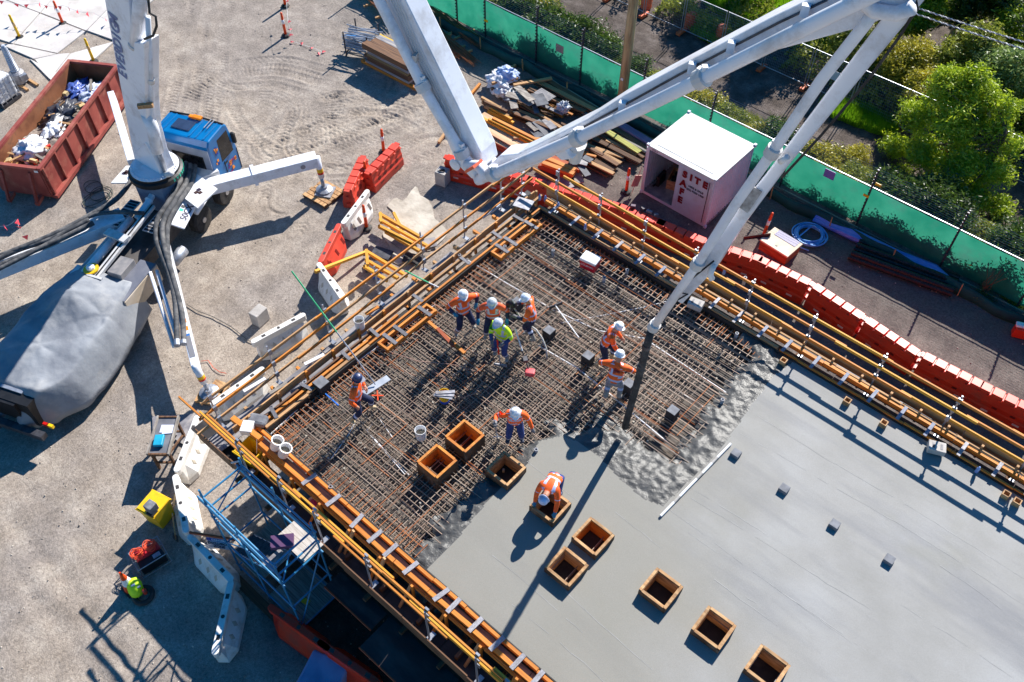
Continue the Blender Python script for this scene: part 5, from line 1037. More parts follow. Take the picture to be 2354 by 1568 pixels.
# ------------------------------------------------------------------ people
HV_O = mat('hivis_orange', rgb(250,92,22), rgb(255,112,34), 6, 0.7, dirt=rgb(206,84,40), dscale=4)
HV_O2 = mat('hivis_orange_worn', rgb(222,84,44), rgb(236,104,60), 6, 0.7, dirt=rgb(190,84,56), dscale=4)
HV_Y = mat('hivis_yellow', rgb(198,246,24), rgb(214,255,50), 6, 0.65)
TAPE = mat('silver_tape', rgb(176,190,224), rgb(196,206,232), 8, 0.35)
NAVY = mat('navy_cloth', rgb(22,30,62), rgb(34,44,82), 6, 0.8)
NAVY2 = mat('blue_work_trousers', rgb(36,54,108), rgb(52,72,130), 6, 0.8)
GREYC = mat('grey_trousers', rgb(122,122,134), rgb(152,150,158), 6, 0.85)
BOOT = mat('dusty_boot', rgb(136,132,126), rgb(168,162,152), 6, 0.8); BOOTT = mat('tan_boot', rgb(176,152,118), rgb(204,182,146), 6, 0.8); BOOTD = mat('dark_boot', rgb(62,66,80), rgb(96,100,112), 6, .8)
SKIN = mat('skin', rgb(176,122,98), rgb(192,138,112), 6, 0.6); HAIR = mat('brown_hair', rgb(88,62,38), rgb(132,98,60), 20, 0.6)
GLV_T = mat('teal_glove', rgb(18,110,150), rgb(30,136,176), 6, 0.7); GLV_G = mat('grey_glove', rgb(92,92,98), rgb(128,126,130), 6, 0.7)
def ik(a, b, l1, l2, pole):
    d = b-a; L = min(max(d.length, 0.05), (l1+l2)*0.995); u = d.normalized(); x = (l1*l1-l2*l2+L*L)/(2*L); h = math.sqrt(max(l1*l1-x*x, 0))
    p = Vector(pole); p = p-u*p.dot(u)
    if p.length < 1e-4: p = Vector((1,0,0))
    return a+u*x+p.normalized()*h, a+u*L
def person(label, feetL, feetR, face, lean=6, head=(25,0), hands=None, shirt=HV_O, cuff=None, trousers=NAVY, boots=BOOT, helmet=(240,242,246), gloves=GLV_G, logo=False, hair=False, scale=1.0, hip=None, z=D, poleL=(-.3,.6,-.5), poleR=(-.3,-.6,-.5), shortsleeve=False, twist=0, crouch=0.0):
    fl, fr = at(*feetL, z), at(*feetR, z); base = (fl+fr)/2; a = math.radians(face)
    t = thing('person', label, 'person', (base.x, base.y, z), a, 'construction workers on the slab'); Ri = Matrix.Rotation(-a, 3, 'Z')
    S = scale; FL, FR = Ri @ (fl-base), Ri @ (fr-base)
    for q in (FL, FR): q.z = 0.075*S
    ph = math.radians(lean); sp = Vector((math.sin(ph),0,math.cos(ph))); spread = (FL-FR).length
    pel = Vector(hip) if hip else Vector((-0.10*math.sin(ph), 0, (0.95-0.12*spread-crouch)*S))
    if not hip: pel.y = 0
    fw = Vector((math.cos(ph),0,-math.sin(ph))); tw = Matrix.Rotation(math.radians(twist),3,sp); sy = tw @ Vector((0,1,0)); sx = tw @ fw
    waist, chest, upch = pel+sp*0.2*S, pel+sp*0.37*S, pel+sp*0.47*S; neck = pel+sp*0.57*S
    hp, hyaw = math.radians(head[0]), math.radians(head[1]); hd = Vector((math.sin(hp)*math.cos(hyaw), math.sin(hp)*math.sin(hyaw), math.cos(hp))); hd = (hd+sp*0.25).normalized()
    jaw, crown = neck+hd*0.09*S, neck+hd*0.2*S
    hx = Vector((math.cos(hyaw), math.sin(hyaw), 0)); hx = (hx-hd*hx.dot(hd)).normalized()
    V_, E_, R_, K_ = [], [], [], []
    def v(p, r, r2=None): V_.append(p); R_.append((r*S, (r2 or r)*S)); return len(V_)-1
    def e(i, j, k): E_.append((i, j)); K_.append(k)
    iP = v(pel, .185, .15); iW = v(waist, .19, .15); iC = v(chest, .205, .155); iU = v(upch, .18, .135); iN = v(neck, .062); iJ = v(jaw+hx*0.015, .082); iH = v(crown, .095)
    e(iP,iW,'torso'); e(iW,iC,'torso'); e(iC,iU,'torso'); e(iU,iN,'neck'); e(iN,iJ,'head'); e(iJ,iH,'head')
    inose = v(jaw+hx*0.105*S+hd*0.03*S, .018); e(iJ,inose,'head')
    hands = hands or ((0.12,0.34,0.85),(0.12,-0.34,0.85)); HND = []
    for s, hnd, pole in ((1,hands[0],poleL),(-1,hands[1],poleR)):
        sh = upch+sy*0.215*s*S-sp*0.005; el, wr = ik(sh, Vector(hnd)*S, 0.29*S, 0.27*S, pole)
        a1, a2, a3, a4 = v(sh, .092), v(el, .066), v(wr.lerp(el,0.06), .048), v((sh+el)/2, .078)
        e(iU,a1,'torso'); e(a1,a4,'uarm'); e(a4,a2,'uarm'); e(a2,a3,'farm'); HND.append((wr, (wr-el).normalized(), s))
    for s, ft, pole in ((1,FL,(1,.15,0)),(-1,FR,(1,-.15,0))):
        hp_ = pel+Vector((0,0.095*s,-0.04)); kn, an = ik(hp_, ft, 0.45*S, 0.44*S, pole); d = Vector((1, 0.25*s, 0)).normalized()
        b1, b2, b3, b4, b5 = v(hp_-Vector((0,0,.07)), .122), v(kn, .088), v(kn.lerp(an,0.45), .080), v(an, .066), v(an+d*0.15*S+Vector((0,0,-0.03)), .046)
        e(iP,b1,'thigh'); e(b1,b2,'thigh'); e(b2,b3,'shin'); e(b3,b4,'boot'); e(b4,b5,'boot')
    me = bpy.data.meshes.new('body'); me.from_pydata([tuple(p) for p in V_], E_, []); ob = bpy.data.objects.new('tmp', me); COL.objects.link(ob)
    ob.modifiers.new('skin','SKIN').use_smooth_shade = True; ob.modifiers.new('sub','SUBSURF').levels = 2
    for sv, r in zip(me.skin_vertices[0].data, R_): sv.radius = r
    me.skin_vertices[0].data[0].use_root = True
    dg = bpy.context.evaluated_depsgraph_get(); dg.update(); bm_ = bpy.data.meshes.new_from_object(ob.evaluated_get(dg)); bpy.data.objects.remove(ob)
    ms = [shirt, TAPE, cuff or shirt, trousers, boots, SKIN, flat('logo_red',150,40,24)]
    bm_.materials.clear(); [bm_.materials.append(m) for m in ms]
    A = np.array([V_[i] for i, j in E_]); B = np.array([V_[j] for i, j in E_]); AB = B-A; LL = (AB**2).sum(1)+1e-9
    rr = np.array([(R_[i][0]+R_[j][0])/2 for i, j in E_]); nf = len(bm_.polygons); c = np.zeros(nf*3); bm_.polygons.foreach_get('center', c); c = c.reshape(-1,3)
    tt = np.clip(((c[:,None,:]-A)*AB).sum(2)/LL, 0, 1); dd = np.linalg.norm(c[:,None,:]-A-tt[...,None]*AB, axis=2)-rr*0.9; k = dd.argmin(1); mi = np.zeros(nf, int)
    spn, pn, sxn, syn = np.array(sp), np.array(pel), np.array(sx), np.array(sy); h_ = (c-pn) @ spn; yy = (c-pn) @ syn; xx = (c-pn) @ sxn
    for f in range(nf):
        kk = K_[k[f]]; tv = tt[f, k[f]]
        if kk == 'torso':
            h = h_[f]/S
            m = 3 if h < -0.09 else 0
            if -0.01 < h < 0.05 or 0.17 < h < 0.23: m = 1
            if 0.245 <= h < 0.62 and 0.095 < abs(yy[f]) < 0.13: m = 1
            if logo and xx[f] < -0.06 and ((h-0.36)**2+(yy[f])**2) < 0.075**2: m = 6
            mi[f] = m
        elif kk == 'neck': mi[f] = 0 if tv < 0.55 else 5
        elif kk == 'head': mi[f] = 5
        elif kk == 'uarm':
            w_ = np.linalg.norm(c[f]-A[k[f]])
            first = E_[k[f]][0]; mi[f] = 0
            if R_[first][0] < 0.085*S: mi[f] = 1 if 0.02 < tv < 0.4 else 0
        elif kk == 'farm': mi[f] = 2 if not shortsleeve else 5
        elif kk == 'thigh': mi[f] = 3
        elif kk == 'shin': mi[f] = 1 if 0.5 < tv < 0.85 else 3
        else: mi[f] = 4
    bm_.polygons.foreach_set('material_index', mi.astype(np.int32)); body = bpy.data.objects.new('body', bm_); COL.objects.link(body); body.parent = t
    # helmet, eyes, gloves
    hc = crown+hd*0.015*S; HM = Matrix((hx, hd.cross(hx), hd)).transposed(); hm = MB()
    hm.lathe((0,0,0), [(0.132,-0.02),(0.134,0.02),(0.126,0.07),(0.098,0.115),(0.05,0.138),(0,0.142)], 18)
    n = 22; ring = []
    for q in range(n):
        an = 2*math.pi*q/n; w_ = 0.150+0.075*max(0,math.cos(an))**2+0.012*(an > 1.5 and an < 4.7); ring.append((w_*math.cos(an), min(w_,0.155)*math.sin(an)))
    hm.prism(ring, -0.028, -0.016)
    for y in (-0.03,0.0,0.03): hm.tube([(0.1,y,0.09),(0.03,y,0.135),(-0.05,y,0.134),(-0.11,y,0.085)], 0.008, 4)
    hm.frame(Matrix.Translation(hc) @ HM.to_4x4() @ Matrix.Scale(S*0.9,4))
    hm.build('helmet', mat('helmet_%d' % helmet[0], rgb(*helmet), rgb(*[min(255,q+10) for q in helmet]), 6, 0.35, dirt=rgb(*[int(q*.72) for q in helmet]), dscale=7), t, smooth=False)
    for y in (-1,1): MB().lathe(jaw+hx*0.083*S+hd*0.055*S+hx.cross(hd)*0.032*y*S, [(0.0,-0.012),(0.012,0),(0,0.012)], 8).build('eye', BLACK, t)
    for y in (-1,1): MB().lathe(jaw+hd*0.05*S+hx.cross(hd)*0.088*y*S, [(0.0,-0.03),(0.016,0),(0,0.03)], 8).build('ear', SKIN, t)
    if hair: MB().tube([jaw-hx*0.06+hd*0.06, neck-hx*0.10*S, chest+sp*0.02-sx*0.14*S], [0.075,0.06,0.03], 10).build('hair', HAIR, t, smooth=True)
    for wr, d, s in HND:
        g = MB(); sd = d.cross(Vector((1,0,0.2)) if abs(d.x) < 0.9 else Vector((0,0,1))).normalized(); nn = d.cross(sd)
        g.tube([wr-d*0.07*S, wr-d*0.0, wr+d*0.05*S, wr+d*0.085*S], [0.044*S,0.042*S,0.047*S,0.036*S], 8)
        for j, L in enumerate((0.068,0.08,0.075,0.058)):
            o_ = sd*(0.03-0.02*j)*S; p0 = wr+d*0.075*S+o_; p1 = p0+d*L*0.55*S+nn*0.012*S; p2 = p1+d*L*0.35*S+nn*0.035*S; g.tube([p0,p1,p2], [0.0125*S,0.0115*S,0.009*S], 6)
        p0 = wr+d*0.02*S+sd*0.035*S; g.tube([p0, p0+d*0.04*S+sd*0.022*S, p0+d*0.07*S+sd*0.02*S+nn*0.02*S], [0.015*S,0.013*S,0.010*S], 6)
        g.build('glove', gloves, t, smooth=True)
    return t
def wp(t, p): return t.matrix_basis @ Vector(p)
P1 = person('worker in orange shirt with teal gloves, hands on hips, upper left of the group', (1086,750), (1048,768), 335, 4, (30,-10), ((0.06,0.36,1.0),(0.12,-0.30,0.98)), cuff=NAVY, gloves=GLV_T, poleL=(-.5,.9,.1), poleR=(-.5,-.9,.1), helmet=(238,240,248))
P2 = person('stout worker in worn orange shirt facing the camera with arms hanging', (1150,768), (1117,774), 308, 14, (32,0), ((0.2,0.4,0.92),(0.25,-0.38,0.92)), shirt=HV_O2, cuff=NAVY, gloves=GLV_T, helmet=(206,212,214))
P3 = person('worker with long hair in a yellow hi-vis shirt holding a red handled tool', (1166,826), (1142,812), 282, 12, (28,-15), ((0.3,0.2,1.0),(0.35,-0.12,0.95)), shirt=HV_Y, cuff=NAVY2, trousers=NAVY2, boots=BOOT, hair=True, helmet=(214,222,236), scale=0.97)
P4 = person('worker in orange vest holding a black vibrator motor out in one hand', (1213,768), (1228,786), 216, 10, (34,0), ((0.42,0.22,1.12),(0.5,-0.08,1.28)), cuff=NAVY, boots=BOOT, gloves=GLV_G, helmet=(226,236,250), poleL=(0,.5,-.8))
P5 = person('worker in orange shirt with dark waist strap stepping beside a foam block', (1404,824), (1366,842), 30, 24, (28,10), ((0.42,0.24,0.85),(0.40,-0.2,0.75)), gloves=SKIN, boots=BOOTT, logo=True, trousers=NAVY)
P6 = person('worker in orange shirt and grey trousers with back to the camera beside the hose', (1390,918), (1421,917), 112, 18, (22,0), ((0.32,0.32,1.08),(0.36,-0.3,1.05)), trousers=GREYC, boots=BOOT, logo=True, helmet=(238,242,252), poleL=(-.2,.9,-.2), poleR=(-.2,-.9,-.2))
P7 = person('worker with dark blue helmet walking away from the aluminium float board', (853,939), (806,970), 30, 8, (18,10), ((0.16,0.24,0.95),(0.1,-0.32,0.86)), gloves=SKIN, boots=BOOTT, trousers=NAVY, helmet=(44,56,96))
P8 = person('worker in orange shirt gripping a shovel upright beside the form boxes', (1198,1010), (1168,1012), 312, 18, (40,0), ((0.28,0.46,0.78),(0.34,-0.48,1.32)), trousers=NAVY2, boots=BOOTD, gloves=GLV_G, helmet=(240,242,246), poleR=(-.1,-.8,-.4))
P9 = person('worker bent double over an open form box on the slab', (1288,1134), (1262,1128), 286, 86, (95,0), ((0.74,0.3,0.36),(0.66,-0.26,0.3)), trousers=NAVY2, boots=BOOTD, gloves=GLV_T, helmet=(196,214,246), hip=(-0.05,0,0.80), poleL=(-.1,.9,.4), poleR=(-.1,-.9,.4))
# tools in or near hands
def tool(name, label, cat): return thing(name, label, cat, (0,0,0))
def world_part(mb, name, m, t, **k):
    return mb.build(name, m, t, **k)
h = wp(P8,(0.36,-0.5,1.32)); t = thing('shovel','shovel held upright by the worker next to the form boxes','shovel', at(1143,1004,D))
MB().tube([at(1143,1004,D+0.06), h, h+(h-at(1143,1004,D+0.06)).normalized()*0.25], 0.02, 8).build('shaft', GALV, t, world=True); MB().beam(at(1143,1004,D-0.02), at(1143,1004,D+0.28), 0.22, 0.02).build('blade', GALV, t, world=True)
h = wp(P3,(0.34,0.05,1.0)); g0 = at(1150,840,D); t = thing('rake','rake with red handle held by the yellow shirted worker','rake', g0)
MB().tube([h+Vector((0,0,.12)), h.lerp(g0,0.5)], 0.022, 8).build('red_grip', RED_P, t, world=True); MB().tube([h.lerp(g0,0.5), g0], 0.018, 8).build('shaft', GALV, t, world=True); MB().box(g0+Vector((0,0,.02)), (0.36,0.03,0.08), 0.5).build('rake_head', GALV, t, world=True)
h = wp(P4,(0.55,-0.06,1.3)); t = thing('vibrator_motor','black concrete vibrator motor held in front of the worker','vibrator', h)
MB().lathe(h, [(0.05,-0.16),(0.1,-0.12),(0.11,0.08),(0.06,0.14),(0,0.14)], 14, axis=(1,.4,.3)).build('motor_body', BLACK, t, world=True); MB().tube([h+Vector((-.1,0,.1)),h+Vector((0,0,.2)),h+Vector((.1,0,.1))],0.018,6).build('carry_handle', GALV, t, world=True)
hs = [h, wp(P4,(0.3,-0.05,0.75)), at(1232,758,D+0.5), at(1246,778,D+0.35), at(1255,800,D+0.12), at(1257,824,D-0.05)]
tag(MB().tube(hs, 0.024, 8).build('vibrator_hose', mat('pale_hose', rgb(168,166,160), rgb(200,198,192), 5, .6), smooth=True), 'pale flexible vibrator hose hanging from the worker to the mat', 'hose')
t = thing('vibrating_screed','long handled screed with red motor lying on the mat by the yellow shirted worker','screed', at(1217,856,D))
MB().tube([at(1184,756,D+0.9), at(1200,806,D+0.42)], 0.022, 8).build('white_handle', PVC, t, world=True); MB().tube([at(1200,806,D+0.42), at(1216,852,D+0.1)], 0.016, 8).build('shaft', STEEL_D, t, world=True)
MB().box(at(1218,856,D+0.06), (0.26,0.2,0.16), 0.5).build('motor', mat('red_motor', rgb(206,60,70), rgb(228,110,112), 7, .4), t, world=True, bevel=0.03); MB().box(at(1207,826,D+0.3), (0.12,0.16,0.1), 0.9).build('bracket', STEEL_D, t, world=True)
# ------------------------------------------------------------------ scaffold stair tower
sc = thing('scaffold_tower', 'blue tube scaffold stair tower against the deck edge', 'scaffold', (-11, 3.65, 0))
sx0, sx1, sy0, sy1 = -12.15, -9.6, 3.08, 4.22
for x in (sx0, -10.95, sx1):
    for y in (sy0, sy1): rod('standard', (x,y,0), (x,y,4.25 if y > 4 or x < -12 else 4.0), 0.026, BLUE_S, sc, 8)
for z in (0.3, 1.6, 2.9, 3.4, 3.9):
    for y in (sy0, sy1): rod('ledger', (sx0-0.1,y,z), (sx1+0.1,y,z), 0.026, BLUE_S, sc, 8)
    for x in (sx0, sx1): rod('transom', (x,sy0,z), (x,sy1,z), 0.026, BLUE_S, sc, 8)
for y in (sy0, sy1):
    for z in (3.52, 3.64): rod('guard_tube', (sx0-0.3,y-0.02,z), (sx1,y-0.02,z), 0.024, BLUE_S, sc, 8)
rod('brace', (sx0,sy0,1.6), (-10.95,sy0,2.9), 0.02, BLUE_S, sc); rod('brace', (-10.95,sy1,1.6), (sx1,sy1,2.9), 0.02, BLUE_S, sc); rod('brace', (sx1,sy0,0.4), (sx1,sy1,2.9), 0.02, BLUE_S, sc); rod('brace', (sx0,sy0,2.9), (sx0,sy1,3.9), 0.02, BLUE_S, sc); rod('brace', (sx1,sy0,2.9), (sx1-.9,sy1,2.9), 0.02, BLUE_S, sc)
rod('standard', (-13.0,4.3,3.0), (-12.3,4.25,3.9), 0.026, BLUE_S, sc, 8)
for k in range(8): piece('stair_tread', (-11.95+0.24*k, sy0+0.08, 1.2+0.2*k), (-11.95+0.24*k, sy0+0.66, 1.2+0.2*k), 0.2, 0.03, PLY_G if k > 5 else STEEL_D, sc)
for y in (sy0+0.06, sy0+0.68): rod('stringer', (-12.1,y,1.05), (-10.1,y,2.72), 0.022, BLUE_S, sc)
for k in range(4): piece('platform_board', (-10.62,sy0+0.75+0.15*k,2.93), (-9.62,sy0+0.75+0.15*k,2.93), 0.145, 0.035, mat('pale_platform', rgb(176,166,156), rgb(202,194,186), 4, .85), sc)
for k in range(6): piece('platform_board', (sx0+0.05,sy0+0.1+0.2*k,1.0), (-11.0,sy0+0.1+0.2*k,1.0), 0.19, 0.04, WOOD_G, sc)
for k in range(6): piece('platform_board', (-10.9,sy0+0.1+0.2*k,0.3), (sx1,sy0+0.1+0.2*k,0.3), 0.19, 0.04, WOOD_G, sc)
piece('base_plank', (sx0,sy0-0.25,0.08), (sx1+0.2,sy0-0.25,0.08), 0.24, 0.06, WOOD_D, sc); piece('yellow_tag', (-10.15,3.55,0.34), (-9.95,3.6,0.34), 0.14, 0.01, YELLOW_P, sc)
MB().beam((-10.55,3.55,3.0),(-10.2,3.95,3.0),0.32,0.12).build('tool_tray', flat('tray_purple',92,60,96), sc, world=True)
# danger sign on a board between barriers
sg = thing('exclusion_sign', 'blue and white exclusion zone sign hanging below a timber board', 'sign', at(500,1245,0.8))
bA, bB = at(436,1224,0.95), at(540,1240,0.95); piece('hanger_board', bA, bB, 0.05, 0.08, WOOD_R, sg)
P0, P1 = at(474,1234,0.9), at(528,1242,0.9); dn = (at(478,1252,0.62)-P0); dn = dn.normalized()*0.36
mb = MB().add([P0, P1, P1+dn, P0+dn], [(0,1,2,3)]); so = mb.build('sign_face', flat('sign_white', 226,228,236), sg, world=True); so.modifiers.new('t','SOLIDIFY').thickness = 0.01
u = (P1-P0).normalized(); W_ = (P1-P0).length; nn = u.cross(-dn).normalized(); c = P0+u*W_/2
q = MB().add([P0+nn*.012, P1+nn*.012, P1+dn*.3+nn*.012, P0+dn*.3+nn*.012], [(0,1,2,3)]).build('sign_header', flat('sign_blue', 40,70,160), sg, world=True)
gi = sg.matrix_basis.inverted()
for s_, sz, off, m in (('DANGER',0.09,0.15,PVC),('EXCLUSION',0.115,0.5,BL),('ZONE',0.115,0.8,BL)): text(s_, sz, m, sg, gi @ axes(c+dn*off+nn*.016, u, -dn), bold=0.003)
# table
tz = 0.9; ta, tb_, tc, td = at(366,955,tz), at(408,962,tz), at(384,1052,tz), at(342,1036,tz)
tq = ((ta+td)/2+(tb_+tc)/2)/2; tu = ((td-ta)+(tc-tb_)).normalized(); trz = math.atan2(tu.y, tu.x); TLn, TWd = ((td-ta).length+(tc-tb_).length)/2, ((tb_-ta).length+(tc-td).length)/2
tab = thing('site_table', 'grey timber site table with raised edges standing by the white barriers', 'table', (tq.x,tq.y,0), trz)
MB().box((0,0,tz-0.02),(TLn,TWd,0.03)).build('table_top', mat('table_grey', rgb(92,94,102), rgb(118,118,124), 3, .7), tab)
for y in (-TWd/2, TWd/2): MB().box((0,y,tz),(TLn+.04,0.05,0.12)).build('edge_rail', WOOD_G, tab)
for x in (-TLn/2, TLn/2): MB().box((x,0,tz-0.02),(0.05,TWd-.05,0.10)).build('edge_rail', WOOD_D, tab)
for x in (-TLn/2+.1, TLn/2-.1):
    for y in (-TWd/2+.05, TWd/2-.05): MB().beam((x,y,0),(x,y,tz-.04),0.07,0.07).build('leg', WOOD_D, tab)
    MB().beam((x,-TWd/2+.05,0.3),(x,TWd/2-.05,0.3),0.05,0.06).build('cross_rail', WOOD_D, tab)
for y in (-TWd/2+.05, TWd/2-.05): MB().beam((-TLn/2+.1,y,0.15),(TLn/2-.1,y,0.75),0.04,0.06).build('brace', WOOD_D, tab)
tm = tab.matrix_basis
tag(MB().box(tm @ Vector((0.22,-0.05,tz+0.06)),(0.36,0.26,0.12),trz+.05).build('tool_case', mat('teal_case', rgb(24,150,186), rgb(36,170,206), 4, .45), bevel=0.02), 'turquoise tool case lying on the grey table', 'case')
tag(MB().box(tm @ Vector((-0.22,0.05,tz+0.005)),(0.26,0.36,0.012),trz).box(tm @ Vector((-0.16,0.09,tz+0.014)),(0.22,0.3,0.006),trz+.1).build('paper_sheets', flat('paper',214,216,236)), 'white papers lying on the grey table', 'papers')
# ground sheets by the table
for px, m, l in (([(350,958),(468,950),(455,1008),(400,1000),(352,1000)], PLY_G, 'pale plywood sheet on the ground beneath the table'),([(402,1010),(446,950),(505,998),(450,1040)], PLY_G, 'grey plywood sheet on the ground at the deck corner')):
    pts = [at(x,y,0.03) for x,y in px]; tag(MB().prism([(p.x,p.y) for p in pts], 0.02 if 'pale' in l else 0.035, 0.05 if 'pale' in l else 0.06).build('plywood_sheet', m), l, 'plywood')
# yellow tub and grey case
def tub(name, label, c, rz, w, d, h, m, wall=0.03, taper=0.82, world_z=0):
    t = thing(name, label, 'tub', c, rz); a, b = w/2, d/2; ia, ib = a-wall, b-wall; k = taper
    vs = [(-a*k,-b*k,0),(a*k,-b*k,0),(a*k,b*k,0),(-a*k,b*k,0),(-a,-b,h),(a,-b,h),(a,b,h),(-a,b,h),(-ia,-ib,h),(ia,-ib,h),(ia,ib,h),(-ia,ib,h),(-ia*k,-ib*k,.05),(ia*k,-ib*k,.05),(ia*k,ib*k,.05),(-ia*k,ib*k,.05)]
    fs = [(3,2,1,0)]+[(o+i,o+(i+1)%4,o+4+(i+1)%4,o+4+i) for o in (0,4,8) for i in range(4)]+[(12,13,14,15)]
    MB().add(vs, fs).build('tub_wall', m, t, bevel=0.01); [MB().box((0,q_*(b+0.015),h-0.04),(w+.05,0.04,0.06)).build('rim_lip', m, t, bevel=0.01) for q_ in (-1,1)]
    return t
yb = at(372,1190,0); tub('yellow_bin','yellow plastic bin between the white barrier and the generator', (yb.x,yb.y,0), 0.25, 0.62, 0.62, 0.8, YELLOW_P); MB().box((yb.x,yb.y,0.8),(0.6,0.6,0.03),0.25).build('bin_lid', YELLOW_P, bpy.data.objects['yellow_bin'], world=True)
tag(MB().box(at(347,1165,0.95),(0.26,0.26,0.28),0.2).box(at(350,1178,0.8),(0.24,0.24,0.1),0.2,1).build('battery_case', [FOAM, BLACK], bevel=0.02), 'grey battery case on the corner of the yellow bin', 'case')
sp_ = thing('spade','spade leaning against the yellow bin','spade', at(404,1232,0)); MB().tube([at(404,1240,0.1), at(396,1180,0.85)], 0.018, 8).build('shaft', WOOD_T, sp_, world=True); MB().beam(at(404,1242,0.0), at(402,1228,0.25),0.18,0.015).build('blade', STEEL_D, sp_, world=True)
# generator with coils
gp = at(337,1277,0.0); gz = 0.5; ga, gb_, gc, gd = at(300,1266,gz), at(345,1240,gz), at(378,1277,gz), at(334,1305,gz); gu = ((gb_-ga)+(gc-gd)).normalized(); grz = math.atan2(gu.y,gu.x); gcn = (ga+gb_+gc+gd)/4
gen = thing('generator','small generator in a tube frame with orange cables piled on top','generator', (gcn.x,gcn.y,0), grz); gl, gw = 0.80, 0.62
for z in (0.06, 0.5): MB().tube([(-gl/2,-gw/2,z),(gl/2,-gw/2,z),(gl/2,gw/2,z),(-gl/2,gw/2,z)], 0.016, 6, closed=True).build('frame_tube', GALV, gen)
for x in (-gl/2,gl/2):
    for y in (-gw/2,gw/2): MB().tube([(x,y,.06),(x,y,.5)],.016,6).build('frame_post', GALV, gen)
MB().box((0,0.12,0.3),(0.66,0.28,0.3)).build('fuel_tank', mat('generator_red', rgb(176,30,40), rgb(196,44,52), 4, .4), gen, bevel=0.04); MB().box((0,-0.14,0.24),(0.68,0.24,0.34)).build('engine', BLACK, gen, bevel=.02); MB().box((0.16,-0.14,0.43),(0.2,0.12,0.03)).build('panel', GALV, gen)
CABO = mat('orange_cable', rgb(224,74,40), rgb(240,98,58), 5, .5)
for k, (x, y) in enumerate(((-0.22,0.12),(0.14,0.14))):
    pts = [Vector((x+(0.13+0.035*math.sin(a*1.7))*math.cos(a), y+(0.13+0.03*math.cos(a*1.3))*math.sin(a), 0.5+0.012*a/3+0.02*math.sin(a*2.3))) for a in np.linspace(0, 38, 220)]
    tag(MB().tube([gen.matrix_basis @ p for p in pts], 0.011, 5).build('cable_coil', CABO), 'coil of orange cable on the generator, '+('outer end' if k == 0 else 'beside the yellow bin'), 'cable')
# cone with vest
cp = at(303,1352,0); cn = thing('traffic_cone','orange and white traffic cone in the deck shadow with a hi-vis jacket on it','cone', cp)
MB().box((0,0,0.03),(0.42,0.42,0.06)).build('cone_base', BLACKR, cn, bevel=.02)
for z0, z1, m in ((0.06,0.3,ORANGE_P),(0.3,0.54,REFL),(0.54,0.84,ORANGE_P)): r = lambda z: 0.17-0.155*z/0.86; MB().lathe((0,0,0),[(r(z0)*1.15,z0*1.15),(r(z1)*1.15,z1*1.15)]+([(0,z1*1.15)] if z1 > .8 else []),16).build('cone_band', m, cn)
vt = MB(); vt.tube([at(303,1330,0.45),at(308,1343,0.34),at(313,1358,0.16),at(315,1366,0.06)],[0.12,0.19,0.19,0.15],10).tube([at(308,1334,0.36),at(320,1350,0.25),at(325,1360,0.1)],[0.08,0.075,0.075],8); vo = vt.build('hivis_jacket', HV_Y, smooth=True); tag(vo,'yellow hi-vis jacket draped down the traffic cone','jacket')
for i,(a,b) in enumerate(((at(303,1349,0.42),at(312,1345,0.42)),(at(316,1352,0.33),at(324,1349,0.3)))): MB().tube([a+Vector((0,0,.06)),b+Vector((0,0,.06))],0.03,6).build('reflective_strip', TAPE, vo)
tag(MB().tube([at(330,1368,0.06)+Vector((0.22*math.cos(a),0.22*math.sin(a),0)) for a in np.linspace(0,6.283,25)[:-1]],0.07,8,closed=True).build('old_tyre', TYRE, smooth=True), 'old tyre lying next to the traffic cone in shade','tyre')
rp = at(335,1363,0.2); tag(MB().lathe(rp,[(0.05,0),(0.06,0.16),(0.02,0.2),(0,0.2)],10).build('red_bottle', RED_P),'small red bottle at the hem of the hi-vis jacket','bottle')
# blue covered box in shadow
bx = at(742,1548,0.6); bt = thing('covered_crate','large crate under a grey blue cover at the bottom edge','crate', (bx.x,bx.y,0), 0.35)
MB().box((0,0,0.3),(1.1,1.0,0.6),taper=(0.92,0.92)).build('cover', mat('blue_cover', rgb(112,130,170), rgb(144,160,196), 2, .6), bt, bevel=.06); MB().box((0,-0.53,0.28),(0.9,0.02,0.4)).build('cover_flap', flat('cover_dark',64,78,120), bt)
# pallets and pads below the outrigger feet
def pallet(label, c, rz, n=6, L=1.1, W=1.1):
    t = thing('timber_pallet', label, 'pallet', c, rz)
    for k in range(n): MB().box((-L/2+L/(2*n)+k*L/n, jit(.015), 0.13),(L/n-0.03,W+jit(.02),0.03)).build('deck_slat', WOOD_T, t)
    for y in (-W/2+.06,0,W/2-.06): MB().box((0,y,0.065),(L-.02,0.09,0.095)).build('bearer', WOOD_D, t)
    return t
q = at(745,447,0.05); pallet('timber pallet under the front outrigger foot', (q.x,q.y,0.0), math.radians(95)); tag(MB().box((q.x+.02,q.y+.06,0.17),(0.62,0.6,0.04),0.5).build('steel_pad', CLIP),'grey steel pad between the outrigger foot and the pallet','pad')
q = at(481,908,0.1); tag(MB().box((q.x,q.y,0.06),(0.7,0.6,0.1),0.5).build('timber_pad', WOOD_T),'timber pad under the rear outrigger foot by the deck corner','pad'); q = at(505,893,0.0); tag(MB().box((q.x,q.y,0.06),(0.5,0.4,0.1),0.3).build('timber_offcut', WOOD_T),'tan offcut next to the rear outrigger foot','offcut')
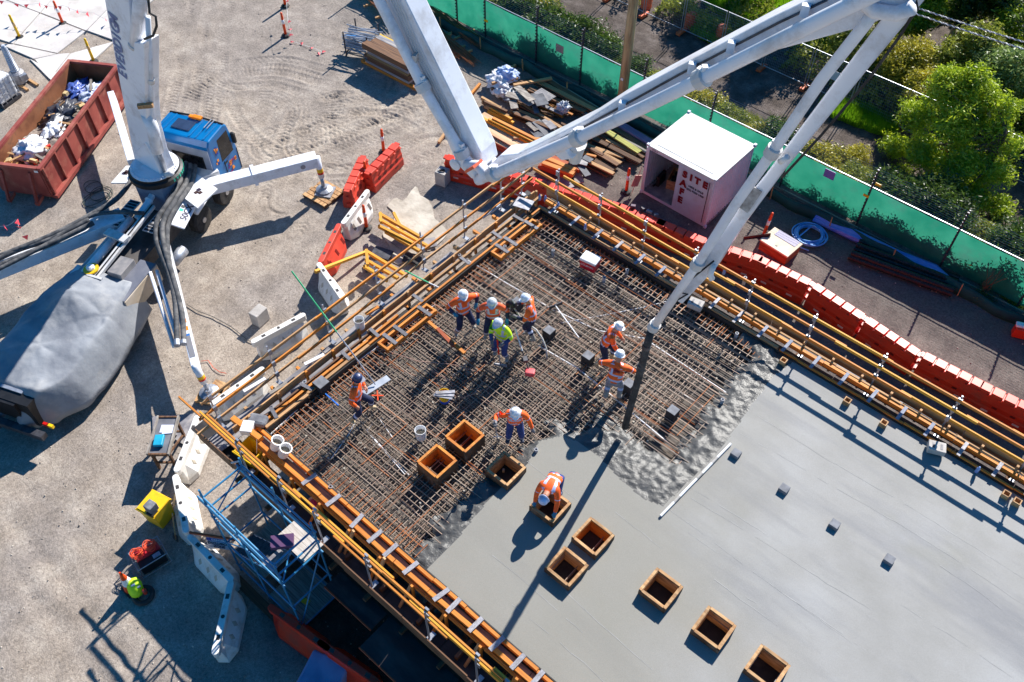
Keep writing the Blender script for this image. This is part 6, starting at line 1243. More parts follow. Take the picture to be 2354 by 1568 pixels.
# concrete blocks
q = at(1018,420,0); cb = thing('concrete_stump','concrete block with broken top near the red barrier end','block', (q.x,q.y,0), 0.25); MB().box((0,0,0.3),(0.42,0.42,0.6)).build('block', CONC_B, cb, bevel=.015)
for k in range(5): MB().box((RNG.uniform(-.12,.12),RNG.uniform(-.12,.12),0.61),(0.12,0.1,0.06),k).build('rubble_chip', CONC_B if k%2 else STEEL_D, cb)
q = at(600,738,0); cb = thing('concrete_stump','plain pale concrete block beside the rear outrigger','block', (q.x,q.y,0), 0.15); MB().box((0,0,0.27),(0.36,0.5,0.54)).build('block', CONC_B, cb, bevel=.02)
q = at(606,722,0.56); 
# ------------------------------------------------------------------ things on the mat and the slab
def foam(label, px, top, m=FOAM, s=0.27, z0=D-0.05, hgt=0.22, rz=0.0, cap=None):
    p = at(px[0], px[1], z0+hgt); o = MB().box((p.x,p.y,z0+hgt/2),(s,s,hgt),rz).build('foam_block', m, bevel=0.008)
    tag(o, label, 'block', 'blocks cast into the slab'); MB().box((p.x,p.y,z0+hgt+0.002),(s*.94,s*.94,0.006),rz).build('block_cap', cap or m, o); return o
FB = mat('black_block_side', rgb(34,34,38), rgb(54,54,58), 5, .8); FC = mat('block_top', rgb(104,106,112), rgb(134,136,142), 5, .8)
for px, l in (((737,878),'dark block near the left edge of the mat beside conduits'),((1352,816),'dark block by the boots of the worker with dark waist strap'),((1262,758),'dark block right of the vibrator worker'),((1188,692),'dark block behind the vibrator motor'),((1446,880),'dark block between the grey trousered worker and the hose'),((1547,942),'dark block alone in the mat near the pour edge')):
    foam(l, px, 0, FB, 0.27 if px[0] != 737 else 0.34, D-0.2, 0.42, cap=FC)
for px, l in (((1692,1040),'grey block on the slab beside the white screed pole'),((1803,1121),'second grey block in the slab row from the screed pole'),((1919,1203),'third grey block in the slab row from the screed pole'),((2045,1284),'last grey block in the slab row, farthest from the screed pole')): foam(l, px, 0, FC, 0.22, D-0.05, 0.16)
for px, l in (((1801,827),'small open timber tube at the slab edge by the rough concrete'),((1948,919),'small open timber tube second along the slab edge'),((2032,970),'small open timber tube third along the slab edge'),((2314,1134),'small open timber tube left one of the close pair'),((2339,1151),'small open timber tube right one of the close pair')):
    p = at(*px, D+0.15); t = thing('timber_tube', l, 'form tube', (p.x,p.y,D-0.02), 0, 'small form tubes at the slab edge')
    for sx,sy in ((1,0),(-1,0),(0,1),(0,-1)): MB().box((sx*.075,sy*.075,0.085),(0.025 if sx else .125,0.025 if sy else .175,0.17)).build('side_board', WOOD_T, t)
for px, l in (((1200,507),''),((1086,541),''),((1011,505),''),((1130,528),''),((1442,622),''),((1507,650),''),((1693,763),''),((1805,825),''),((2148,1035),''),((645,1020),''),((1215,1095),''),((1200,640),'')):
    pass
stubs = [(1205,517),(1160,568),(1098,544),(1271,577),(1388,640),(1441,622),(1693,768),(1712,640),(1232,1035),(2135,1028),(1660,920),(1056,588),(630,1010),(700,880),(760,1120)]
for k, (x, y) in enumerate(stubs): p = at(x,y,D+0.05); tag(MB().lathe((p.x,p.y,D-0.2),[(0.05,0),(0.05,0.3),(0.035,0.3),(0.035,0.22),(0,0.22)],12).build('pipe_stub', mat('grey_pipe', rgb(150,152,160), rgb(178,180,186), 5, .5)), 'short grey pipe stub standing up in the steel mat', 'pipe stub', 'grey pipe stubs in the steel mat')
# cooler
p = at(1355,612,D); ck = thing('cooler_box','red and white cooler box standing on the mat','cooler', (p.x,p.y,D-0.03), 0.15); MB().box((0,0,0.16),(0.5,0.36,0.32),taper=(1.06,1.06)).build('cooler_body', mat('cooler_red', rgb(186,20,44), rgb(204,34,56), 4, .4), ck, bevel=.03); MB().box((0,0,0.36),(0.54,0.40,0.10)).build('cooler_lid', PVC, ck, bevel=.03); text('COLEMAN',0.09,PVC,ck,axes((0,-0.192,0.2),(1,0,0),(0,0,1)))
# buckets
def bucket(label, px, m=PVC, z=D-0.03, tilt=None, full=None, r=0.15, h=0.34):
    p = at(px[0],px[1],z); t = thing('bucket', label, 'bucket', p, 0, 'buckets on the formwork')
    o = MB().lathe((0,0,0),[(r*.86,0),(r,h),(r+.012,h),(r+.012,h-.03),(r+.004,h-.03)][:3]+[(r-.012,h),(r*.86-.012,.02),(0,.02)],18).build('pail', m, t)
    MB().lathe((0,0,h*.55),[(0,0),(r*.9,0.002)],16).build('contents', full or mat('bucket_scraps', rgb(110,98,80), rgb(170,158,140), 30, .9), t)
    MB().tube([(r*math.cos(a),r*math.sin(a)*.6-.02,h-.02-abs(math.sin(a))*.12) for a in np.linspace(3.3,6.1,9)],.006,5).build('handle', GALV, t)
    if tilt: t.matrix_basis = t.matrix_basis @ Matrix.Rotation(tilt[0],4,'X') @ Matrix.Rotation(tilt[1],4,'Y')
    return t
bucket('white bucket standing on the mat left of the form boxes',(968,1005)); bucket('white bucket with tools on the timber tray',(828,752),z=D+.1); bucket('white bucket tilted on the corner formwork, upper one',(632,1028),z=D+.1,tilt=(-.3,.25)); bucket('white bucket tilted on the corner formwork, lower one',(650,1045),z=D+.1,tilt=(-.3,.3))
b_ = bucket('yellow bucket with a blue foot and floats on top in the middle of the mat',(1022,920),YELLOW_P); MB().lathe((0,0,-0.005),[(.135,0),(.14,.1)],18).build('blue_foot', flat('blue_plastic',24,80,190), b_)
fl_ = thing('hand_float','grey hand floats lying across the yellow bucket','float', at(1022,908,D+.34)); 
for k in range(3): MB().box((jit(.03),-.06+.06*k,0.02*k),(0.5,0.09,0.015),0.5+.15*k).build('float_blade', CLIP, fl_)
yt = tub('yellow_tub','yellow tub in the gap behind the corner formwork', at(588,1065,D-.75), 0.12, 0.62, 0.55, 0.7, YELLOW_P, taper=0.75)
tag(MB().tube([at(590,1010,D+.2),at(590,1040,D-.1),at(590,1052,D-.5)],.006,5).build('tub_cord', PVC),'thin white cord hanging into the yellow tub','cord')
pk_ = at(722,1158,D-.5); tag(MB().lathe(pk_,[(0,-.3),(.1,-.22),(.13,0),(.1,.25),(.05,.32),(0,.33)],14,axis=(.8,-.2,.5)).build('gas_bottle', mat('pink_red', rgb(200,40,84), rgb(220,70,108), 4, .35), smooth=True),'pink red gas bottle lying in the gap beside the formwork','bottle')
# timber straightedge, screed pole, floats, rakes
def loose(name,label,a,b,w,h,m,za=D+.02,zb=None,cat='plank'): 
    o = piece(name, at(*a,za), at(*b,zb if zb is not None else za), w, h, m); return tag(o,label,cat)
loose('straightedge','orange timber straightedge lying across the mat',(952,711),(1068,812),.09,.06,WOOD_O); loose('offcut','short red stained timber beside the straightedge',(1005,755),(1042,795),.10,.05,WOOD_R,D+.06)
sp2 = thing('screed_pole','white screed pole lying on the slab at the pour edge','pole', at(1598,1105,D)); A_, B_ = at(1518,1186,D+.04), at(1679,1020,D+.04); MB().tube([A_,B_],.034,10).build('pole_tube', PVC, sp2, world=True)
for k in (.18,.5,.72): MB().tube([A_.lerp(B_,k),A_.lerp(B_,k+.08)],.036,10).build('mortar_smear', mat('mortar', rgb(158,154,148), rgb(178,174,168), 9, .9), sp2, world=True)
bf = thing('bull_float','aluminium bull float with a long green handle rising over the edge rail','bull float', at(868,892,D)); a0, a1_ = at(833,906,D+.04), at(893,868,D+.04); MB().beam(a0,a1_,.2,.03).build('float_board', mat('aluminium', rgb(176,182,190), rgb(204,208,214), 3, .4, metal=.4), bf, world=True)
h0, h2 = (a0+a1_)/2+Vector((0,0,.06)), at(670,623,D+2.6); hm_ = h0.lerp(h2,.47); MB().tube([h0,hm_],.02,8).build('handle_tube', GALV, bf, world=True); MB().tube([hm_,h2],.022,8).build('green_handle', mat('green_fibre', rgb(54,176,116), rgb(80,196,140), 3, .5), bf, world=True)
g2 = thing('green_pole','green and white handle pole lying over the left formwork','pole', at(975,640,D+.3)); MB().tube([at(930,622,D+.5),at(985,650,D+.12)],.02,8).build('green_handle', MATS['green_fibre'], g2, world=True); MB().tube([at(985,650,D+.12),at(1018,665,D+.03)],.019,8).build('white_end', PVC, g2, world=True)
rk = thing('concrete_rake','long concrete rake lying on the mat right of the vibrator worker','rake', at(1300,735,D)); MB().tube([at(1276,702,D+.06),at(1330,776,D+.03)],.018,8).build('shaft', PVC, rk, world=True); MB().beam(at(1262,708,D+.05),at(1292,696,D+.05),.02,.12).build('rake_blade', STEEL_D, rk, world=True)
loose('blue_rod','bright blue rod lying in the mat near the dark block',(748,905),(778,932),.03,.03,flat('blue_rod',20,110,210),D+.0,cat='rod')
xm_ = at(868,910,D); 
for k in range(2): tag(piece('orange_peg', xm_+Vector((-.12,-.1+.2*k,.02)), xm_+Vector((.12,.1-.2*k,.02)), .03,.02, ORANGE_P),'orange plastic cross pieces lying on the mat behind the float worker','peg','orange cross pegs on the mat')
wr_ = [at(x,y,D+.03) for x,y in ((870,800),(960,830),(1040,838),(1098,855),(1108,880),(1090,905),(1060,915),(1030,905),(1040,880),(990,850))]; tag(MB().tube(wr_,.012,6).build('electric_lead', mat('pinkish_lead', rgb(150,110,92), rgb(184,146,128), 6,.6)),'thin brown lead curling over the middle of the mat','cable')
lp = at(1598,702,D+.14); lb = thing('hollow_block','grey hollow concrete block on the right edge of the mat','block', lp, .2); MB().box((0,0,.05),(.42,.3,.18)).build('block', CONC_B, lb, bevel=.01)
for x in (-.1,.1): MB().box((x,0,.142),(.06,.16,.006)).build('core_hole', STEEL_D, lb)
for px,l in (((2150,1032),'grey hollow block on the slab edge beside the timber rail'),): c_ = copy_thing(lb, at(*px,D+.1), .4, l)
st2 = thing('steel_stool','grey steel plate frame standing at the far corner of the mat','frame', at(1203,468,D+.25), .3); MB().box((0,0,0),(.55,.45,.03)).build('plate', CLIP, st2); 
for x in (-.22,.22):
    for y in (-.18,.18): MB().beam((x,y,-.25),(x,y,0),.04,.04).build('leg', STEEL_D, st2)
for k,(x,y) in enumerate(((1253,455),(1283,470),(1240,452),(1345,520),(2248,1078),(1665,622))): p = at(x,y,D+.2); tag(MB().lathe((p.x,p.y,D+.06),[(.04,0),(.045,.02),(.045,.16),(.02,.21),(.02,.24),(0,.24)],10).build('water_bottle', mat('blue_bottle', rgb(70,110,190), rgb(150,180,226), 6,.2)),('blue water bottle on the far corner formwork, beside the steel frame','blue water bottle second from the far corner on the edge formwork','blue water bottle nearest the steel frame at the far corner','blue water bottle on the formwork below the cooler box side','blue water bottle at the slab edge beside the hollow block','blue water bottle on the formwork behind the boom hose')[k],'bottle','water bottles on the edge formwork')
q = at(592,965,D+.15); gb2 = tag(MB().box((q.x,q.y,D+.12),(.5,.34,.22),.5).build('grey_bag', mat('grey_bag', rgb(92,94,102), rgb(124,126,132), 4,.9,bump=.5,bscale=9), bevel=.08),'grey tool bag at the left corner of the formwork','bag')
q = at(570,985,D+.1); tag(MB().box((q.x,q.y,D+.13),(.3,.34,.2),.6).build('scrap_box', PVC, bevel=.01),'white scrap box next to the grey tool bag','box')
piece('corner_waler', at(535,962,D+.1), at(600,1010,D+.1), .14,.16, WOOD_O, fw1); 
for k,(a,b,c_) in enumerate((((700,838),(745,815),CLOTH_R),((1108,500),(1150,470),GALV),((620,905),(660,880),WOOD_G),((840,722),(870,705),WOOD_O),((560,900),(610,870),PVC))): tag(piece('edge_offcut', at(*a,D+.06), at(*b,D+.07), .1,.05, c_), ('crumpled white strip','bundle of steel strips','grey offcut','orange offcut','white tube offcut')[k]+' lying on the left edge formwork','offcut')
# ------------------------------------------------------------------ right of the container: crate, coil, pipes, sheet
q = at(1795,556,.45); cr = thing('formply_crate','red sided crate with a pale lid beside the blue hose coil','crate', (q.x,q.y,0), -.08); MB().box((0,0,.2),(1.1,.82,.4)).build('crate_side', WOOD_R, cr); MB().box((0,0,.43),(1.16,.88,.06)).build('crate_lid', mat('crate_lid', rgb(206,190,166), rgb(226,214,194), 2,.7,dirt=rgb(176,160,140)), cr); MB().box((.05,.28,.466),(.85,.32,.012)).build('lid_sheet', flat('sheet_violet',98,92,140), cr); MB().box((.0,-.28,.464),(.08,.05,.008)).build('lid_hole', BLACK, cr)
ia, ib = at(1708,549,.35), at(1770,541,.5); tag(MB().beam(ia,ib,.12,.02).beam(ia+Vector((0,0,.06)),ib+Vector((0,0,.06)),.02,.1).build('steel_angle', mat('brown_steel', rgb(54,32,30), rgb(82,52,46), 4,.7)),'brown steel angle leaning on the crate','steel angle')
q = at(1858,545,0); BLH = mat('blue_hose', rgb(66,140,214), rgb(120,180,236), 3,.35)
pts = [Vector((q.x+(0.48+.09*math.sin(a*.37))*math.cos(a)+.05*math.sin(a*.21), q.y+(.5+.09*math.cos(a*.31))*math.sin(a), .05+.012*(a/6.28)+.04*abs(math.sin(a*1.3)))) for a in np.linspace(0,52,330)]+[q+Vector((-.3,-.75,.03)), q+Vector((.35,-.62,.03))]
tag(MB().tube(pts,.028,7).build('hose_coil', BLH, smooth=True),'coil of pale blue hose on the gravel by the fence','hose')
t = thing('pipe_bundle','bundle of long black corrugated pipes lying in shade by the fence','pipes', at(2080,628,0))
for k in range(5):
    a, b = at(1950+6*k,590-9*k,.12+.11*(k%2)), at(2188+4*k,676-9*k,.12+.11*(k%2)); n_ = 70; MB().tube([a.lerp(b,i/n_) for i in range(n_+1)],[.1+.012*(i%2) for i in range(n_+1)],10).build('corrugated_pipe', BLACK, t, world=True)
t = thing('blue_sheet','long folded blue plastic sheet along the foot of the fence','sheet', at(2020,585,0)); L_ = [(1868,505),(1960,545),(2060,590),(2140,625),(2200,668)]
for k in range(3): P = [at(x+3*k,y-4*k,.1+.03*k) for x,y in L_]; MB().tube(P,[.06,.14,.10,.16,.03],8).build('sheet_fold', mat('blue_plastic_sheet', rgb(70,120,214), rgb(126,150,222), 2,.4), t, world=True)
tag(MB().box(at(2348,762,.2),(.5,.3,.4),.4).box(at(2350,748,.45),(.4,.2,.1),.4,1).build('equipment_box', [RED_P, PVC], bevel=.03),'red and white equipment box cut by the right edge','box')
# ------------------------------------------------------------------ top left: skip, tank, bushing
A, B, Cq = at(162,143,1.5), at(267,152,1.5), at(88,388,1.5); ax = (B-Cq); SL = ax.length; srz = math.atan2(ax.y,ax.x); SW = 1.95
sk = thing('rubbish_skip','long rusty red steel skip bin full of rubbish','skip bin', (Cq.x,Cq.y,0), srz); SKM = mat('skip_red', rgb(128,52,46), rgb(158,76,66), 1.5,.7,dirt=rgb(176,116,96),dscale=1.2); SKI = mat('skip_inside', rgb(120,70,44), rgb(170,110,72), 1.5,.8,dirt=rgb(72,52,46))
b_ = .9
def wall(p0,p1,p2,p3,name,m): return MB().add([p0,p1,p2,p3],[(0,1,2,3)]).build(name,m,sk)
for o in (MB().beam((0,0.0,.85),(SL,0.0,.85),.06,1.3).build('side_wall',SKM,sk), MB().beam((0,SW,.85),(SL,SW,.85),.06,1.3).build('side_wall',SKI,sk), MB().beam((SL,.03,.85),(SL,SW-.03,.85),.06,1.3).build('end_wall',SKI,sk), MB().beam((0,.03,.85),(0,SW-.03,.85),.06,1.3).build('end_wall',SKM,sk)): pass
MB().box((SL/2,SW/2,.22),(SL,SW-.06,.08)).build('skip_floor',SKM,sk); MB().box((SL/2,-.03,1.5),(SL+.1,.14,.1)).build('rim',SKM,sk); MB().box((SL/2,SW+.03,1.5),(SL+.1,.14,.1)).build('rim',SKM,sk); MB().box((SL,SW/2,1.5),(.14,SW-.1,.1)).build('rim',SKM,sk); MB().box((0,SW/2,1.5),(.14,SW-.1,.1)).build('rim',SKM,sk); MB().box((SL/2,-.1,.2),(SL,.2,.14)).build('bottom_rail',SKM,sk)
for k in range(8): MB().box((.1+k*(SL-.2)/7,-.075,.85),(.07,.09,1.2)).build('side_rib',SKM,sk)
for y in (.4,1.5): MB().beam((-.05,y,.2),(-.45,y,.15),.14,.14).build('hook_rail',SKM,sk); MB().beam((-.05,y,1.3),(-.4,y,.2),.08,.1).build('brace',SKM,sk)
MB().box((-.04,.12,1.38),(.012,.14,.09)).build('plate',PVC,sk)
SM = sk.matrix_basis
def lump(name,label,c,r,m,seed,cat='rubbish',fl=.7,rough=.5,parent_m=SM,grp=None,n=22,fr=2.8):
    vs=[];fs=[]
    for i in range(n+1):
        for j in range(2*n):
            th,ph_=math.pi*i/n,math.pi*j/n; d=Vector((math.sin(th)*math.cos(ph_),math.sin(th)*math.sin(ph_),math.cos(th)*fl)); q=1+rough*(.8*mnoise.noise(d*fr+Vector((seed,seed*2,0)))+.55*abs(mnoise.noise(d*fr*2.3+Vector((0,seed,3))))+.4*abs(mnoise.noise(d*fr*5+Vector((seed,0,7))))-.3); vs.append(parent_m @ (Vector(c)+Vector((d.x*r[0],d.y*r[1],d.z*r[2]))*q))
    for i in range(n):
        for j in range(2*n): fs.append((i*2*n+j,i*2*n+(j+1)%(2*n),(i+1)*2*n+(j+1)%(2*n),(i+1)*2*n+j))
    return tag(MB().add(vs,fs).build(name,m,smooth=True),label,cat,grp)
heap_x=np.linspace(.1,SL-.1,60); heap_y=np.linspace(.06,SW-.06,24); HX,HY=np.meshgrid(heap_x,heap_y); HZ=.78+.5*(fbm(HX*1.2,HY*1.4,4)-.45)+.25*np.exp(-((HX-1.6)/1.0)**2)
pts=np.stack([HX,HY,HZ],-1).reshape(-1,3); i=(np.arange(23)[:,None]*60+np.arange(59)).ravel(); stuff(MB().add([SM @ Vector(p) for p in pts],np.stack([i,i+1,i+61,i+60],1).tolist()).build('rubbish_heap',mat('heap_mix',rgb(84,74,70),rgb(150,138,128),9,.9,bump=.8,bscale=14)))
lump('white_bag','big white rubbish bag near the open end of the skip',(1.35,1.15,1.15),(.62,.55,.5),CLOTH_R,3); lump('white_bag','crumpled white sheeting in the middle of the skip',(2.6,.95,1.05),(.55,.38,.3),CLOTH_R,8,rough=.8); lump('dark_plastic','heap of dark plastic film in the skip',(3.6,1.15,1.0),(.75,.5,.28),PLAST_B,5,rough=1.0); lump('pale_plastic','pale plastic wrap at the far end of the skip',(5.1,.6,1.0),(.6,.4,.25),mat('pale_film',rgb(186,196,226),rgb(226,230,240),5,.4),13,rough=.9); lump('dark_plastic','blue plastic film by the far end wall of the skip',(5.3,1.4,.95),(.6,.35,.2),mat('blue_film',rgb(40,70,150),rgb(84,110,180),5,.4),17,rough=.9)
for k in range(16):
    x,y=RNG.uniform(.4,SL-.4),RNG.uniform(.3,SW-.3); L_=RNG.uniform(.3,.9); a=RNG.uniform(0,6.3); z=1.08+RNG.uniform(0,.22); m=(WOOD_T,WOOD_G,WOOD_T,WOOD_D)[k%4]
    tag(piece('scrap_board', SM @ Vector((x-L_/2*math.cos(a),y-L_/2*math.sin(a),z)), SM @ Vector((x+L_/2*math.cos(a),y+L_/2*math.sin(a),z+RNG.uniform(-.1,.15))),.09,.03,m),('tan','grey','light tan','dark')[k%4]+' scrap board tipped into the red skip','board','scrap boards in the skip')
for k in range(14):
    x,y=(RNG.uniform(.3,1.9) if k<10 else RNG.uniform(3.8,5)),RNG.uniform(.25,SW-.3); p=SM @ Vector((x,y,1.05+RNG.uniform(0,.2))); tag(MB().box(p,(RNG.uniform(.12,.35),RNG.uniform(.08,.2),RNG.uniform(.06,.16)),RNG.uniform(0,3),R=Matrix.Rotation(RNG.uniform(0,3),3,'Z') @ Matrix.Rotation(RNG.uniform(-.5,.5),3,'X')).build('red_scrap',[RED_P,flat('scrap_cream',206,180,130),PVC][k%3 if k%3!=2 or k>9 else 0]),'small red or pale scrap carton in the skip','carton','scrap cartons in the skip')
tag(MB().box(SM @ Vector((.35,1.5,1.12)),(.55,.5,.05),srz).build('chipboard_sheet',flat('chipboard',206,160,96)),'tan chipboard sheet at the open end of the skip','sheet')
# IBC tank
q=at(20,232,0); ibc=thing('water_tank','white caged water tank cut by the left edge of the photo','tank',(q.x-.25,q.y-.1,0),.3); MB().box((0,0,.65),(1.0,.9,.95)).build('tank',mat('tank_white',rgb(206,208,214),rgb(226,228,232),3,.5),ibc,bevel=.06)
for z in (.3,.55,.8,1.05): MB().tube([(-.53,-.48,z),(.53,-.48,z),(.53,.48,z),(-.53,.48,z)],.016,5,closed=True).build('cage_ring',GALV,ibc)
for x in (-.53,-.2,.15,.53):
    for y in (-.48,.48): MB().tube([(x,y,.15),(x,y,1.15)],.014,5).build('cage_bar',GALV,ibc)
for y in (-.25,.05,.3): MB().tube([(.53,y,.15),(.53,y,1.15)],.014,5).build('cage_bar',GALV,ibc)
MB().box((0,0,.07),(1.1,1.0,.12)).build('pallet_base',STEEL_D,ibc)
# ribbed transformer bushing
q=at(48,190,0); tb2=thing('ribbed_insulator','grey ribbed electrical insulator standing on a drum','insulator',(q.x,q.y,0)); MB().lathe((0,0,.08),[(.3,0),(.3,.42),(.2,.5),(0,.5)],18).build('drum',CLIP,tb2); pr=[(.1,.5)]
for k in range(12): pr+=[(.17-.004*k,.56+.085*k),(.11,.60+.085*k)]
MB().lathe((0,0,.05),pr+[(.1,1.62),(.06,1.7),(0,1.7)],18).build('ribbed_column',mat('insulator_grey',rgb(150,158,176),rgb(176,184,198),4,.4),tb2); MB().box((.3,.1,.35),(.2,.3,.25)).build('terminal_box',GALV,tb2)
for y in (-.2,.25): piece('timber_skid',tb2.matrix_basis @ Vector((-.5,y,.04)),tb2.matrix_basis @ Vector((.75,y+.1,.04)),.1,.08,WOOD_T,tb2)
q=at(-5,225,0); 
# thin ground cables by the skip
for k,(x,y) in enumerate(((215,430),(232,445),(222,456))): tag(MB().tube([at(x,y,.03)+Vector(((.35+.1*math.sin(a*.5+k))*math.cos(a),(.3+.1*k)*math.sin(a),0)) for a in np.linspace(0,12,70)],.012,5).build('ground_cable',flat('green_black_cable',44,60,52)),('thin dark cable loop nearest the skip','thin dark cable loop in the middle beside the truck','thin dark cable loop nearest the truck hoses')[k],'cable','cable loops by the truck')
tag(MB().tube([at(x,y,.03) for x,y in ((430,700),(455,715),(490,728),(530,750),(570,782),(600,796))],.014,6).build('ground_cable',flat('grey_lead',96,92,88)),'grey lead running from the outrigger toward the pale block','cable')
tag(MB().tube([at(x,y,.03) for x,y in ((462,830),(478,828),(490,845),(505,855),(520,858))],.01,5).build('ground_cable',CABO),'thin orange lead near the rear outrigger foot','cable')
# ------------------------------------------------------------------ timber and steel stacks in the yard
def pile(name, label, boards, cat='timber stack', group=None):
    "boards: (x0,y0,x1,y1,z,w,h,mat) in picture points at height z"
    c = at((boards[0][0]+boards[0][2])/2, (boards[0][1]+boards[0][3])/2, 0); t = thing(name, label, cat, c)
    if group: t['group'] = group
    for x0, y0, x1, y1, z, w, h, m in boards: piece('board', at(x0,y0,z), at(x1,y1,z), w, h, m, t)
    return t
def fan(n, a0, b0, a1, b1, z, dz, w, h, ms, jt=3):
    r = []
    for i in range(n):
        k = i/max(n-1,1); r.append((a0[0]+(a1[0]-a0[0])*k+RNG.normal(0,jt), a0[1]+(a1[1]-a0[1])*k+RNG.normal(0,jt), b0[0]+(b1[0]-b0[0])*k+RNG.normal(0,jt), b0[1]+(b1[1]-b0[1])*k+RNG.normal(0,jt), z+dz*(i % 3)+RNG.uniform(0,.02), w*RNG.uniform(.8,1.3), h, ms[i % len(ms)]))
    return r
RED_PLY = mat('red_ply_edge', rgb(120,62,40), rgb(156,88,58), 2, .8, stretch=(1,6,6)); PALE_PLY = mat('pale_ply', rgb(196,158,120), rgb(220,186,150), 1.5, .8)
pk1 = thing('plywood_pack','long pack of red edged plywood with pale top sheets under the boom', 'timber pack', at(1165,322,0))
A, B = at(1118,300,.35), at(1222,352,.35)
for k in range(7): piece('board', A+Vector((jit(.02),jit(.02),-.3+.05*k)), B+Vector((jit(.02),jit(.02),-.3+.05*k)), .72, .045, RED_PLY if k < 6 else PALE_PLY, pk1)
A2, B2 = at(1108,262,.45), at(1210,318,.45)
for k in range(3): piece('board', A2+Vector((0,-.3*k,.0)), B2+Vector((jit(.1),-.3*k,0)), .27, .04, PALE_PLY, pk1)
pile('timber_stack','pair of yellow beams lying on the plywood pack', fan(3,(1110,273),(1240,340),(1134,272),(1252,334),.5,.06,.1,.12,[WOOD_Y,WOOD_Y,WOOD_O],1.5)+[(1180,318,1250,284+36,.5,.09,.1,WOOD_T)])
pile('timber_stack','bundle of short square timbers with sawn ends facing the truck', [(1108+5*(i%4)+RNG.normal(0,2),236+7*(i%4)+RNG.normal(0,1.5)-4*(i//4),1158+6*(i%4)+RNG.normal(0,5),262+7*(i%4)-4*(i//4),.1+.1*(i//4),.1,.1,(WOOD_T,WOOD_D,WOOD_T,WOOD_Y)[i%4]) for i in range(14)])
pile('timber_stack','brown boards fanned out toward the fence foot', fan(9,(1195,212),(1330,262),(1265,180),(1400,262),.12,.09,.17,.06,[WOOD_D,WOOD_T,WOOD_D,WOOD_G],4)+[(1130,192,1190,180,.5,.1,.1,WOOD_T),(1128,205,1222,183,.35,.12,.08,WOOD_D),(1180,196,1268,180,.45,.13,.08,WOOD_T)])
pile('timber_stack','long boards behind the boom reaching toward the container', fan(10,(1310,300),(1468,378),(1380,268),(1500,340),.1,.08,.17,.05,[WOOD_D,WOOD_G,WOOD_D,WOOD_T],3)+[(1378,290,1470,350,.35,.24,.05,mat('yellow_green_board',rgb(150,150,72),rgb(184,178,98),2,.8)),(1400,270,1500,332,.3,.3,.1,mat('violet_board',rgb(120,96,132),rgb(150,122,156),2,.8))])
pile('timber_stack','dark boards with scattered grey ply under the boom', fan(11,(1255,330),(1400,400),(1330,318),(1430,375),.1,.09,.15,.06,[WOOD_D,WOOD_D,WOOD_T,WOOD_D],4)+fan(6,(1262,345),(1300,352),(1350,345),(1385,360),.32,.05,.12,.05,[WOOD_O,WOOD_D],4))
pile('timber_stack','stack of short red stained beams beside the deck corner', fan(8,(1240,380),(1312,408),(1262,360),(1330,388),.12,.12,.16,.14,[WOOD_R,WOOD_R,WOOD_O],2))
q = [ (1188,222,.5,.9,.35),(1212,232,.5,.7,.4),(1240,228,.55,1.0,.5),(1205,215,.62,1.3,.3),(1252,218,.5,.8,.45),(1228,243,.45,.9,.2),(1180,240,.4,.5,.3),(1265,250,.4,1.1,.15),(1246,294,.25,.9,.35),(1225,290,.25,.6,.3),(1262,285,.3,.7,.3),(1232,305,.2,.7,.35),(1275,300,.2,.5,.3),(1336,372,.4,.5,.3),(1350,365,.42,.4,.25),(1328,402,.1,.9,.35),(1300,420,.06,.7,.3),(1342,392,.3,.6,.25)]
for k, (x, y, z, L_, w_) in enumerate(q):
    p = at(x, y, z); tag(MB().box((p.x,p.y,z),(L_,w_,.03),R=Matrix.Rotation(RNG.uniform(-.8,.5),3,'Z') @ Matrix.Rotation(RNG.normal(0,.12),3,'Y')).build('ply_offcut',(WOOD_G,PLY_G,mat('wet_ply', rgb(70,72,80), rgb(104,106,114), 3, .6))[k%3]),'grey plywood offcut lying on the dark timber stacks','offcut','grey ply offcuts on the stacks')
pile('timber_stack','thin brown battens lying between the grey ply and the fence boards', fan(14,(1165,232),(1262,272),(1215,212),(1330,262),.06,.08,.1,.05,[WOOD_D,WOOD_T,WOOD_D,WOOD_O],5))
pile('timber_stack','dark battens and forms between the plywood pack and the grey ply', fan(13,(1172,262),(1262,300),(1200,244),(1300,290),.06,.1,.13,.06,[WOOD_D,PLY_D,WOOD_D,WOOD_T],4))
pile('timber_stack','dark boards past the boom in front of the container side', fan(9,(1330,330),(1425,372),(1392,322),(1470,352),.06,.07,.14,.05,[WOOD_D,PLY_D,WOOD_T],4))
lump('white_bag','white bulk bag slumped on the gravel by the fence',(0,0,.35),(.6,.5,.4),CLOTH_R,21,parent_m=Matrix.Translation(at(1148,203,0)),rough=.45); lump('blue_bag','blue white bag behind the slumped white bag',(0,0,.5),(.5,.4,.42),mat('bluish_bag',rgb(150,176,226),rgb(196,210,240),4,.5),25,parent_m=Matrix.Translation(at(1166,196,0)),rough=.4); lump('white_bag','dirty white bag of scraps beside the timbers',(0,0,.25),(.42,.4,.28),CLOTH_R,29,parent_m=Matrix.Translation(at(1152,219,0)),rough=.5,fr=3.5)
lump('silver_bag','small silver grey bag on the dark boards',(0,0,.45),(.25,.25,.3),mat('silver_bag',rgb(160,166,180),rgb(206,210,220),5,.4),33,parent_m=Matrix.Translation(at(1293,268,0)),rough=.9,fr=4); lump('plastic_wrap','grey plastic wrap scraps near the white bag',(0,0,.12),(.5,.4,.16),mat('grey_wrap',rgb(110,116,130),rgb(176,180,190),5,.4),37,parent_m=Matrix.Translation(at(1180,228,0)),rough=1.0,fr=5)
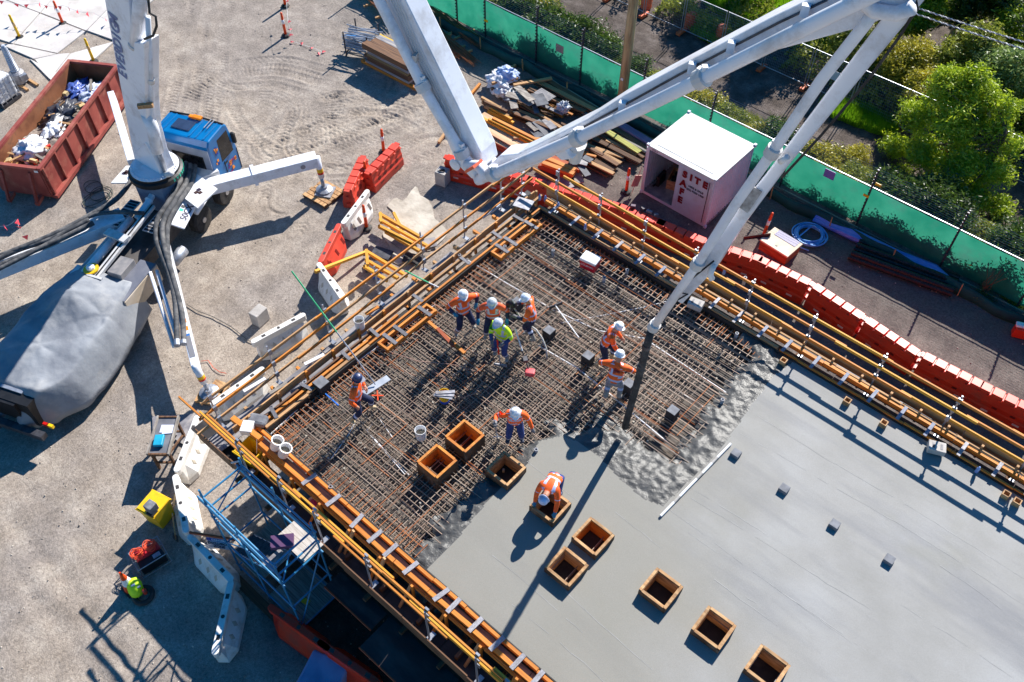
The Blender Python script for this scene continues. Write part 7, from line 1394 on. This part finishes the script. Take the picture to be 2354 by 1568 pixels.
for a, b, l in (((1078,222),(1103,193),'orange beam lying by the white bag'),((1008,328),(1030,296),'tan board lying left of the lower boom'),((1022,310),(1046,290),'second tan board left of the lower boom'),((1040,388),(1060,372),'short tan board on the red barrier end'),((1020,178),(1052,190),'orange board under the upper boom'),((1150,170),(1185,150),'thin tan stick by the bags'),((724,625),(845,578),'yellow beam leaning on the white barrier')):
    z = .9 if 'barrier' in l else .08; tag(piece('loose_board', at(*a,z), at(*b,.15 if 'leaning' in l else z), .1, .1, WOOD_Y if 'yellow' in l else (WOOD_O if 'orange' in l else WOOD_T)), l, 'board')
# rusty bar bundles
def bars(label, a, b, n, spread, z=.12, m=RUSTY):
    A, B = at(*a,z), at(*b,z); d = (B-A).normalized(); s = Vector((-d.y,d.x,0)); t = thing('bar_bundle', label, 'steel bars', (A+B)/2)
    for i in range(n): o = s*RNG.uniform(-spread,spread)+Vector((0,0,RNG.uniform(0,.1))); rod('bar', A+o+d*RNG.uniform(-.3,.3), B+o+d*RNG.uniform(-.5,.3)+s*RNG.normal(0,.06), .014, m, t, 5)
    for k in (.3,.75): piece('dunnage', A.lerp(B,k)+s*(spread+.3)-Vector((0,0,.06)), A.lerp(B,k)-s*(spread+.3)-Vector((0,0,.06)), .09,.08, WOOD_T, t)
    return t
bars('thick bundle of rusty bars behind the upper boom',(985,55),(1088,145),34,.22); bars('rusty bars nearest the green fence',(975,8),(1100,100),30,.25); bars('loose rusty bars between the bundles',(990,70),(1060,128),22,.3); bars('rusty bars at the top edge left of the boom',(845,-14),(905,45),36,.3,.3); bars('rusty bars passing under the boom at the top',(900,-10),(985,52),26,.4)
tag(piece('yellow_strip', at(1052,58,.08), at(1085,78,.08), .22,.06, mat('yellow_strip',rgb(214,178,40),rgb(232,198,60),3,.6)),'yellow plastic strip lying between rusty bars and fence','strip')
# scaffold frames in a cage with a board pack
q = at(845,95,0); st3 = thing('prop_cage','steel cage of silver scaffold props at the end of the board pack','cage',(q.x,q.y,0)); A, B = at(800,88,.5), at(862,102,.5); d = (B-A).normalized(); s = Vector((-d.y,d.x,0))
for k in range(34):
    o = s*RNG.uniform(-.45,.45)+Vector((0,0,RNG.uniform(-.25,.45))); rod('prop', A+o+d*RNG.uniform(-.25,.1), B+o+d*RNG.uniform(-.2,.35)+s*jit(.12), .026, GALV, st3, 6)
for k in (0.1,.95):
    for sgn in (-.55,.55): rod('cage_post', A.lerp(B,k)+s*sgn-Vector((0,0,.5)), A.lerp(B,k)+s*sgn+Vector((0,0,.65)), .035, STEEL_D, st3)
    rod('cage_bar', A.lerp(B,k)+s*.55-Vector((0,0,.35)), A.lerp(B,k)-s*.55-Vector((0,0,.35)), .035, STEEL_D, st3)
rod('prop', at(795,82,.75), at(835,84,.9), .03, MATS['blue_hose'], st3); rod('prop', at(812,108,.5), at(846,135,.05), .03, BLUE_S, st3)
pk2 = thing('board_pack','tall pack of brown formwork boards with orange bearers below','timber pack', at(905,130,0)); A, B = at(868,86,.95), at(968,136,.95); d = (B-A).normalized(); s = Vector((d.y,-d.x,0))
for r_ in range(7):
    for c_ in range(3): piece('board', A+s*(.33*c_)+Vector((0,0,-.72+.125*r_))+d*jit(.05), B+s*(.33*c_)+Vector((0,0,-.72+.125*r_))+d*jit(.05), .32,.115,(WOOD_D,mat('olive_board',rgb(110,94,62),rgb(142,122,84),2,.8,stretch=(1,6,6)),PLY_G,WOOD_D)[(r_+c_)%4], pk2)
piece('yellow_edge', A+s*-.14+Vector((0,0,.06)), B+s*-.14+Vector((0,0,.06)),.05,.06,YELLOW_P,pk2)
for c_ in (-.1,.75): piece('bearer', A+s*c_-d*.35+Vector((0,0,-.88)), B+s*c_+d*.45+Vector((0,0,-.88)),.12,.14,WOOD_O,pk2)
# timber beam frames lying outside the truck side rail
def beams(label, L):
    c = at(L[0][0][0],L[0][0][1],0); t = thing('beam_frame', label, 'beam frame', c)
    for a, b, z in L: piece('beam', at(*a,z), at(*b,z), .09,.13, WOOD_Y, t)
    return t
beams('set of yellow beams lying crosswise on the ground outside the rail, nearer the deck corner',[((872,492),(965,545),.45),((870,520),(950,560),.45),((872,505),(985,568),.4),((885,532),(965,578),.4),((874,490),(876,512),.7),((905,490),(925,530),.2)])
beams('set of yellow beams lying crosswise outside the rail beside the white barrier',[((845,580),(935,635),.45),((840,598),(915,640),.45),((836,612),(890,645),.4),((842,575),(845,610),.7)])
for k,(x,y) in enumerate(((878,582),(925,560),(950,595),(862,612),(980,560))): p = at(x,y,.06); tag(MB().box((p.x,p.y,.07),(.7,.45,.03),RNG.uniform(0,1.5)).build('ply_sheet',(STEEL_D,PLY_G,PLY_D)[k%3]),'dark ply sheet on the ground among the yellow beams','sheet','dark ply sheets under the yellow beams')
p=at(865,632,.1); tag(MB().box((p.x,p.y,.1),(.3,.22,.18),.4).build('blue_box',flat('blue_box',26,90,180)),'small blue box at the foot of the yellow beams','box')
cpad = structure(MB().prism([(v.x,v.y) for v in [at(945+(62+14*math.sin(a*3+1)+9*math.sin(a*7))*math.cos(a),520+(78+12*math.sin(a*4)+8*math.sin(a*9+2))*math.sin(a),0) for a in np.linspace(0,6.283,49)[:-1]]],-.05,.012).build('concrete_pad',mat('spilt_concrete',rgb(176,166,152),rgb(204,196,182),1.4,.95,bump=.5,bscale=8,dirt=rgb(150,138,124))))
# ------------------------------------------------------------------ trees, shrubs, grass
def leaf_mat(name, c1, c2, tr=0.45):
    m = bpy.data.materials.new(name); m.use_nodes = True; nt = m.node_tree; out = nt.nodes['Material Output']; nt.nodes.remove(nt.nodes['Principled BSDF'])
    pos = N(nt,'ShaderNodeNewGeometry'); n = N(nt,'ShaderNodeTexNoise'); n.inputs['Scale'].default_value = 1.6; n.inputs['Detail'].default_value = 3; nt.links.new(pos.outputs['Position'], n.inputs['Vector'])
    ad = N(nt,'ShaderNodeMath',operation='MULTIPLY_ADD'); nt.links.new(pos.outputs['Random Per Island'], ad.inputs[0]); ad.inputs[1].default_value = .45; sub = N(nt,'ShaderNodeMath',operation='SUBTRACT'); nt.links.new(n.outputs['Fac'], sub.inputs[0]); sub.inputs[1].default_value = .22; nt.links.new(sub.outputs[0], ad.inputs[2])
    col = ramp(nt, ad.outputs[0], [(.25,c1),(.75,c2)])
    d = N(nt,'ShaderNodeBsdfDiffuse'); t = N(nt,'ShaderNodeBsdfTranslucent'); mx = N(nt,'ShaderNodeMixShader'); mx.inputs[0].default_value = tr; g = N(nt,'ShaderNodeBsdfGlossy'); g.inputs['Roughness'].default_value = .45; m2 = N(nt,'ShaderNodeMixShader'); m2.inputs[0].default_value = .05
    nt.links.new(col,d.inputs[0]); nt.links.new(col,t.inputs[0]); nt.links.new(d.outputs[0],mx.inputs[1]); nt.links.new(t.outputs[0],mx.inputs[2]); nt.links.new(mx.outputs[0],m2.inputs[1]); nt.links.new(g.outputs[0],m2.inputs[2]); nt.links.new(m2.outputs[0],out.inputs[0]); return m
LB = leaf_mat('bright_leaves', rgb(112,140,18), rgb(204,220,56)); LO = leaf_mat('olive_leaves', rgb(98,110,34), rgb(172,178,70)); LD = leaf_mat('dark_leaves', rgb(46,70,26), rgb(98,124,46)); LY = leaf_mat('yellow_leaves', rgb(130,130,30), rgb(204,192,66)); LG = leaf_mat('grey_green_leaves', rgb(100,124,66), rgb(166,186,108)); GRASS = leaf_mat('grass_blades', rgb(96,146,20), rgb(170,216,44))
BARK = mat('bark', rgb(70,58,46), rgb(104,90,74), 3, .9, stretch=(4,4,1)); BARKW = mat('pale_bark', rgb(150,140,128), rgb(196,186,172), 3, .85, stretch=(4,4,1))
def leaves(blobs, n, size, droop=0.0, flat_=.8, seed=1, thin=0.4):
    g = np.random.default_rng(seed); B = np.array([b[:3] for b in blobs]); R = np.array([b[3] for b in blobs]); pr = R**2/ (R**2).sum()
    k = g.choice(len(B), n, p=pr); d = g.normal(size=(n,3)); d /= np.linalg.norm(d,axis=1)[:,None]; r = R[k]*(g.random(n)**.35)*(1+.18*g.normal(size=n))
    c = B[k]+d*r[:,None]*np.array([1,1,flat_]); c[:,2] -= droop*g.random(n)**2
    # clump: leaves gather on twigs
    tw = max(n//28, 40); tc = c[:tw]; own = np.arange(n) % tw; c = tc[own]+g.normal(size=(n,3))*np.array([.17,.17,.12])*(R[k][:,None]**.5)
    u = g.normal(size=(n,3)); u[:,2] = u[:,2]*.6-.35*(droop > 0); u /= np.linalg.norm(u,axis=1)[:,None]; w_ = np.cross(u, g.normal(size=(n,3))); w_ /= np.linalg.norm(w_,axis=1)[:,None]
    s = size*(.6+.9*g.random(n))[:,None]; a, b = u*s, w_*s*thin; V4 = np.stack([c-a*.5, c+b*.5, c+a*.7, c-b*.5],1).reshape(-1,3)
    return V4, np.arange(4*n).reshape(-1,4)
def np_mesh(name, v, f, m):
    me = bpy.data.meshes.new(name); me.vertices.add(len(v)); me.vertices.foreach_set('co', v.astype(np.float32).ravel()); me.loops.add(f.size); me.loops.foreach_set('vertex_index', f.ravel().astype(np.int32)); me.polygons.add(len(f)); me.polygons.foreach_set('loop_start', np.arange(0,f.size,f.shape[1],dtype=np.int32)); me.update(calc_edges=True); me.materials.append(m); return me
def tree(name, label, cat, base, blobs, n, size, lm, trunk_h, tr, bark=BARK, droop=0.0, seed=1, group=None, limbs=6, rz=0.0, thin=.4):
    t = thing(name, label, cat, base, rz, group); r = random.Random(seed)
    v, f = leaves(blobs, n, size, droop, seed=seed, thin=thin); o = bpy.data.objects.new('crown' if cat == 'tree' else 'foliage', np_mesh('crown', v, f, lm)); COL.objects.link(o); o.parent = t
    mb = MB(); mb.tube([(0,0,-.1),(r.uniform(-.1,.1),r.uniform(-.1,.1),trunk_h*.5),(r.uniform(-.2,.2),r.uniform(-.2,.2),trunk_h)], [tr,tr*.8,tr*.5], 8)
    for k in range(limbs):
        b = blobs[k % len(blobs)]; p0 = Vector((0,0,trunk_h*r.uniform(.4,1.0))); p2 = Vector(b[:3])+Vector((r.uniform(-.5,.5),r.uniform(-.5,.5),r.uniform(-.2,.5)))*b[3]; p1 = p0.lerp(p2,.5)+Vector((r.uniform(-.2,.2),r.uniform(-.2,.2),.2)); mb.tube([p0,p1,p2],[tr*.5,tr*.3,tr*.1],6)
    mb.build('trunk' if cat == 'tree' else 'stems', bark, t); return t
# the bright tree between the two fences
tb0 = Vector((-3.7, 30.5, 0))
def rel(x, y, Y): p = on_y(x, y, Y); return (p.x-tb0.x, Y-tb0.y, p.z)
blobs = [(*rel(x,y,Y+1.3), r*.76) for x,y,Y,r in ((2180,200,29.6,.85),(2260,215,29.8,.75),(2110,260,29.2,.75),(2205,275,29.0,1.0),(2290,290,29.4,.7),(2060,330,28.9,.6),(2130,345,28.6,.85),(2215,365,28.5,.9),(2290,385,28.8,.7),(2080,400,28.4,.5),(2160,420,28.2,.8),(2235,440,28.2,.75),(2300,470,28.4,.55),(2120,470,28,.5),(2185,165,29.8,.5),(2245,170,30,.5),(2320,240,29.6,.45),(2330,330,29.2,.4))]
tree('bright_tree','big bright green tree between the two fences on the right','tree', tb0, blobs, 52000, .105, LB, 2.6, .14, droop=.35, seed=3, limbs=12)
# proto trees and copies, beyond the temporary fence
def proto(seed, R, H, lm, n, size, name, label, cat='tree', bark=BARK, droop=.2, nb_=9, tr=.12, thin=.4):
    r = random.Random(seed); bl = []
    for k in range(nb_):
        a = r.uniform(0,6.28); q = R*r.uniform(.1,.8); bl.append((q*math.cos(a), q*math.sin(a), H*r.uniform(.42,.88), R*r.uniform(.32,.5)))
    bl.append((0,0,H*.9,R*.4)); return tree(name, label, cat, (0,0,0), bl, n, size, lm, H*.55, tr, bark, droop, seed, limbs=9, thin=thin)
T = {'dark': proto(11,1.9,4.6,LD,24000,.14,'dark_tree','x',bark=BARKW), 'olive': proto(12,1.6,3.2,LO,20000,.125,'olive_tree','x',bark=BARK), 'grey': proto(13,1.5,3.4,LG,20000,.12,'grey_green_tree','x',bark=BARKW), 'yellow': proto(14,1.3,2.2,LY,17000,.10,'yellow_shrub','x',cat='shrub',droop=.05,tr=.05), 'bright': proto(15,1.5,3.0,LB,20000,.12,'green_tree','x'),
     'shrubd': proto(16,.95,1.15,LD,11000,.085,'dark_shrub','x',cat='shrub',droop=.05,tr=.04), 'shrubo': proto(17,.8,.85,LO,9500,.08,'olive_shrub','x',cat='shrub',droop=.05,tr=.03), 'shruby': proto(18,.8,.9,LY,9500,.08,'yellow_green_shrub','x',cat='shrub',droop=.05,tr=.03)}
seen = set()
def grow(k, loc, rz, s, label, group=None, sz=None):
    src = T[k]; M = Matrix.Translation(Vector(loc)) @ Matrix.Rotation(rz,4,'Z') @ Matrix.Diagonal((s,s,sz or s,1))
    if k in seen: o = copy_thing(src, loc, rz, label)
    else: o = src; seen.add(k); o['label'] = label
    o.matrix_basis = M
    if group: o['group'] = group
    return o
G = 'trees beyond the temporary fence'
PL = [('dark',-17.5,36.5,1.0,'dark tree beyond the temporary fence behind the top of the timber pole'),('dark',-14.2,36.8,1.1,'dark tree beyond the fence left of the two drums'),('bright',-12.2,37.4,.8,'bright green tree at the top edge over the drums'),('bright',-9.6,37.6,.95,'bright green tree behind the top boom section'),('olive',-10.9,33.7,.75,'olive shrub tree just beyond the fence under the boom'),('yellow',-8.4,34.0,1.0,'yellow flowering shrub seen under the boom head'),('yellow',-7.3,33.0,.9,'yellow shrub seen between the two lower boom tubes'),('olive',-6.6,35.2,1.0,'olive tree above the yellow shrubs by the boom head'),('grey',-5.0,34.2,1.0,'grey green tree right of the lower boom section'),('grey',-3.4,36.4,1.1,'grey green tree beneath the overhead cables'),('dark',-4.6,38.2,1.0,'dark tree with pale limbs beside the boom head'),('dark',-1.2,36.4,1.05,'dark pale limbed tree behind the big bright tree'),('olive',-1.8,34.2,.9,'olive tree just above the big bright tree'),('dark',1.2,35.0,.9,'dark tree at the right edge near the cables'),('grey',.6,33.4,.9,'grey green tree at the right edge above the fence'),('olive',2.0,31.0,.8,'olive tree at the right edge beside the bright tree'),('bright',-6.4,38.4,.9,'bright tree at the top edge right of the boom head'),('dark',-8.6,38.8,1.0,'dark tree at the top edge behind the boom head'),('dark',-11.5,38.0,1.0,'dark tree at the top edge behind bright foliage'),('olive',-2.2,39.5,1.1,'olive tree in the top right corner'),('dark',1.0,39.0,1.1,'dark tree in the top right corner below the cables'),('grey',-7.0,41,1.1,'pale tree far behind the boom head'),('dark',3.2,36.5,1.0,'dark tree outside the right edge')]
for i, (k,x,y,s,l) in enumerate(PL): grow(k,(x,y,0),i*1.7,s,l,G)
G2 = 'shrubs along the back of the green fence'
SH = [('shrubo',1150,4,27.4,1.0,'olive shrub at the top edge behind the fence'),('shrubd',1200,30,27.6,1.1,'dark shrub behind the fence near the top'),('shruby',1232,14,28.6,.9,'yellowish shrub at the top behind the first shrubs'),('shrubd',1262,60,27.2,1.2,'dark shrub behind the brown fence sign'),('shrubd',1310,82,27.2,1.2,'dark shrub right of the brown fence sign'),('shrubo',1345,78,28.1,.9,'pale leaved shrub in front of the shaded lane'),('shrubd',1390,128,27.0,1.1,'dark shrub left of the timber pole'),('shrubd',1462,150,27.2,.9,'dark shrub right of the timber pole'),('shrubo',1500,168,27.0,.8,'low shrub by the yellow fence tag'),('shruby',1620,215,27.0,1.0,'yellow green shrub under the boom by the fence'),('shrubo',1660,240,26.9,1.0,'olive shrub behind the fence left of the container roof'),('shrubo',1700,262,26.8,.9,'olive shrub behind the container roof'),('shruby',1745,290,26.8,.8,'yellow green shrub right of the container roof'),('shrubd',1790,310,27.2,1.0,'dark shrub behind the fence beside the lower boom'),('shruby',1868,348,26.9,1.0,'yellow green shrub right of the lower boom'),('shruby',1915,372,26.8,1.0,'yellow green shrub above the violet fence sign'),('shrubo',1960,395,26.9,1.0,'olive shrub left of the yellow fence tag'),('shruby',1952,362,28.4,.8,'yellow green shrub in the open lane'),('shrubd',2050,440,26.9,1.1,'dark shrub under the left of the bright tree'),('shrubd',2110,470,26.9,1.2,'dark shrub under the bright tree'),('shrubd',2180,500,26.9,1.2,'dark shrub under the bright tree behind the wires'),('shrubo',2250,530,26.9,1.1,'olive shrub at the right end of the fence wires'),('shrubd',2330,560,27.2,1.2,'dark shrub at the right edge behind the fence')]
for i, (k,px,py,Y,s,l) in enumerate(SH): Y = max(Y, 27.35); p = on_y(px,py,Y); grow(k,(p.x,Y,0),i*1.3,s*1.1,l,G2)
# low dense undergrowth beyond the temporary fence
g_ = np.random.default_rng(44); ux, uy = g_.uniform(-22,7,90000), 32.3+11*g_.random(90000)**1.2; nz = fbm(ux*.8+30, uy*.8, 4); kk = nz > .40; ux, uy, nz = ux[kk], uy[kk], nz[kk]
uc = np.stack([ux, uy, (nz-.38)*4.0*g_.random(len(ux))**.6], 1); du = g_.normal(size=(len(ux),3)); du /= np.linalg.norm(du,axis=1)[:,None]; dv = np.cross(du, g_.normal(size=(len(ux),3))); dv /= np.linalg.norm(dv,axis=1)[:,None]; sz_ = .13*(.5+g_.random(len(ux)))[:,None]
stuff_ = bpy.data.objects.new('undergrowth', np_mesh('undergrowth', np.stack([uc-du*sz_*.5,uc+dv*sz_*.3,uc+du*sz_*.7,uc-dv*sz_*.3],1).reshape(-1,3), np.arange(4*len(ux)).reshape(-1,4), LO)); COL.objects.link(stuff_); stuff(stuff_)
# bare twig plant in front of the cloth on the right
q = at(2282,640,0.0); tw = thing('bare_plant','bare twiggy weed in front of the sunlit fence cloth','plant',(q.x,25.55,0)); mb = MB()
for k in range(9):
    a = RNG.uniform(-.5,.5); mb.tube([(0,0,0),(.25*a+jit(.05),jit(.05),.5),(.7*a+jit(.1),jit(.05),1.0+RNG.uniform(0,.4))],[.012,.009,.004],5)
mb.build('stems', WOOD_D, tw); v, f = leaves([(0,0,.2,.35),(.2,0,.1,.3)], 900, .05, seed=9); o = bpy.data.objects.new('foliage', np_mesh('weed', v, f, LD)); COL.objects.link(o); o.parent = tw
# grass and low weeds
def grass(areas, name, m, seed=2, h=.28):
    g = np.random.default_rng(seed); vs = []
    for (x0,y0,r_,n) in areas:
        p = at(x0,y0,0); a = g.uniform(0,6.28,n); q = r_*np.sqrt(g.random(n)); bx, by = p.x+q*np.cos(a), p.y+q*np.sin(a)*.7; hh = h*(.5+g.random(n)); th = g.uniform(0,6.28,n); le = g.normal(0,.09,(n,2)); w_ = .018
        vs.append(np.stack([np.stack([bx-w_*np.cos(th),by-w_*np.sin(th),0*bx],1),np.stack([bx+w_*np.cos(th),by+w_*np.sin(th),0*bx],1),np.stack([bx+le[:,0],by+le[:,1],hh],1)],1))
    v = np.concatenate(vs).reshape(-1,3); o = bpy.data.objects.new(name, np_mesh(name, v, np.arange(len(v)).reshape(-1,3), m)); COL.objects.link(o); return stuff(o)
grass([(1690,15,1.6,9000),(1745,45,1.5,9000),(1800,10,1.6,7000),(1970,268,1.0,7000),(2010,285,.9,5000),(1930,255,.9,3000),(1640,75,1.2,4000),(1850,90,1.5,4000)],'grass',GRASS)
grass([(1180,25,1.3,3000),(1250,70,1.0,2500),(1500,195,1.2,3500),(1600,240,1.3,4500),(1700,290,1.3,4500),(1880,372,1.3,5000),(1960,408,1.2,4000),(2100,480,1.4,3000),(2280,565,1.4,3000),(1150,2,1.0,2500),(1420,160,1.0,2500),(2260,640,.5,700),(2340,690,.6,700)],'weeds',LO,5,.18)
